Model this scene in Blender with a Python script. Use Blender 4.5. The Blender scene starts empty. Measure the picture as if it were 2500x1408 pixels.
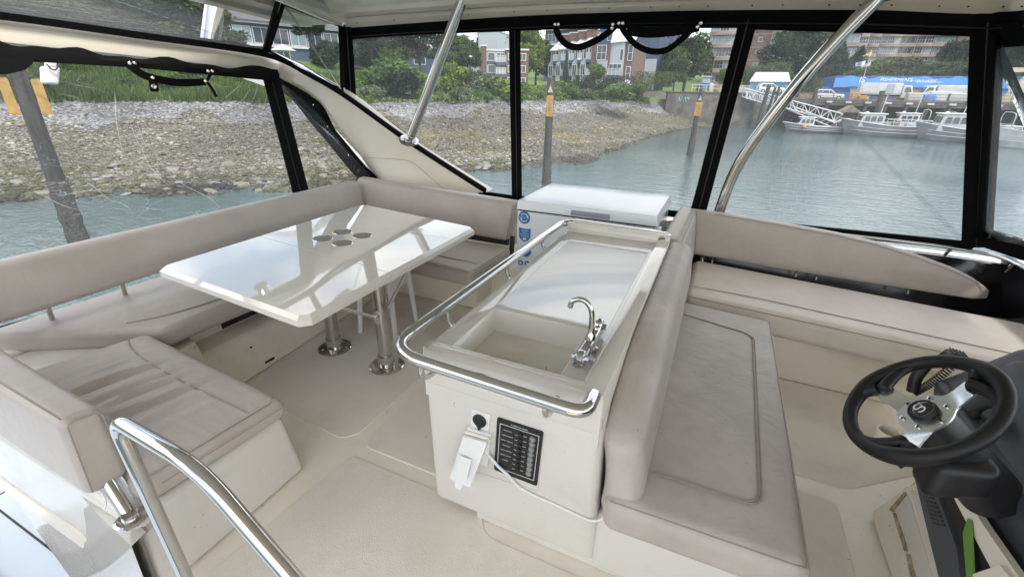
import bpy, math, random
import numpy as np
from mathutils import Matrix, Vector

SC = bpy.context.scene
COL = SC.collection
rnd = random.Random(7)
rng = np.random.default_rng(11)
PI = math.pi

# ------------------------------------------------------------------ camera
EYE = np.array([0.0, 0.0, 1.75])          # eye height above the flybridge deck
FPX, CX, CY = 1085.0, 1250.0, 704.0       # focal length and centre, in photo pixels


def unit(v):
    v = np.array(v, float)
    return v / np.linalg.norm(v)


_a = unit((540, 474, -1085))              # direction of the boat's port side
_b = unit((-2650, 534, -1085))            # direction of the stern
_X = -_b
_Y = unit(_a - _X * np.dot(_a, _X))
_Z = np.cross(_X, _Y)
ROT = np.stack([_X, _Y, _Z])

cam = bpy.data.cameras.new('camera')
cam.sensor_width = 36.0
cam.sensor_fit = 'HORIZONTAL'
cam.lens = 36.0 * FPX / 2500.0
cam.clip_start = 0.02
cam.clip_end = 3000
cam_o = bpy.data.objects.new('camera', cam)
COL.objects.link(cam_o)
_m = Matrix([[*ROT[i], EYE[i]] for i in range(3)] + [[0, 0, 0, 1]])
cam_o.matrix_world = _m
SC.camera = cam_o

# ------------------------------------------------------------------ sky, sun, exposure
SUN_EL, SUN_AZ = math.radians(52), math.radians(118)   # azimuth from +Y towards +X
W = bpy.data.worlds.new('World')
SC.world = W
W.use_nodes = True
nt = W.node_tree
for n in list(nt.nodes):
    nt.nodes.remove(n)
o_ = nt.nodes.new('ShaderNodeOutputWorld')
bg = nt.nodes.new('ShaderNodeBackground')
bg.inputs['Strength'].default_value = 0.13
sky = nt.nodes.new('ShaderNodeTexSky')
sky.sky_type = 'NISHITA'
sky.sun_disc = False
sky.sun_elevation = SUN_EL
sky.sun_rotation = SUN_AZ
sky.air_density = 1.0
sky.dust_density = 1.5
tc = nt.nodes.new('ShaderNodeTexCoord')
mp = nt.nodes.new('ShaderNodeMapping')
mp.inputs['Scale'].default_value = (1.0, 1.0, 2.6)
nz = nt.nodes.new('ShaderNodeTexNoise')
nz.inputs['Scale'].default_value = 2.3
nz.inputs['Detail'].default_value = 7
nz.inputs['Roughness'].default_value = 0.55
rp = nt.nodes.new('ShaderNodeValToRGB')
rp.color_ramp.elements[0].position = 0.36
rp.color_ramp.elements[1].position = 0.60
mx = nt.nodes.new('ShaderNodeMix')
mx.data_type = 'RGBA'
mx.inputs['B'].default_value = (8.3, 8.15, 7.95, 1)
nt.links.new(tc.outputs['Generated'], mp.inputs['Vector'])
nt.links.new(mp.outputs['Vector'], nz.inputs['Vector'])
nt.links.new(nz.outputs['Fac'], rp.inputs['Fac'])
nt.links.new(rp.outputs['Color'], mx.inputs['Factor'])
nt.links.new(sky.outputs['Color'], mx.inputs['A'])
nt.links.new(mx.outputs['Result'], bg.inputs['Color'])
nt.links.new(bg.outputs['Background'], o_.inputs['Surface'])

sun = bpy.data.lights.new('sun', 'SUN')
sun.energy = 1.5
sun.angle = math.radians(14)
sun.color = (1.0, 0.96, 0.9)
sun_o = bpy.data.objects.new('sun', sun)
COL.objects.link(sun_o)
_sd = Vector((math.sin(SUN_AZ) * math.cos(SUN_EL), math.cos(SUN_AZ) * math.cos(SUN_EL), math.sin(SUN_EL)))
sun_o.rotation_euler = _sd.to_track_quat('Z', 'Y').to_euler()
sun_o.location = (20, -20, 60)

SC.view_settings.view_transform = 'Standard'
SC.view_settings.look = 'None'
SC.view_settings.gamma = 1.0
SC.view_settings.use_curve_mapping = False
SC.view_settings.exposure = 1.5
SC.cycles.max_bounces = 10
SC.cycles.diffuse_bounces = 5
SC.cycles.transparent_max_bounces = 16
SC.cycles.sample_clamp_indirect = 6.0
SC.cycles.caustics_reflective = False
SC.cycles.caustics_refractive = False


# ------------------------------------------------------------------ survey helper: a sight line meets a real plane
def ray(u, v):
    return ROT @ unit((u - CX, CY - v, -FPX))


def at(u, v, x=None, y=None, z=None):
    d = ray(u, v)
    if x is not None:
        t = x / d[0]
    elif y is not None:
        t = y / d[1]
    else:
        t = (z - EYE[2]) / d[2]
    return EYE + t * d


def far(u, v, d):
    """point at horizontal distance d"""
    r = ray(u, v)
    return EYE + r * (d / math.hypot(r[0], r[1]))


# ------------------------------------------------------------------ materials
def mat(name, col, rough=0.5, metal=0.0, spec=0.5, bump=None, var=None, coat=0.0, aniso=None, vscale=None):
    m = bpy.data.materials.new(name)
    m.use_nodes = True
    t = m.node_tree
    b = t.nodes['Principled BSDF']
    b.inputs['Base Color'].default_value = (*col, 1)
    b.inputs['Roughness'].default_value = rough
    b.inputs['Metallic'].default_value = metal
    b.inputs['Specular IOR Level'].default_value = spec
    if coat:
        b.inputs['Coat Weight'].default_value = coat
        b.inputs['Coat Roughness'].default_value = 0.04
    need = bump or var
    if need:
        co = t.nodes.new('ShaderNodeTexCoord')
        src = co.outputs['Object']
        if vscale:
            mpn = t.nodes.new('ShaderNodeMapping')
            mpn.inputs['Scale'].default_value = vscale
            t.links.new(src, mpn.inputs['Vector'])
            src = mpn.outputs['Vector']
    if var:
        n = t.nodes.new('ShaderNodeTexNoise')
        n.inputs['Scale'].default_value = var[0]
        n.inputs['Detail'].default_value = 5
        t.links.new(src, n.inputs['Vector'])
        r = t.nodes.new('ShaderNodeMapRange')
        r.inputs['From Min'].default_value = 0.3
        r.inputs['From Max'].default_value = 0.7
        r.inputs['To Min'].default_value = 1 - var[1]
        r.inputs['To Max'].default_value = 1 + var[1]
        t.links.new(n.outputs['Fac'], r.inputs['Value'])
        x = t.nodes.new('ShaderNodeMix')
        x.data_type = 'RGBA'
        x.blend_type = 'MULTIPLY'
        x.inputs['Factor'].default_value = 1
        x.inputs['A'].default_value = (*col, 1)
        t.links.new(r.outputs['Result'], x.inputs['B'])
        t.links.new(x.outputs['Result'], b.inputs['Base Color'])
    if bump:
        n = t.nodes.new('ShaderNodeTexNoise')
        n.inputs['Scale'].default_value = bump[0]
        n.inputs['Detail'].default_value = 4
        t.links.new(src, n.inputs['Vector'])
        bp = t.nodes.new('ShaderNodeBump')
        bp.inputs['Strength'].default_value = bump[1]
        bp.inputs['Distance'].default_value = bump[2] if len(bump) > 2 else 0.01
        t.links.new(n.outputs['Fac'], bp.inputs['Height'])
        t.links.new(bp.outputs['Normal'], b.inputs['Normal'])
    return m


def leather(name, col, wrinkle=0.25, cracks=0.0, folds=None, blotch=0.89):
    """marine vinyl: fine grain, broad creases, faint stains"""
    m = mat(name, col, 0.42, spec=0.4)
    t = m.node_tree
    b = t.nodes['Principled BSDF']
    co = t.nodes.new('ShaderNodeTexCoord')
    n1 = t.nodes.new('ShaderNodeTexNoise')
    n1.inputs['Scale'].default_value = 7
    n1.inputs['Detail'].default_value = 6
    n1.inputs['Distortion'].default_value = 0.8
    n2 = t.nodes.new('ShaderNodeTexNoise')
    n2.inputs['Scale'].default_value = 420
    n2.inputs['Detail'].default_value = 2
    for n in (n1, n2):
        t.links.new(co.outputs['Object'], n.inputs['Vector'])
    b1 = t.nodes.new('ShaderNodeBump')
    b1.inputs['Strength'].default_value = wrinkle
    b1.inputs['Distance'].default_value = 0.03
    b2 = t.nodes.new('ShaderNodeBump')
    b2.inputs['Strength'].default_value = 0.12
    b2.inputs['Distance'].default_value = 0.002
    t.links.new(n1.outputs['Fac'], b1.inputs['Height'])
    t.links.new(n2.outputs['Fac'], b2.inputs['Height'])
    t.links.new(b1.outputs['Normal'], b2.inputs['Normal'])
    last = b2
    if folds:
        mpn = t.nodes.new('ShaderNodeMapping')
        mpn.inputs['Rotation'].default_value = (0, 0, folds[0])
        mpn.inputs['Scale'].default_value = (folds[1], folds[2], 1)
        nf = t.nodes.new('ShaderNodeTexNoise')
        nf.inputs['Scale'].default_value = 1.0
        nf.inputs['Detail'].default_value = 2.5
        nf.inputs['Distortion'].default_value = 0.5
        b3 = t.nodes.new('ShaderNodeBump')
        b3.inputs['Strength'].default_value = folds[3]
        b3.inputs['Distance'].default_value = 0.05
        t.links.new(co.outputs['Object'], mpn.inputs['Vector'])
        t.links.new(mpn.outputs['Vector'], nf.inputs['Vector'])
        t.links.new(nf.outputs['Fac'], b3.inputs['Height'])
        t.links.new(b2.outputs['Normal'], b3.inputs['Normal'])
        last = b3
    t.links.new(last.outputs['Normal'], b.inputs['Normal'])
    n3 = t.nodes.new('ShaderNodeTexNoise')
    n3.inputs['Scale'].default_value = 3.2
    n3.inputs['Detail'].default_value = 8
    n3.inputs['Roughness'].default_value = 0.65
    t.links.new(co.outputs['Object'], n3.inputs['Vector'])
    r = t.nodes.new('ShaderNodeValToRGB')
    e = r.color_ramp.elements
    e[0].position, e[1].position = 0.33, 0.62
    e[0].color = (col[0] * blotch, col[1] * (blotch - 0.015), col[2] * (blotch - 0.025), 1)
    e[1].color = (*col, 1)
    t.links.new(n3.outputs['Fac'], r.inputs['Fac'])
    if cracks:
        vo = t.nodes.new('ShaderNodeTexNoise')
        vo.inputs['Scale'].default_value = 26
        vo.inputs['Detail'].default_value = 8
        vo.inputs['Roughness'].default_value = 0.75
        t.links.new(co.outputs['Object'], vo.inputs['Vector'])
        rr = t.nodes.new('ShaderNodeValToRGB')
        q = rr.color_ramp.elements
        q[0].position, q[1].position = 0.30, 0.37
        q[0].color = (1 - cracks,) * 3 + (1,)
        q[1].color = (1, 1, 1, 1)
        x = t.nodes.new('ShaderNodeMix')
        x.data_type = 'RGBA'
        x.blend_type = 'MULTIPLY'
        x.inputs['Factor'].default_value = 1
        t.links.new(vo.outputs['Fac'], rr.inputs['Fac'])
        t.links.new(r.outputs['Color'], x.inputs['A'])
        t.links.new(rr.outputs['Color'], x.inputs['B'])
        t.links.new(x.outputs['Result'], b.inputs['Base Color'])
    else:
        t.links.new(r.outputs['Color'], b.inputs['Base Color'])
    return m


def vinyl_pane(name, haze=0.05, crease=0.35, rot=0.6):
    """clear flexible window sheet: see-through, a weak sheen, creases and scratches"""
    m = bpy.data.materials.new(name)
    m.use_nodes = True
    t = m.node_tree
    for n in list(t.nodes):
        t.nodes.remove(n)
    out = t.nodes.new('ShaderNodeOutputMaterial')
    tr = t.nodes.new('ShaderNodeBsdfTransparent')
    tr.inputs['Color'].default_value = (0.86, 0.88, 0.88, 1)
    df = t.nodes.new('ShaderNodeBsdfTranslucent')
    df.inputs['Color'].default_value = (0.75, 0.78, 0.8, 1)
    gl = t.nodes.new('ShaderNodeBsdfGlossy')
    gl.inputs['Roughness'].default_value = 0.06
    co = t.nodes.new('ShaderNodeTexCoord')
    mpn = t.nodes.new('ShaderNodeMapping')
    mpn.inputs['Rotation'].default_value = (rot, rot * 0.5, rot)
    mpn.inputs['Scale'].default_value = (9, 1.2, 1.6)
    nn = t.nodes.new('ShaderNodeTexNoise')
    nn.inputs['Scale'].default_value = 1.1
    nn.inputs['Detail'].default_value = 5
    nn.inputs['Distortion'].default_value = 1.6
    t.links.new(co.outputs['Object'], mpn.inputs['Vector'])
    t.links.new(mpn.outputs['Vector'], nn.inputs['Vector'])
    bp = t.nodes.new('ShaderNodeBump')
    bp.inputs['Strength'].default_value = 0.5
    bp.inputs['Distance'].default_value = 0.03
    t.links.new(nn.outputs['Fac'], bp.inputs['Height'])
    t.links.new(bp.outputs['Normal'], gl.inputs['Normal'])
    # fine scratches
    rr = t.nodes.new('ShaderNodeValToRGB')
    e = rr.color_ramp.elements
    e[0].position, e[1].position = 0.497, 0.5
    e[0].color = (0, 0, 0, 1)
    e[1].color = (1, 1, 1, 1)
    e3 = rr.color_ramp.elements.new(0.503)
    e3.color = (0, 0, 0, 1)
    t.links.new(nn.outputs['Fac'], rr.inputs['Fac'])
    n2 = t.nodes.new('ShaderNodeTexNoise')
    n2.inputs['Scale'].default_value = 1.7
    n2.inputs['Detail'].default_value = 3
    t.links.new(co.outputs['Object'], n2.inputs['Vector'])
    r2 = t.nodes.new('ShaderNodeMapRange')
    r2.inputs['From Min'].default_value = 0.45
    r2.inputs['From Max'].default_value = 0.65
    r2.inputs['To Min'].default_value = 0.0
    r2.inputs['To Max'].default_value = crease
    t.links.new(n2.outputs['Fac'], r2.inputs['Value'])
    mu = t.nodes.new('ShaderNodeMath')
    mu.operation = 'MULTIPLY_ADD'
    t.links.new(rr.outputs['Color'], mu.inputs[0])
    t.links.new(r2.outputs['Result'], mu.inputs[1])
    mu.inputs[2].default_value = haze
    m1 = t.nodes.new('ShaderNodeMixShader')
    t.links.new(mu.outputs[0], m1.inputs[0])
    t.links.new(tr.outputs[0], m1.inputs[1])
    t.links.new(df.outputs[0], m1.inputs[2])
    fr = t.nodes.new('ShaderNodeFresnel')
    fr.inputs['IOR'].default_value = 1.35
    m2 = t.nodes.new('ShaderNodeMixShader')
    t.links.new(fr.outputs[0], m2.inputs[0])
    t.links.new(m1.outputs[0], m2.inputs[1])
    t.links.new(gl.outputs[0], m2.inputs[2])
    t.links.new(m2.outputs[0], out.inputs['Surface'])
    return m


def attr_mat(name, rough=0.9, noise=(8, 0.25), bump=None, mult=1.0):
    """colour from the mesh's own colour attribute, broken up by noise"""
    m = bpy.data.materials.new(name)
    m.use_nodes = True
    t = m.node_tree
    b = t.nodes['Principled BSDF']
    b.inputs['Roughness'].default_value = rough
    b.inputs['Specular IOR Level'].default_value = 0.25
    a = t.nodes.new('ShaderNodeAttribute')
    a.attribute_name = 'Col'
    co = t.nodes.new('ShaderNodeTexCoord')
    n = t.nodes.new('ShaderNodeTexNoise')
    n.inputs['Scale'].default_value = noise[0]
    n.inputs['Detail'].default_value = 4
    t.links.new(co.outputs['Object'], n.inputs['Vector'])
    r = t.nodes.new('ShaderNodeMapRange')
    r.inputs['From Min'].default_value = 0.3
    r.inputs['From Max'].default_value = 0.7
    r.inputs['To Min'].default_value = (1 - noise[1]) * mult
    r.inputs['To Max'].default_value = (1 + noise[1]) * mult
    t.links.new(n.outputs['Fac'], r.inputs['Value'])
    x = t.nodes.new('ShaderNodeMix')
    x.data_type = 'RGBA'
    x.blend_type = 'MULTIPLY'
    x.inputs['Factor'].default_value = 1
    t.links.new(a.outputs['Color'], x.inputs['A'])
    t.links.new(r.outputs['Result'], x.inputs['B'])
    t.links.new(x.outputs['Result'], b.inputs['Base Color'])
    if bump:
        bp = t.nodes.new('ShaderNodeBump')
        bp.inputs['Strength'].default_value = bump[1]
        bp.inputs['Distance'].default_value = bump[2]
        nb = t.nodes.new('ShaderNodeTexNoise')
        nb.inputs['Scale'].default_value = bump[0]
        nb.inputs['Detail'].default_value = 5
        t.links.new(co.outputs['Object'], nb.inputs['Vector'])
        t.links.new(nb.outputs['Fac'], bp.inputs['Height'])
        t.links.new(bp.outputs['Normal'], b.inputs['Normal'])
    return m


M = {}
M['gel'] = mat('gelcoat_cream', (0.785, 0.73, 0.63), 0.22, spec=0.5, var=(1.3, 0.03), bump=(35, 0.03, 0.004))
M['gelw'] = mat('gelcoat_white', (0.63, 0.605, 0.56), 0.18, spec=0.5, var=(1.0, 0.03))
M['console'] = mat('console_gelcoat', (0.645, 0.62, 0.572), 0.25, spec=0.5, var=(1.5, 0.03))
M['floor'] = mat('nonskid_deck', (0.74, 0.69, 0.605), 0.55, spec=0.35, var=(2.2, 0.06), bump=(330, 0.6, 0.004))
M['hard'] = mat('hardtop_gelcoat', (0.86, 0.79, 0.67), 0.3, var=(0.8, 0.03))
M['table'] = mat('table_gloss', (0.76, 0.73, 0.67), 0.03, spec=0.6, coat=0.6)
M['counter'] = mat('counter_gloss', (0.655, 0.628, 0.578), 0.06, spec=0.6, coat=0.4)
M['gloss'] = mat('glossy_hull', (0.50, 0.48, 0.43), 0.10, spec=0.6, coat=0.3, bump=(1.2, 0.15, 0.05))
M['vin'] = leather('seat_vinyl', (0.475, 0.43, 0.388), 0.22)
M['vinf'] = leather('seat_vinyl_folded', (0.49, 0.445, 0.405), 0.15, 0.12, folds=(0.25, 2.0, 9.0, 0.22))
M['vinw'] = leather('seat_vinyl_worn', (0.49, 0.45, 0.415), 0.3, 0.3, blotch=0.80)
M['vin_skylit'] = leather('seat_vinyl_skylit', (0.72, 0.665, 0.60), 0.10)  # same seat vinyl, brighter skylight on the bench put into its colour
M['seam'] = mat('seam_thread', (0.33, 0.285, 0.245), 0.7)
M['steel'] = mat('polished_steel', (0.58, 0.565, 0.545), 0.09, 1.0, bump=(3, 0.03, 0.01))
M['alu'] = mat('brushed_aluminium', (0.78, 0.79, 0.80), 0.25, 1.0)
M['black'] = mat('black_canvas', (0.005, 0.005, 0.0055), 0.85, spec=0.12, bump=(60, 0.2, 0.004))
M['blackp'] = mat('black_plastic', (0.012, 0.012, 0.014), 0.38, spec=0.4, bump=(240, 0.1, 0.002))
M['leatherb'] = mat('black_leather', (0.006, 0.006, 0.007), 0.46, spec=0.35, bump=(300, 0.25, 0.002))
M['dash'] = mat('dash_dark_grey', (0.060, 0.065, 0.078), 0.42, spec=0.4, bump=(300, 0.15, 0.002))
M['dashl'] = mat('dash_panel_grey', (0.30, 0.32, 0.35), 0.4)
M['wpl'] = mat('white_plastic', (0.78, 0.78, 0.76), 0.35, var=(6, 0.03))
M['freezer'] = mat('freezer_enamel', (0.72, 0.76, 0.80), 0.2, spec=0.5)
M['clearp'] = mat('smoky_clear_plastic', (0.22, 0.22, 0.22), 0.2, spec=0.6)
M['freezerd'] = mat('freezer_trim_grey', (0.30, 0.30, 0.36), 0.35)
M['blue'] = mat('label_blue', (0.03, 0.17, 0.42), 0.45)
M['white'] = mat('print_white', (0.8, 0.8, 0.8), 0.5)
M['dark'] = mat('dark_gap', (0.02, 0.018, 0.016), 0.8)
M['grille'] = mat('cup_mesh', (0.22, 0.20, 0.18), 0.6, bump=(500, 0.6, 0.003))
M['green'] = mat('green_card', (0.14, 0.27, 0.045), 0.6)
M['caulk'] = mat('old_caulk', (0.34, 0.26, 0.17), 0.8, var=(30, 0.5))
M['greycush'] = mat('grey_cushion', (0.12, 0.12, 0.125), 0.7)
M['paledeck'] = mat('lower_deck_paint', (0.33, 0.37, 0.43), 0.5, var=(0.9, 0.08))
M['pane'] = vinyl_pane('clear_vinyl', 0.05, 0.30, 0.5)
M['panem'] = vinyl_pane('clear_vinyl_milky', 0.07, 0.4, 0.35)
M['panec'] = vinyl_pane('clear_vinyl_creased', 0.07, 1.0, 0.9)
M['paneh'] = vinyl_pane('clear_vinyl_hazy', 0.085, 0.22, 0.2)
M['crease'] = mat('vinyl_fold', (0.75, 0.77, 0.78), 0.2, spec=0.8)
M['crease'].node_tree.nodes['Principled BSDF'].inputs['Alpha'].default_value = 0.45
M['smoke'] = mat('smoked_screen', (0.012, 0.012, 0.014), 0.15, spec=0.5)


def specks(m, scale, lo, dark):
    """small scuffs and dirt specks worn into the surface"""
    t = m.node_tree
    b = t.nodes['Principled BSDF']
    src = b.inputs['Base Color'].links[0].from_socket
    co = t.nodes.new('ShaderNodeTexCoord')
    n = t.nodes.new('ShaderNodeTexNoise')
    n.inputs['Scale'].default_value = scale
    n.inputs['Detail'].default_value = 2
    n.inputs['Distortion'].default_value = 1.5
    t.links.new(co.outputs['Object'], n.inputs['Vector'])
    r = t.nodes.new('ShaderNodeMapRange')
    r.inputs['From Min'].default_value = lo
    r.inputs['From Max'].default_value = lo + 0.03
    r.inputs['To Min'].default_value = 1.0
    r.inputs['To Max'].default_value = dark
    t.links.new(n.outputs['Fac'], r.inputs['Value'])
    n2 = t.nodes.new('ShaderNodeTexNoise')
    n2.inputs['Scale'].default_value = 2.4
    n2.inputs['Detail'].default_value = 9
    n2.inputs['Roughness'].default_value = 0.7
    t.links.new(co.outputs['Object'], n2.inputs['Vector'])
    r2 = t.nodes.new('ShaderNodeMapRange')
    r2.inputs['From Min'].default_value = 0.52
    r2.inputs['From Max'].default_value = 0.72
    r2.inputs['To Min'].default_value = 1.0
    r2.inputs['To Max'].default_value = 0.86
    t.links.new(n2.outputs['Fac'], r2.inputs['Value'])
    mu = t.nodes.new('ShaderNodeMath')
    mu.operation = 'MULTIPLY'
    t.links.new(r.outputs['Result'], mu.inputs[0])
    t.links.new(r2.outputs['Result'], mu.inputs[1])
    x = t.nodes.new('ShaderNodeMix')
    x.data_type = 'RGBA'
    x.blend_type = 'MULTIPLY'
    x.inputs['Factor'].default_value = 1
    t.links.new(src, x.inputs['A'])
    t.links.new(mu.outputs[0], x.inputs['B'])
    t.links.new(x.outputs['Result'], b.inputs['Base Color'])


specks(M['floor'], 38, 0.765, 0.55)
specks(M['gel'], 30, 0.735, 0.5)
specks(M['console'], 30, 0.745, 0.5)
specks(M['gelw'], 26, 0.74, 0.5)


# ------------------------------------------------------------------ mesh helpers
class MB:
    def __init__(s):
        s.v, s.f, s.n = [], [], 0

    def add(s, V, F):
        V = np.asarray(V, float).reshape(-1, 3)
        s.v.append(V)
        k = s.n
        s.f += [tuple(int(i) + k for i in f) for f in F]
        s.n += len(V)
        return s

    # axis box, optional small rounding
    def box(s, lo, hi, r=0.0, m=2):
        lo, hi = np.minimum(lo, hi).astype(float), np.maximum(lo, hi).astype(float)
        if r <= 0:
            x0, y0, z0 = lo
            x1, y1, z1 = hi
            V = [(x0, y0, z0), (x1, y0, z0), (x1, y1, z0), (x0, y1, z0), (x0, y0, z1), (x1, y0, z1), (x1, y1, z1), (x0, y1, z1)]
            return s.add(V, BOXF)
        b = [(lo[0], lo[1]), (hi[0], lo[1]), (hi[0], hi[1]), (lo[0], hi[1])]
        return s.hexa([(*p, lo[2]) for p in b], [(*p, hi[2]) for p in b], r, 1, m)

    # eight corners, rounded edges; bot and top run counter-clockwise
    def hexa(s, bot, top, r=0.02, n=4, m=4, puff=0.0, puffs=None, fn=None):
        bot, top = np.array(bot, float), np.array(top, float)
        L = np.array([np.linalg.norm(bot[1] - bot[0]) + np.linalg.norm(bot[2] - bot[3]) + np.linalg.norm(top[1] - top[0]) + np.linalg.norm(top[2] - top[3]),
                      np.linalg.norm(bot[3] - bot[0]) + np.linalg.norm(bot[2] - bot[1]) + np.linalg.norm(top[3] - top[0]) + np.linalg.norm(top[2] - top[1]),
                      np.linalg.norm(top - bot, axis=1).sum()]) / 4
        r = min(r, 0.49 * L.min())

        def ticks(l):
            e = r * (1 - np.cos(np.linspace(0, PI / 2, m + 1))) if False else np.linspace(0, r, m + 1)
            mid = np.linspace(r, l - r, n + 1)[1:-1]
            return np.concatenate([e, mid, l - e[::-1]])
        T = [ticks(l) for l in L]
        V, F, base = [], [], 0
        for ax in range(3):
            i, j = [(1, 2), (2, 0), (0, 1)][ax]
            A, B = np.meshgrid(T[i], T[j], indexing='ij')
            na, nb = A.shape
            for side in (0, 1):
                P = np.zeros((na, nb, 3))
                P[..., i], P[..., j], P[..., ax] = A, B, L[ax] * side
                V.append(P.reshape(-1, 3))
                for a in range(na - 1):
                    for b in range(nb - 1):
                        q = [base + a * nb + b, base + (a + 1) * nb + b, base + (a + 1) * nb + b + 1, base + a * nb + b + 1]
                        F.append(q if side else q[::-1])
                base += na * nb
        V = np.concatenate(V)
        key = np.round(V / 1e-6).astype(np.int64)
        _, idx, inv = np.unique(key, axis=0, return_index=True, return_inverse=True)
        inv = inv.reshape(-1)
        V = V[idx]
        F = [tuple(inv[i] for i in f) for f in F]
        if r > 0:
            q = np.clip(V, r, L - r)
            d = V - q
            ln = np.linalg.norm(d, axis=1, keepdims=True)
            V = np.where(ln > 1e-9, q + d / np.maximum(ln, 1e-9) * r, V)
        t = V / L
        u, v, w = t[:, :1], t[:, 1:2], t[:, 2:]
        lo = bot[0] * (1 - u) * (1 - v) + bot[1] * u * (1 - v) + bot[2] * u * v + bot[3] * (1 - u) * v
        hi = top[0] * (1 - u) * (1 - v) + top[1] * u * (1 - v) + top[2] * u * v + top[3] * (1 - u) * v
        P = lo * (1 - w) + hi * w
        if puff:
            g = (1 - np.abs(2 * u - 1) ** 3) * (1 - np.abs(2 * v - 1) ** 3)
            P = P + (hi - lo) / np.maximum(np.linalg.norm(hi - lo, axis=1, keepdims=True), 1e-9) * puff * g * np.clip(w * 2 - 1, 0, 1)
        if puffs:   # swell the v=0 (front) face
            g = (1 - np.abs(2 * u - 1) ** 3) * (1 - np.abs(2 * w - 1) ** 3)
            dirv = bot[0] - bot[3]
            dirv = dirv / np.linalg.norm(dirv)
            P = P + dirv * puffs * g * np.clip(1 - 2 * v, 0, 1)
        if fn:
            P = fn(P, t)
        return s.add(P, F)

    def tube(s, pts, r, seg=12, closed=False, cap=True):
        P = np.array(pts, float)
        n = len(P)
        R = np.full(n, r, float) if np.isscalar(r) else np.array(r, float)
        if closed:
            T = np.roll(P, -1, 0) - np.roll(P, 1, 0)
        else:
            T = np.gradient(P, axis=0)
        T = T / np.maximum(np.linalg.norm(T, axis=1, keepdims=True), 1e-12)
        up = np.array([0, 0, 1.0]) if abs(T[0][2]) < 0.9 else np.array([1.0, 0, 0])
        N = unit(np.cross(T[0], up))
        V = []
        for k in range(n):
            N = N - T[k] * np.dot(N, T[k])
            N = unit(N)
            Bv = np.cross(T[k], N)
            a = np.linspace(0, 2 * PI, seg, endpoint=False)
            V.append(P[k] + R[k] * (np.outer(np.cos(a), N) + np.outer(np.sin(a), Bv)))
        V = np.concatenate(V)
        F = []
        for k in range(n if closed else n - 1):
            k2 = (k + 1) % n
            for a in range(seg):
                b = (a + 1) % seg
                F.append((k * seg + a, k * seg + b, k2 * seg + b, k2 * seg + a))
        if cap and not closed:
            F.append(tuple(range(seg))[::-1])
            F.append(tuple((n - 1) * seg + a for a in range(seg)))
        return s.add(V, F)

    def prism(s, poly, vec):
        P = np.array(poly, float)
        n = len(P)
        V = np.concatenate([P, P + np.array(vec, float)])
        F = [tuple(range(n))[::-1], tuple(range(n, 2 * n))]
        F += [(i, (i + 1) % n, n + (i + 1) % n, n + i) for i in range(n)]
        return s.add(V, F)

    def ring(s, outer, inner, vec):
        o, i_ = np.array(outer, float), np.array(inner, float)
        n = len(o)
        vec = np.array(vec, float)
        V = np.concatenate([o, i_, o + vec, i_ + vec])
        F = []
        for k in range(n):
            j = (k + 1) % n
            F += [(k, n + k, n + j, j), (2 * n + k, 2 * n + j, 3 * n + j, 3 * n + k), (k, j, 2 * n + j, 2 * n + k), (n + k, 3 * n + k, 3 * n + j, n + j)]
        return s.add(V, F)

    def lathe(s, prof, c, axis=(0, 0, 1), seg=28):
        axis = unit(axis)
        ux = unit(np.cross(axis, (0.3, 0.9, 0.2)))
        uy = np.cross(axis, ux)
        a = np.linspace(0, 2 * PI, seg, endpoint=False)
        V = []
        for r, z in prof:
            V.append(np.array(c) + axis * z + max(r, 1e-5) * (np.outer(np.cos(a), ux) + np.outer(np.sin(a), uy)))
        V = np.concatenate(V)
        F = []
        for k in range(len(prof) - 1):
            for i in range(seg):
                j = (i + 1) % seg
                F.append((k * seg + i, k * seg + j, (k + 1) * seg + j, (k + 1) * seg + i))
        F.append(tuple(range(seg))[::-1])
        F.append(tuple((len(prof) - 1) * seg + i for i in range(seg)))
        return s.add(V, F)

    # ribbon: flat strap of some width along a polyline, width direction given
    def ribbon(s, pts, wdir, w, thick):
        P = np.array(pts, float)
        wd = np.array(wdir, float)
        if wd.ndim == 1:
            wd = np.tile(wd, (len(P), 1))
        T = np.gradient(P, axis=0)
        Nn = np.cross(T, wd)
        Nn = Nn / np.maximum(np.linalg.norm(Nn, axis=1, keepdims=True), 1e-9)
        w = np.full(len(P), w) if np.isscalar(w) else np.array(w)
        a = P + wd * w[:, None] / 2
        b = P - wd * w[:, None] / 2
        h = Nn * thick / 2
        V = np.stack([a + h, b + h, b - h, a - h], 1).reshape(-1, 3)
        F = []
        n = len(P)
        for k in range(n - 1):
            for q in range(4):
                q2 = (q + 1) % 4
                F.append((k * 4 + q, k * 4 + q2, (k + 1) * 4 + q2, (k + 1) * 4 + q))
        F += [(0, 1, 2, 3)[::-1], tuple((n - 1) * 4 + q for q in range(4))]
        return s.add(V, F)

    def grid(s, P):
        P = np.array(P, float)
        a, b = P.shape[:2]
        F = [(i * b + j, (i + 1) * b + j, (i + 1) * b + j + 1, i * b + j + 1) for i in range(a - 1) for j in range(b - 1)]
        return s.add(P.reshape(-1, 3), F)

    def mesh(s, name, off=(0, 0, 0), angle=40, smooth=True):
        V = np.concatenate(s.v) - np.array(off)
        me = bpy.data.meshes.new(name)
        me.from_pydata(V.tolist(), [], s.f)
        me.update()
        if smooth:
            me.shade_smooth()
            me.set_sharp_from_angle(angle=math.radians(angle))
        return me


BOXF = [(0, 3, 2, 1), (4, 5, 6, 7), (0, 1, 5, 4), (1, 2, 6, 5), (2, 3, 7, 6), (3, 0, 4, 7)]


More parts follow.
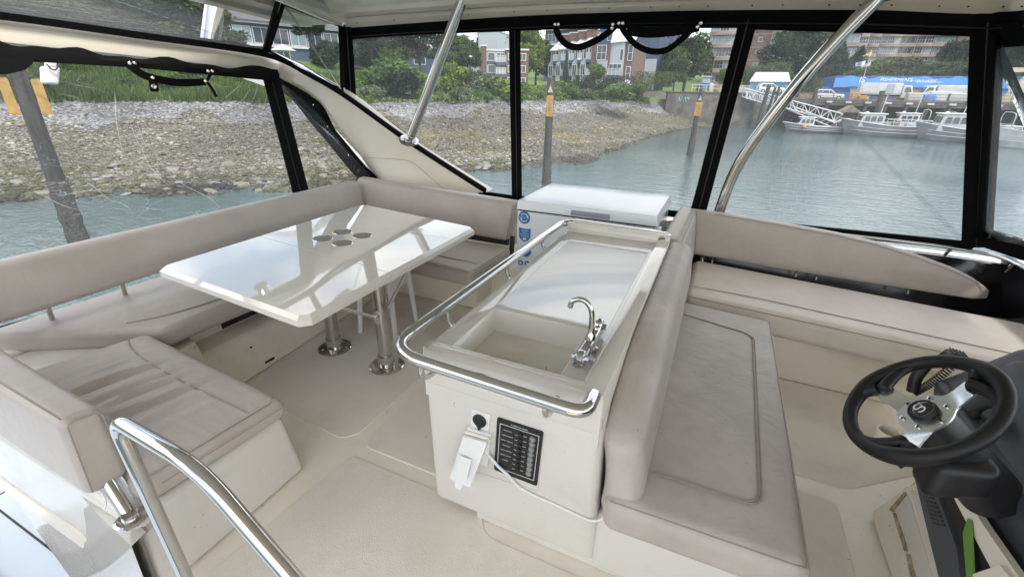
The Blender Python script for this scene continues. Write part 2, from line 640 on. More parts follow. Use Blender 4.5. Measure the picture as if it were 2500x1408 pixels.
def spline(pts, n=8, closed=False):
    P = np.array(pts, float)
    k = len(P)
    out = []
    rngk = k if closed else k - 1
    for i in range(rngk):
        if closed:
            p0, p1, p2, p3 = P[(i - 1) % k], P[i], P[(i + 1) % k], P[(i + 2) % k]
        else:
            p0, p1, p2, p3 = P[max(i - 1, 0)], P[i], P[i + 1], P[min(i + 2, k - 1)]
        for t in np.linspace(0, 1, n, endpoint=False):
            out.append(0.5 * ((2 * p1) + (p2 - p0) * t + (2 * p0 - 5 * p1 + 4 * p2 - p3) * t * t + (3 * p1 - p0 - 3 * p2 + p3) * t ** 3))
    if not closed:
        out.append(P[-1])
    return np.array(out)


def fillet(pts, rad, n=6, closed=False):
    P = [np.array(p, float) for p in pts]
    out = []
    k = len(P)
    for i in range(k):
        if not closed and i in (0, k - 1):
            out.append(P[i])
            continue
        a, b, c = P[i - 1], P[i], P[(i + 1) % k]
        rr = rad if np.isscalar(rad) else rad[i]
        d1, d2 = unit(a - b), unit(c - b)
        l = min(rr, 0.48 * np.linalg.norm(a - b), 0.48 * np.linalg.norm(c - b))
        p, q = b + d1 * l, b + d2 * l
        for t in np.linspace(0, 1, n + 1):
            out.append((1 - t) ** 2 * p + 2 * t * (1 - t) * b + t * t * q)
    return np.array(out)


def inset(poly, w):
    P = np.array(poly, float)
    n = len(P)
    nrm = np.zeros(3)
    for i in range(n):
        nrm += np.cross(P[i], P[(i + 1) % n])
    nrm = unit(nrm)
    out = []
    for i in range(n):
        e1 = unit(P[i] - P[i - 1])
        e2 = unit(P[(i + 1) % n] - P[i])
        n1, n2 = np.cross(nrm, e1), np.cross(nrm, e2)
        b = unit(n1 + n2)
        out.append(P[i] + b * min(w / max(np.dot(b, n1), 0.3), w * 2.2))
    return np.array(out), nrm


# ------------------------------------------------------------------ scene objects
_off = {}


def thing(name, label, cat, loc=(0, 0, 0), group=None, rotz=None):
    o = bpy.data.objects.new(name, None)
    o.empty_display_size = 0.2
    COL.objects.link(o)
    o.location = loc
    o['label'] = label
    o['category'] = cat
    if group:
        o['group'] = group
    if rotz is not None:
        o.rotation_euler = (0, 0, rotz)
        _off[o.name] = np.zeros(3)        # its parts are built in its own frame
    else:
        _off[o.name] = np.array(loc, float)
    return o


def part(name, mb, m, parent, angle=40, label=None, smooth=True):
    off = _off[parent.name]
    me = mb if isinstance(mb, bpy.types.Mesh) else mb.mesh(name, off, angle, smooth)
    if not me.materials:
        me.materials.append(m)
    o = bpy.data.objects.new(name, me)
    COL.objects.link(o)
    o.parent = parent
    _off[o.name] = off
    if label:
        o['label'] = label
    return o


def solo(name, mb, m, label, cat, group=None, angle=40, smooth=True):
    V = np.concatenate(mb.v)
    off = np.array([V[:, 0].mean(), V[:, 1].mean(), V[:, 2].min()])
    me = mb.mesh(name, off, angle, smooth)
    me.materials.append(m)
    o = bpy.data.objects.new(name, me)
    COL.objects.link(o)
    o.location = off
    o['label'] = label
    o['category'] = cat
    if group:
        o['group'] = group
    _off[o.name] = off
    return o


def struct(name, mb, m, angle=40, smooth=True, kind='structure', parent=None):
    me = mb if isinstance(mb, bpy.types.Mesh) else mb.mesh(name, (0, 0, 0), angle, smooth)
    if not me.materials:
        me.materials.append(m)
    o = bpy.data.objects.new(name, me)
    COL.objects.link(o)
    if parent:
        o.parent = parent
    else:
        o['kind'] = kind
    _off[o.name] = np.zeros(3)
    return o


def copy_tree(o, parent=None):
    c = o.copy()
    COL.objects.link(c)
    if parent:
        c.parent = parent
    _off[c.name] = _off.get(o.name, np.zeros(3))
    for ch in list(o.children):
        copy_tree(ch, c)
    return c


def raw_mesh(name, V, F, cols=None, mat_=None, smooth=False):
    """big numpy mesh, F is an (n,k) array"""
    me = bpy.data.meshes.new(name)
    V = np.ascontiguousarray(V, np.float32)
    F = np.ascontiguousarray(F, np.int32)
    n, k = F.shape
    me.vertices.add(len(V))
    me.vertices.foreach_set('co', V.ravel())
    me.loops.add(n * k)
    me.loops.foreach_set('vertex_index', F.ravel())
    me.polygons.add(n)
    me.polygons.foreach_set('loop_start', np.arange(0, n * k, k, dtype=np.int32))
    me.update(calc_edges=True)
    me.validate()
    if cols is not None:
        a = me.color_attributes.new('Col', 'FLOAT_COLOR', 'POINT')
        c = np.ones((len(V), 4), np.float32)
        c[:, :3] = cols
        a.data.foreach_set('color', c.ravel())
    if smooth:
        me.shade_smooth()
    if mat_:
        me.materials.append(mat_)
    return me


def text_mb(txt, size, org, ux, uy, depth=0.004, align='CENTER'):
    """real letters: outline font turned into thin solid mesh, laid out along ux/uy"""
    cu = bpy.data.curves.new('lettering', 'FONT')
    cu.body = txt
    cu.size = size
    cu.align_x = align
    cu.align_y = 'CENTER'
    cu.resolution_u = 3
    ob = bpy.data.objects.new('lettering', cu)
    COL.objects.link(ob)
    dg = bpy.context.evaluated_depsgraph_get()
    me = bpy.data.meshes.new_from_object(ob.evaluated_get(dg))
    V = np.zeros(len(me.vertices) * 3)
    me.vertices.foreach_get('co', V)
    V = V.reshape(-1, 3)
    F = [tuple(p.vertices) for p in me.polygons]
    bpy.data.objects.remove(ob)
    bpy.data.curves.remove(cu)
    bpy.data.meshes.remove(me)
    ux, uy = np.array(ux, float), np.array(uy, float)
    nz_ = np.cross(ux, uy)
    P = np.array(org) + V[:, :1] * ux + V[:, 1:2] * uy + nz_ * depth
    mb = MB()
    mb.add(P, F)
    return mb
# ================================================================== THE BOAT: deck and coamings
mb = MB()
mb.box((-3.5, 0.43, -0.12), (3.4, 4.6, 0.0))
mb.box((-0.45, -1.6, -0.12), (3.4, 0.4299, 0.0))
deck = struct('deck_floor', mb, M['gel'])


def deck_panel(poly, r=0.05):
    P = fillet([(*p, 0.0) for p in poly], r, 6, closed=True)
    i, _ = inset(P, 0.006)
    b = MB()
    n = len(P)
    V = np.concatenate([P + (0, 0, -0.002), i + (0, 0, 0.005)])
    b.add(V, [tuple(range(n, 2 * n))] + [(k, (k + 1) % n, n + (k + 1) % n, n + k) for k in range(n)])
    struct('deck_panel', b, M['floor'], angle=20, parent=deck)


deck_panel([(-1.465, 1.34), (-0.6, 1.34), (-0.6, 2.95), (-1.465, 2.95)], 0.07)
deck_panel([(-1.535, 0.47), (-0.50, 0.47), (-0.50, -1.4), (0.70, -1.4), (0.70, 1.16), (-0.62, 1.16), (-0.70, 1.27), (-1.46, 1.27)][::-1][::-1], 0.05)
deck_panel([(-2.5, 1.40), (-1.60, 1.33), (-1.535, 1.40), (-1.535, 2.95), (-2.5, 2.95)], 0.05)
deck_panel([(0.52, 1.2), (0.80, 1.5), (0.80, 2.02), (0.52, 2.02)], 0.05)
deck_panel([(0.52, 2.12), (0.86, 2.12), (1.35, 2.5), (1.35, 2.98), (0.52, 2.98)], 0.05)

# outer skin below the starboard end of the dinette, lower deck far below
mb = MB()
up_ = spline([(-4.4, 0.64, 0.29), (-3.4, 0.60, 0.30), (-2.4, 0.50, 0.30), (-1.9, 0.435, 0.30), (-1.60, 0.41, 0.295)], 8)
lo_ = spline([(-4.4, 0.60, 0.10), (-3.36, 0.50, -0.30), (-2.76, 0.44, -0.64), (-2.1, 0.38, -1.0), (-1.60, 0.37, -1.3)], 8)
G = np.array([up_ + (0, 0.05, 0.012), up_, up_ * 0.7 + lo_ * 0.3 + (0, -0.012, 0), up_ * 0.35 + lo_ * 0.65 + (0, -0.015, 0), lo_, lo_ + (0, 0.1, -0.01)])
mb.grid(G)
mb.grid(G + (0, 0.03, 0))
struct('flybridge_side', mb, M['gloss'], angle=60)
mb = MB()
mb.box((-1.60, 0.432, -2.0), (-0.45, 0.47, -0.121))
mb.box((-0.449, -1.6, -2.0), (-0.40, 0.47, -0.121))
mb.box((-1.66, 0.40, -2.0), (-1.601, 0.47, -0.001))
struct('stairwell_wall', mb, M['gelw'])
mb = MB()
mb.box((-9.5, -3.0, -2.15), (-4.2, 1.6, -2.0), 0.02)
mb.box((-4.196, -3.0, -2.15), (-1.0, 1.6, -2.0), 0.02)
struct('lower_deck', mb, M['paledeck'])
mb = MB()
for yy in (0.74, -0.1):
    mb.box((-9.4, yy - 0.008, -1.999), (-4.25, yy + 0.008, -1.996))
mb.box((-5.9, -2.9, -1.999), (-5.885, 1.5, -1.995))
struct('deck_seam', mb, M['dark'])
mb = MB()
mb.hexa([(-4.75, -0.5, -2), (-4.2, -0.5, -2), (-4.2, 0.40, -2), (-4.75, 0.36, -2)], [(-4.70, -0.45, -1.6), (-4.2, -0.45, -1.6), (-4.2, 0.33, -1.6), (-4.70, 0.30, -1.6)], 0.08, 4, 5)
solo('deck_cushion', mb, M['greycush'], 'dark grey cushion on the pale lower deck past the stair rail', 'cushion')
mb = MB()
mb.tube(spline([(-6.4, 0.55, -1.95), (-5.6, 0.50, -1.9), (-5.0, 0.38, -1.9), (-4.5, 0.2, -1.9)], 8), 0.07, 14)
solo('deck_fender', mb, M['wpl'], 'pale rounded roll lying on the lower deck beside the grey cushion', 'fender')

# port coaming inside the enclosure
mb = MB()
mb.box((-3.6, 4.30, -0.1), (2.3, 4.42, 0.66), 0.02)
mb.box((-1.9, 4.22, 0.60), (0.15, 4.43, 0.67), 0.02)
struct('port_coaming', mb, M['gel'])
mb = MB()
mb.hexa([(-0.1, 4.05, 0.0), (2.2, 4.0, 0.0), (2.2, 4.10, 0.0), (-0.1, 4.10, 0.0)], [(-0.1, 4.20, 0.68), (2.05, 4.22, 0.66), (2.05, 4.28, 0.66), (-0.1, 4.28, 0.68)], 0.01, 2, 2)
mb.hexa([(2.16, -1.5, 0.0), (2.22, -1.5, 0.0), (2.22, 4.1, 0.0), (2.16, 4.1, 0.0)], [(1.98, -1.5, 0.72), (2.04, -1.5, 0.72), (2.04, 4.25, 0.72), (1.98, 4.25, 0.72)], 0.01, 2, 2)
struct('forward_coaming', mb, M['smoke'])
mb = MB()
mb.box((-3.62, 0.5, -0.1), (-3.42, 4.4, 0.36), 0.02)
struct('aft_coaming', mb, M['gel'])

# ------------------------------------------------------------------ hardtop
roof = thing('hardtop', 'cream moulded hardtop over the flybridge with a screwed edge strip', 'roof', (-0.5, 2.0, 2.3))
mb = MB()
edge_pts = [(-4.50, 4.30, 2.37), (-3.6, 4.30, 2.375), (-1.9, 4.30, 2.385), (0.0, 4.30, 2.36), (1.4, 4.27, 2.30), (3.0, 4.1, 2.22)]
outer = edge_pts + [(3.0, -0.9, 2.22), (-3.0, -0.9, 2.30), (-3.2, 1.0, 2.30), (-3.80, 2.45, 2.32), (-4.42, 4.10, 2.335)]  # unseen rear and starboard outline runs straight on to block light
up = [(p[0], p[1], p[2] + 0.10) for p in outer]
inn, _ = inset(np.array(up), 0.35)
inn[:, 2] = np.array(up)[:, 2] - 0.01
n = len(outer)
V = np.array(outer).tolist() + (np.array(up) + (0, 0, 0.12)).tolist()
# underside: outer lip, two steps, then the flat ceiling
steps = [(0.0, 0.0), (0.14, 0.0), (0.16, 0.035), (0.34, 0.04), (0.36, 0.075), (0.50, 0.09), (0.56, 0.13)]
rings = []
for w, dz in steps:
    if w == 0:
        r_ = np.array(outer, float)
    else:
        r_, nn_ = inset(np.array(outer, float), w)
        r_[:, 2] = np.array(outer)[:, 2]
    rings.append(r_ + (0, 0, dz))
topr = np.array(outer, float) + (0, 0, 0.30)
V = np.concatenate([topr] + rings)
F = []
for k in range(len(rings)):
    for i in range(n):
        j = (i + 1) % n
        F.append((k * n + i, k * n + j, (k + 1) * n + j, (k + 1) * n + i))
F.append(tuple(len(rings) * n + i for i in range(n)))
F.append(tuple(range(n))[::-1])
mb.add(V, F)
part('shell', mb, M['hard'], roof, angle=25)
# aluminium strip with black screws along the port edge
mb = MB()
lip = np.array([at(840, 84, y=4.24), at(1255, 54, y=4.24), at(1520, 44, y=4.24), at(1800, 40, y=4.24), at(2100, 40, y=4.24), at(2395, 46, y=4.24), at(2560, 44, y=4.1)])
lips = spline(lip, 8)
lip_u = np.array([at(846, 46, y=4.14), at(1255, 17, y=4.14), at(1520, 8, y=4.14), at(1800, 2, y=4.14), at(2100, -1, y=4.14), at(2395, 3, y=4.14), at(2560, 0, y=4.0)])
lipu = spline(lip_u, 8)
mb.grid(np.array([lips + (0, 0.012, -0.004), lips, lipu, lipu + (0, -0.012, 0.002), lipu + (0, 0.2, 0.05)]))
part('edge_strip', mb, M['hard'], roof)
for k in range(20):
    kk = int((k + 0.5) / 20 * (len(lips) - 1))
    p = lips[kk] * 0.32 + lipu[kk] * 0.68
    b = MB()
    b.lathe([(0.006, -0.004), (0.006, 0.002), (0.003, 0.004)], p, unit(np.cross(lips[kk] - lipu[kk], (-1, 0, 0))) if np.dot(np.cross(lips[kk] - lipu[kk], (-1, 0, 0)), EYE - p) > 0 else unit(np.cross(lips[kk] - lipu[kk], (1, 0, 0))), 8)
    part('screw', b, M['blackp'], roof)
mb = MB()
tr0, tr1 = at(686, 0, x=-3.3), at(832, 62, y=4.1)
tr0 = tr0 + (tr0 - tr1) * 1.6
mb.ribbon([tr0, (tr0 + tr1) / 2, tr1], (0.75, -0.3, 0.0), 0.075, 0.03)
part('track', mb, M['alu'], roof)
mb = MB()
pc = at(2150, -4, y=4.02)
mb.lathe([(0.065, -0.01), (0.065, 0.012), (0.03, 0.02)], pc, (0, 0, -1), 20)
part('pipe_flange', mb, M['blackp'], roof)

# ------------------------------------------------------------------ radar arch: aft beam and port leg
arch = thing('arch', 'cream arch beam across the stern sweeping down to the port side', 'arch', (-4.3, 3.6, 0.7))
b0, b1 = at(0, 38, x=-4.3), at(0, 108, x=-4.3)
c0, c1 = at(640, 134, x=-4.3), at(645, 178, x=-4.3)
d = (b0 - c0)
ext = 0.9
mb = MB()
A0, A1 = b0 + (b0 - c0) * ext, b1 + (b1 - c1) * ext
prof = []
path_top = spline([A0, b0, (b0 + c0) / 2 + (0, 0, 0.012), c0, at(700, 158, y=3.85), at(850, 240, y=4.03), at(1000, 351, y=4.12), at(1190, 470, y=4.2)], 10)
path_bot = spline([A1, b1, (b1 + c1) / 2 + (0, 0, 0.008), c1, at(692, 196, y=3.85), at(775, 252, y=4.03), at(870, 372, y=4.12), at(935, 470, y=4.2)], 10)
path_bot[-1] = at(935, 470, y=4.2)
k = len(path_top)
t_ = np.linspace(0, 1, k)
nrm = np.zeros((k, 3))
for i in range(k):
    T = path_top[min(i + 1, k - 1)] - path_top[max(i - 1, 0)]
    hgt = path_bot[i] - path_top[i]
    v = unit(np.cross(T, hgt))
    if np.dot(v, path_top[i] - EYE) < 0:
        v = -v
    nrm[i] = v
V, F = [], []
for i in range(k):
    a, b, v = path_top[i], path_bot[i], nrm[i] * 0.14
    h = unit(b - a) * 0.02
    sec = [a + v * 0.55 - h * 0.2, a + v * 0.16 + h * 0.15, a + h * 1.4, (a * 0.62 + b * 0.38) - v * 0.10, b * 0.92 + a * 0.08 - v * 0.03, b + v * 0.15, b + v * 0.8, a + v * 0.9]
    V += sec
m_ = 8
for i in range(k - 1):
    for q in range(m_):
        q2 = (q + 1) % m_
        F.append((i * m_ + q, i * m_ + q2, (i + 1) * m_ + q2, (i + 1) * m_ + q))
F += [tuple(range(m_))[::-1], tuple((k - 1) * m_ + q for q in range(m_))]
mb.add(V, F)
part('beam', mb, M['hard'], arch, angle=32)
# recessed hatch outline on the leg
hp = [at(888, 384, y=4.10), at(995, 390, y=4.10), at(1015, 399, y=4.10), at(1096, 470, y=4.15), at(960, 470, y=4.15)]
mb = MB()
hl = fillet(hp[::1], 0.05, 5, closed=True) + (0, -0.019, 0)
mb.tube(hl, 0.0022, 6, closed=True)
part('hatch_line', mb, M['seam'], arch)
# white wing outboard
mb = MB()
wg = [at(560, 180, y=4.5), at(680, 196, y=4.5), at(760, 262, y=4.5), at(930, 442, y=4.5), at(900, 442, y=4.5), at(705, 232, y=4.5)]
mb.prism(wg, (0, 0.05, 0))
part('outer_wing', mb, M['gelw'], arch)

# ------------------------------------------------------------------ polished support pipes
def pipe(name, pts, r, label, foot=None, seg=16):
    t = thing(name, label, 'support pole', pts[0], 'polished poles that carry the hardtop')
    b = MB()
    b.tube(pts, r, seg)
    part('pole', b, M['steel'], t)
    if foot is not None:
        c, ax = foot
        fb = MB()
        fb.lathe([(0.10, 0), (0.10, 0.008), (0.085, 0.014), (0.055, 0.016), (0.051, 0.05)], c, ax, 24)
        part('foot_flange', fb, M['steel'], t, angle=18)
        u1 = unit(np.cross(ax, (1, 0.2, 0)))
        u2 = np.cross(unit(ax), u1)
        for q in range(3):
            sb = MB()
            sb.lathe([(0.008, 0), (0.008, 0.004), (0.004, 0.006)], np.array(c) + 0.078 * (math.cos(q * 2.1) * u1 + math.sin(q * 2.1) * u2) + unit(ax) * 0.010, ax, 8)
            part('screw', sb, M['alu'], t)
    return t


p0, p1 = at(1001, 342, y=4.05), at(1136, -20, y=3.98)
pipe('support_pole', [p0 + (p1 - p0) * t for t in (0, 0.3, 0.6, 1, 1.1)], 0.047, 'straight polished steel pole standing on the sloping arch leg', (p0 + (0, -0.02, -0.005), (0.35, -0.35, 0.85)))
pts = [at(1742, 560, y=4.2), at(1755, 520, y=4.2), at(1785, 440, y=4.2), at(1818, 378, y=4.18), at(1870, 305, y=4.14), at(1960, 190, y=4.08), at(2060, 80, y=4.04), at(2150, -10, y=4.0), at(2200, -60, y=3.98)]
pipe('support_pole', spline(pts, 8), 0.045, 'bent polished steel pole curving up in front of the wharf view')
pts = [at(508, 150, x=-4.75), at(512, 118, x=-4.75), at(522, 40, x=-4.75), at(532, -30, x=-4.75)]
pipe('support_pole', spline(pts, 5), [0.085] * 16, 'thick polished steel pole outside the upper stern window')

# ------------------------------------------------------------------ clear vinyl windows
def window(label, outer, mtl, w=0.04, name='vinyl_window', rad=0.06, rev=0.014, group='clear vinyl enclosure windows', cols=None):
    P = np.array(outer, float)
    c = P.mean(0)
    P = fillet(P, rad, 5, closed=True)
    I, nn = inset(P, w)
    if np.dot(nn, EYE - c) < 0:
        P = P[::-1]
        I, nn = inset(P, w)
    t = thing(name, label, 'window', c, group)
    b = MB()
    b.ring(P + nn * rev, I + nn * rev, -nn * rev * 2)
    part('frame', b, M['black'], t, angle=30)
    b = MB()
    b.add(I - nn * 0.001, [tuple(range(len(I)))])
    pn = part('pane', b, mtl, t, smooth=False)
    return t, P, I, nn


YP = 4.27
wA = window('port window left of the straight pole, sloping bottom edge along the arch leg', [at(836, 78, y=YP), at(1262, 56, y=YP), at(1268, 492, y=YP), at(1180, 480, y=YP), at(838, 226, y=YP)], M['pane'], 0.055)
wB = window('port window between the two middle black posts with hanging straps', [at(1250, 56, y=YP), at(1834, 48, y=YP), at(1696, 534, y=YP), at(1256, 490, y=YP)], M['pane'], 0.055)
wC = window('port window behind the bent pole showing the wharf', [at(1826, 48, y=YP), at(2412, 62, y=YP), at(2378, 612, y=YP), at(1690, 540, y=YP)], M['panem'], 0.065)
pD = [at(2402, 62, y=YP), at(2520, 52, y=3.98), at(2700, 40, y=3.4), at(2700, 700, y=3.2), at(2500, 634, y=3.95), at(2374, 592, y=YP)]
wD = window('forward window at the right edge beyond the corner post', pD, M['paneh'], 0.13)

# aft side
def aftpt(u, v, zt=1.85, zb=0.45):
    """stern curtain: leans out from the coaming to the beam"""
    r = ray(u, v)
    # plane through (-3.62, y, .36) and (-4.25, y, 1.86)
    nx, nz_ = unit((1.50, 0.63))
    dd = nx * (-3.62) + nz_ * 0.36
    t = (dd - nz_ * EYE[2]) / (nx * r[0] + nz_ * r[2])
    return EYE + r * t


PA = [aftpt(-260, 95), aftpt(0, 122), aftpt(330, 150), aftpt(660, 180), aftpt(745, 480), aftpt(430, 688), aftpt(0, 812), aftpt(-260, 880)]
wE = window('large stern window facing the rocky beach, creased clear vinyl', PA, M['panec'], 0.035, rad=0.02)
for pl2 in ([(318, 305), (330, 335), (338, 352), (352, 372)], [(335, 300), (344, 330), (352, 348)], [(200, 350), (250, 368), (283, 374), (288, 366), (294, 376), (300, 370), (306, 384)],
            [(300, 372), (316, 378), (330, 372)], [(206, 440), (235, 462), (268, 488)], [(268, 488), (300, 498), (322, 515)], [(380, 380), (430, 440), (500, 478), (535, 505)], [(338, 345), (368, 410), (410, 452)],
            [(280, 232), (284, 300), (300, 380)], [(505, 478), (520, 490), (532, 503)], [(610, 215), (598, 236), (584, 252)], [(628, 212), (622, 232), (614, 250)], [(592, 200), (570, 222), (548, 240)], [(90, 470), (150, 500), (190, 512)]):
    b = MB()
    Q = spline([aftpt(*q) + (0.004, 0, 0) for q in pl2], 8)
    n_ = len(Q)
    b.tube(Q, 0.0022 * np.sin(np.linspace(0.15, PI - 0.15, n_)) + 0.0006, 6)
    part('fold', b, M['crease'], wE[0])
b = MB()
b.tube([aftpt(-260, 876) + (0.012, 0, 0), aftpt(0, 804) + (0.012, 0, 0), aftpt(215, 744) + (0.012, 0, 0), aftpt(440, 681) + (0.012, 0, 0)], 0.010, 8)
part('edge_trim', b, M['black'], wE[0])
pF = [aftpt(654, 184), at(700, 205, y=3.9), at(770, 262, y=4.02), at(928, 452, y=4.12), at(820, 470, y=3.8), aftpt(738, 478)]
wF = window('narrow corner window between the stern post and the arch leg', pF, M['panec'], 0.03, rad=0.02)
pG = [at(-200, 8, x=-4.28), at(0, 28, x=-4.28), at(330, 75, x=-4.28), at(648, 124, x=-4.28), at(683, 2, x=-3.55), at(690, -60, x=-3.3), at(300, -120, x=-3.3), at(-200, -160, x=-3.3)]
wG = window('upper stern window above the arch beam, hazy vinyl', pG, M['paneh'], 0.028, rad=0.02)
pH = [at(652, 124, x=-4.28), at(740, 165, y=3.9), at(838, 226, y=4.05), at(834, 62, y=4.1), at(690, 4, x=-3.55)]
wH = window('upper corner window beside the arch with a view of the lawn', pH, M['paneh'], 0.022, rad=0.02)

# black canvas bands: along the hardtop edge and under the beam
mb = MB()
tp = [(836, 70), (1000, 58), (1255, 41), (1520, 31), (1800, 25), (2100, 25), (2420, 30), (2520, 22)]
bt = [(836, 98), (1000, 86), (1255, 76), (1520, 66), (1800, 66), (2100, 68), (2420, 80), (2520, 68)]
ys = [4.2] * 6 + [4.2, 3.9]
T_ = spline([at(*p, y=y) for p, y in zip(tp, ys)], 6)
B_ = spline([at(*p, y=y) for p, y in zip(bt, ys)], 6)
n_ = len(T_)
V = np.concatenate([T_, B_, T_ + (0, 0.03, 0), B_ + (0, 0.03, 0)])
F = []
for i in range(n_ - 1):
    F += [(i, n_ + i, n_ + i + 1, i + 1), (2 * n_ + i, 2 * n_ + i + 1, 3 * n_ + i + 1, 3 * n_ + i), (n_ + i, 3 * n_ + i, 3 * n_ + i + 1, n_ + i + 1), (i, i + 1, 2 * n_ + i + 1, 2 * n_ + i)]
mb.add(V, F)
val = thing('canvas_band', 'black canvas band along the port edge of the hardtop', 'canvas', T_[10])
part('band', mb, M['black'], val, angle=30)
mb = MB()
mb.tube((B_ * 0.8 + T_ * 0.2)[::3] + (0, -0.006, 0), 0.005, 6)
part('zip', mb, M['blackp'], val)

mb = MB()
us = np.linspace(-260, 672, 60)
top_v = np.interp(us, [-260, 0, 330, 660], [74, 103, 140, 171]) + 5 * np.sin(us / 37.0) + 3 * np.sin(us / 17.0)
bot_v = np.interp(us, [-260, 0, 330, 660], [122, 147, 166, 198])
T2 = np.array([aftpt(u, v) + (0.035, 0, 0) for u, v in zip(us, top_v)])
B2 = np.array([aftpt(u, v) + (0.05, 0, 0) for u, v in zip(us, bot_v)])
mid = (T2 + B2) / 2 + (0.02, 0, 0)
mb.grid(np.stack([T2, mid, B2, B2 - (0.03, 0, 0), T2 - (0.025, 0, 0)]))
val2 = thing('canvas_band', 'wavy black canvas flap hanging below the stern arch beam', 'canvas', T2[30])
part('flap', mb, M['black'], val2)
mb = MB()
mb.prism([aftpt(-260, 120) + (0.07, 0, 0), aftpt(0, 140) + (0.07, 0, 0), aftpt(72, 140) + (0.07, 0, 0), aftpt(62, 158) + (0.07, 0, 0), aftpt(45, 172) + (0.07, 0, 0), aftpt(0, 182) + (0.07, 0, 0), aftpt(-260, 200) + (0.07, 0, 0)], (0.012, 0, 0))
part('rolled_end', mb, M['black'], val2)
# flap down the inside of the arch leg
mb = MB()
Lf = [at(655, 176, y=3.78), at(700, 200, y=3.88), at(755, 232, y=3.97), at(790, 262, y=4.03), at(822, 322, y=4.08), at(860, 372, y=4.10), at(928, 440, y=4.13)]
Rt = [at(648, 190, y=3.80), at(672, 206, y=3.9), at(722, 248, y=3.99), at(762, 298, y=4.05), at(808, 352, y=4.10), at(848, 402, y=4.12), at(882, 440, y=4.15)]
Lf, Rt = spline(Lf, 6), spline(Rt, 6)
mb.grid(np.stack([Lf + (0, -0.03, 0), (Lf + Rt) / 2 + (0, -0.045, 0), Rt + (0, -0.03, 0), Rt, Lf]))
val3 = thing('canvas_band', 'black canvas strip running down the inside of the arch leg', 'canvas', Lf[20])
part('strip', mb, M['black'], val3)
for q in (16, 22, 30):
    b = MB()
    b.lathe([(0.010, 0), (0.010, 0.005), (0.005, 0.008)], Lf[q] * 0.8 + Rt[q] * 0.2 + (0, -0.042, 0), (0, -1, 0.2), 10)
    part('snap_button', b, M['steel'], val3)


# posts: paired zip tapes at each window joint
def post(label, top, bot, w, y=None):
    P = [np.array(top), (np.array(top) * 2 + np.array(bot)) / 3, (np.array(top) + 2 * np.array(bot)) / 3, np.array(bot)]
    t = thing('canvas_post', label, 'window post', bot, 'black zipped posts between the windows')
    for k, off in enumerate((-0.5, 0.5)):
        b = MB()
        e = unit(np.cross(P[-1] - P[0], EYE - P[1]))
        b.ribbon([p + e * off * w * 0.95 + unit(EYE - p) * 0.012 for p in P], e, w * 0.85, 0.012)
        part('zip_flap', b, M['black'], t)
    b = MB()
    b.tube([p + unit(EYE - p) * 0.016 for p in P], 0.006, 6)
    part('zip', b, M['blackp'], t)
    return t


post('black post left of the straight pole where the arch leg meets the port window', at(846, 66, y=4.17), at(858, 246, y=4.17), 0.06)
post('black post between the straight pole and the freezer', at(1256, 50, y=4.22), at(1262, 482, y=4.22), 0.058)
post('slanted black post left of the bent pole', at(1828, 46, y=4.22), at(1703, 524, y=4.22), 0.07)
post('black corner post at the right beyond the long bench', at(2412, 56, y=4.22), at(2384, 604, y=4.22), 0.088)
post('black post at the stern corner behind the dinette backrest', aftpt(656, 186) + (0.03, 0, 0), aftpt(731, 476) + (0.03, 0, 0), 0.085)
b0_, b1_ = at(681, 4, x=-3.6), at(652, 130, x=-4.25)
t = thing('canvas_post', 'thin black seam strip between the two upper stern windows', 'window post', b1_, 'black zipped posts between the windows')
b = MB()
b.ribbon([b0_ + (0.02, -0.02, 0), (b0_ + b1_) / 2 + (0.02, -0.02, 0), b1_ + (0.02, -0.02, 0)], unit(np.cross(b1_ - b0_, EYE - b0_)), 0.028, 0.012)
part('seam_tape', b, M['black'], t)
# zip track lying on the arch beam
mb = MB()
tk = spline([at(-150, 26, x=-4.26), at(0, 38, x=-4.26), at(330, 85, x=-4.26), at(640, 132, x=-4.26), at(745, 178, y=3.9), at(838, 231, y=4.02), at(1000, 346, y=4.12), at(1186, 466, y=4.2)], 8)
mb.ribbon(tk, (0.2, -0.25, 0.95), 0.05, 0.03)
solo('zip_track', mb, M['black'], 'long black zip track lying along the top of the cream arch', 'zip track')

# straps
def strap(label, ptlists, widths, pl, studs=(), extra=None):
    c = pl(*ptlists[0][0])
    t = thing('strap', label, 'strap', c, 'black roll-up straps on the windows')
    for pts, w in zip(ptlists, widths):
        Q = spline([pl(*p) for p in pts], 6)
        T = np.gradient(Q, axis=0)
        view = Q - EYE
        wd = np.cross(T, view)
        wd /= np.linalg.norm(wd, axis=1, keepdims=True)
        b = MB()
        b.ribbon(Q, wd, w, 0.005)
        part('webbing', b, M['black'], t)
    for s in studs:
        b = MB()
        p = pl(*s)
        ax = unit(EYE - p)
        b.lathe([(0.013, 0.0), (0.013, 0.006), (0.009, 0.009), (0.004, 0.009)], p + ax * 0.006, ax, 12)
        part('stud', b, M['steel'], t)
    if extra:
        extra(t)


py = lambda u, v: at(u, v, y=4.15)
strap('black strap looping below the hardtop edge, left loop of the pair', [[(1356, 56), (1362, 84), (1382, 108), (1412, 116), (1450, 102), (1480, 84), (1500, 66)]], [0.052], py, [(1355, 60), (1363, 60), (1496, 60), (1494, 69)])
strap('black strap with a long sagging loop and a flat band, right of the pair', [[(1514, 60), (1530, 86), (1556, 112), (1592, 126), (1628, 122), (1662, 98), (1694, 68)], [(1530, 74), (1580, 80), (1640, 76), (1708, 64)]], [0.045, 0.075], py, [(1511, 57), (1520, 57), (1703, 66), (1711, 57)])
pa = lambda u, v: aftpt(u, v) + (0.10, 0, 0)


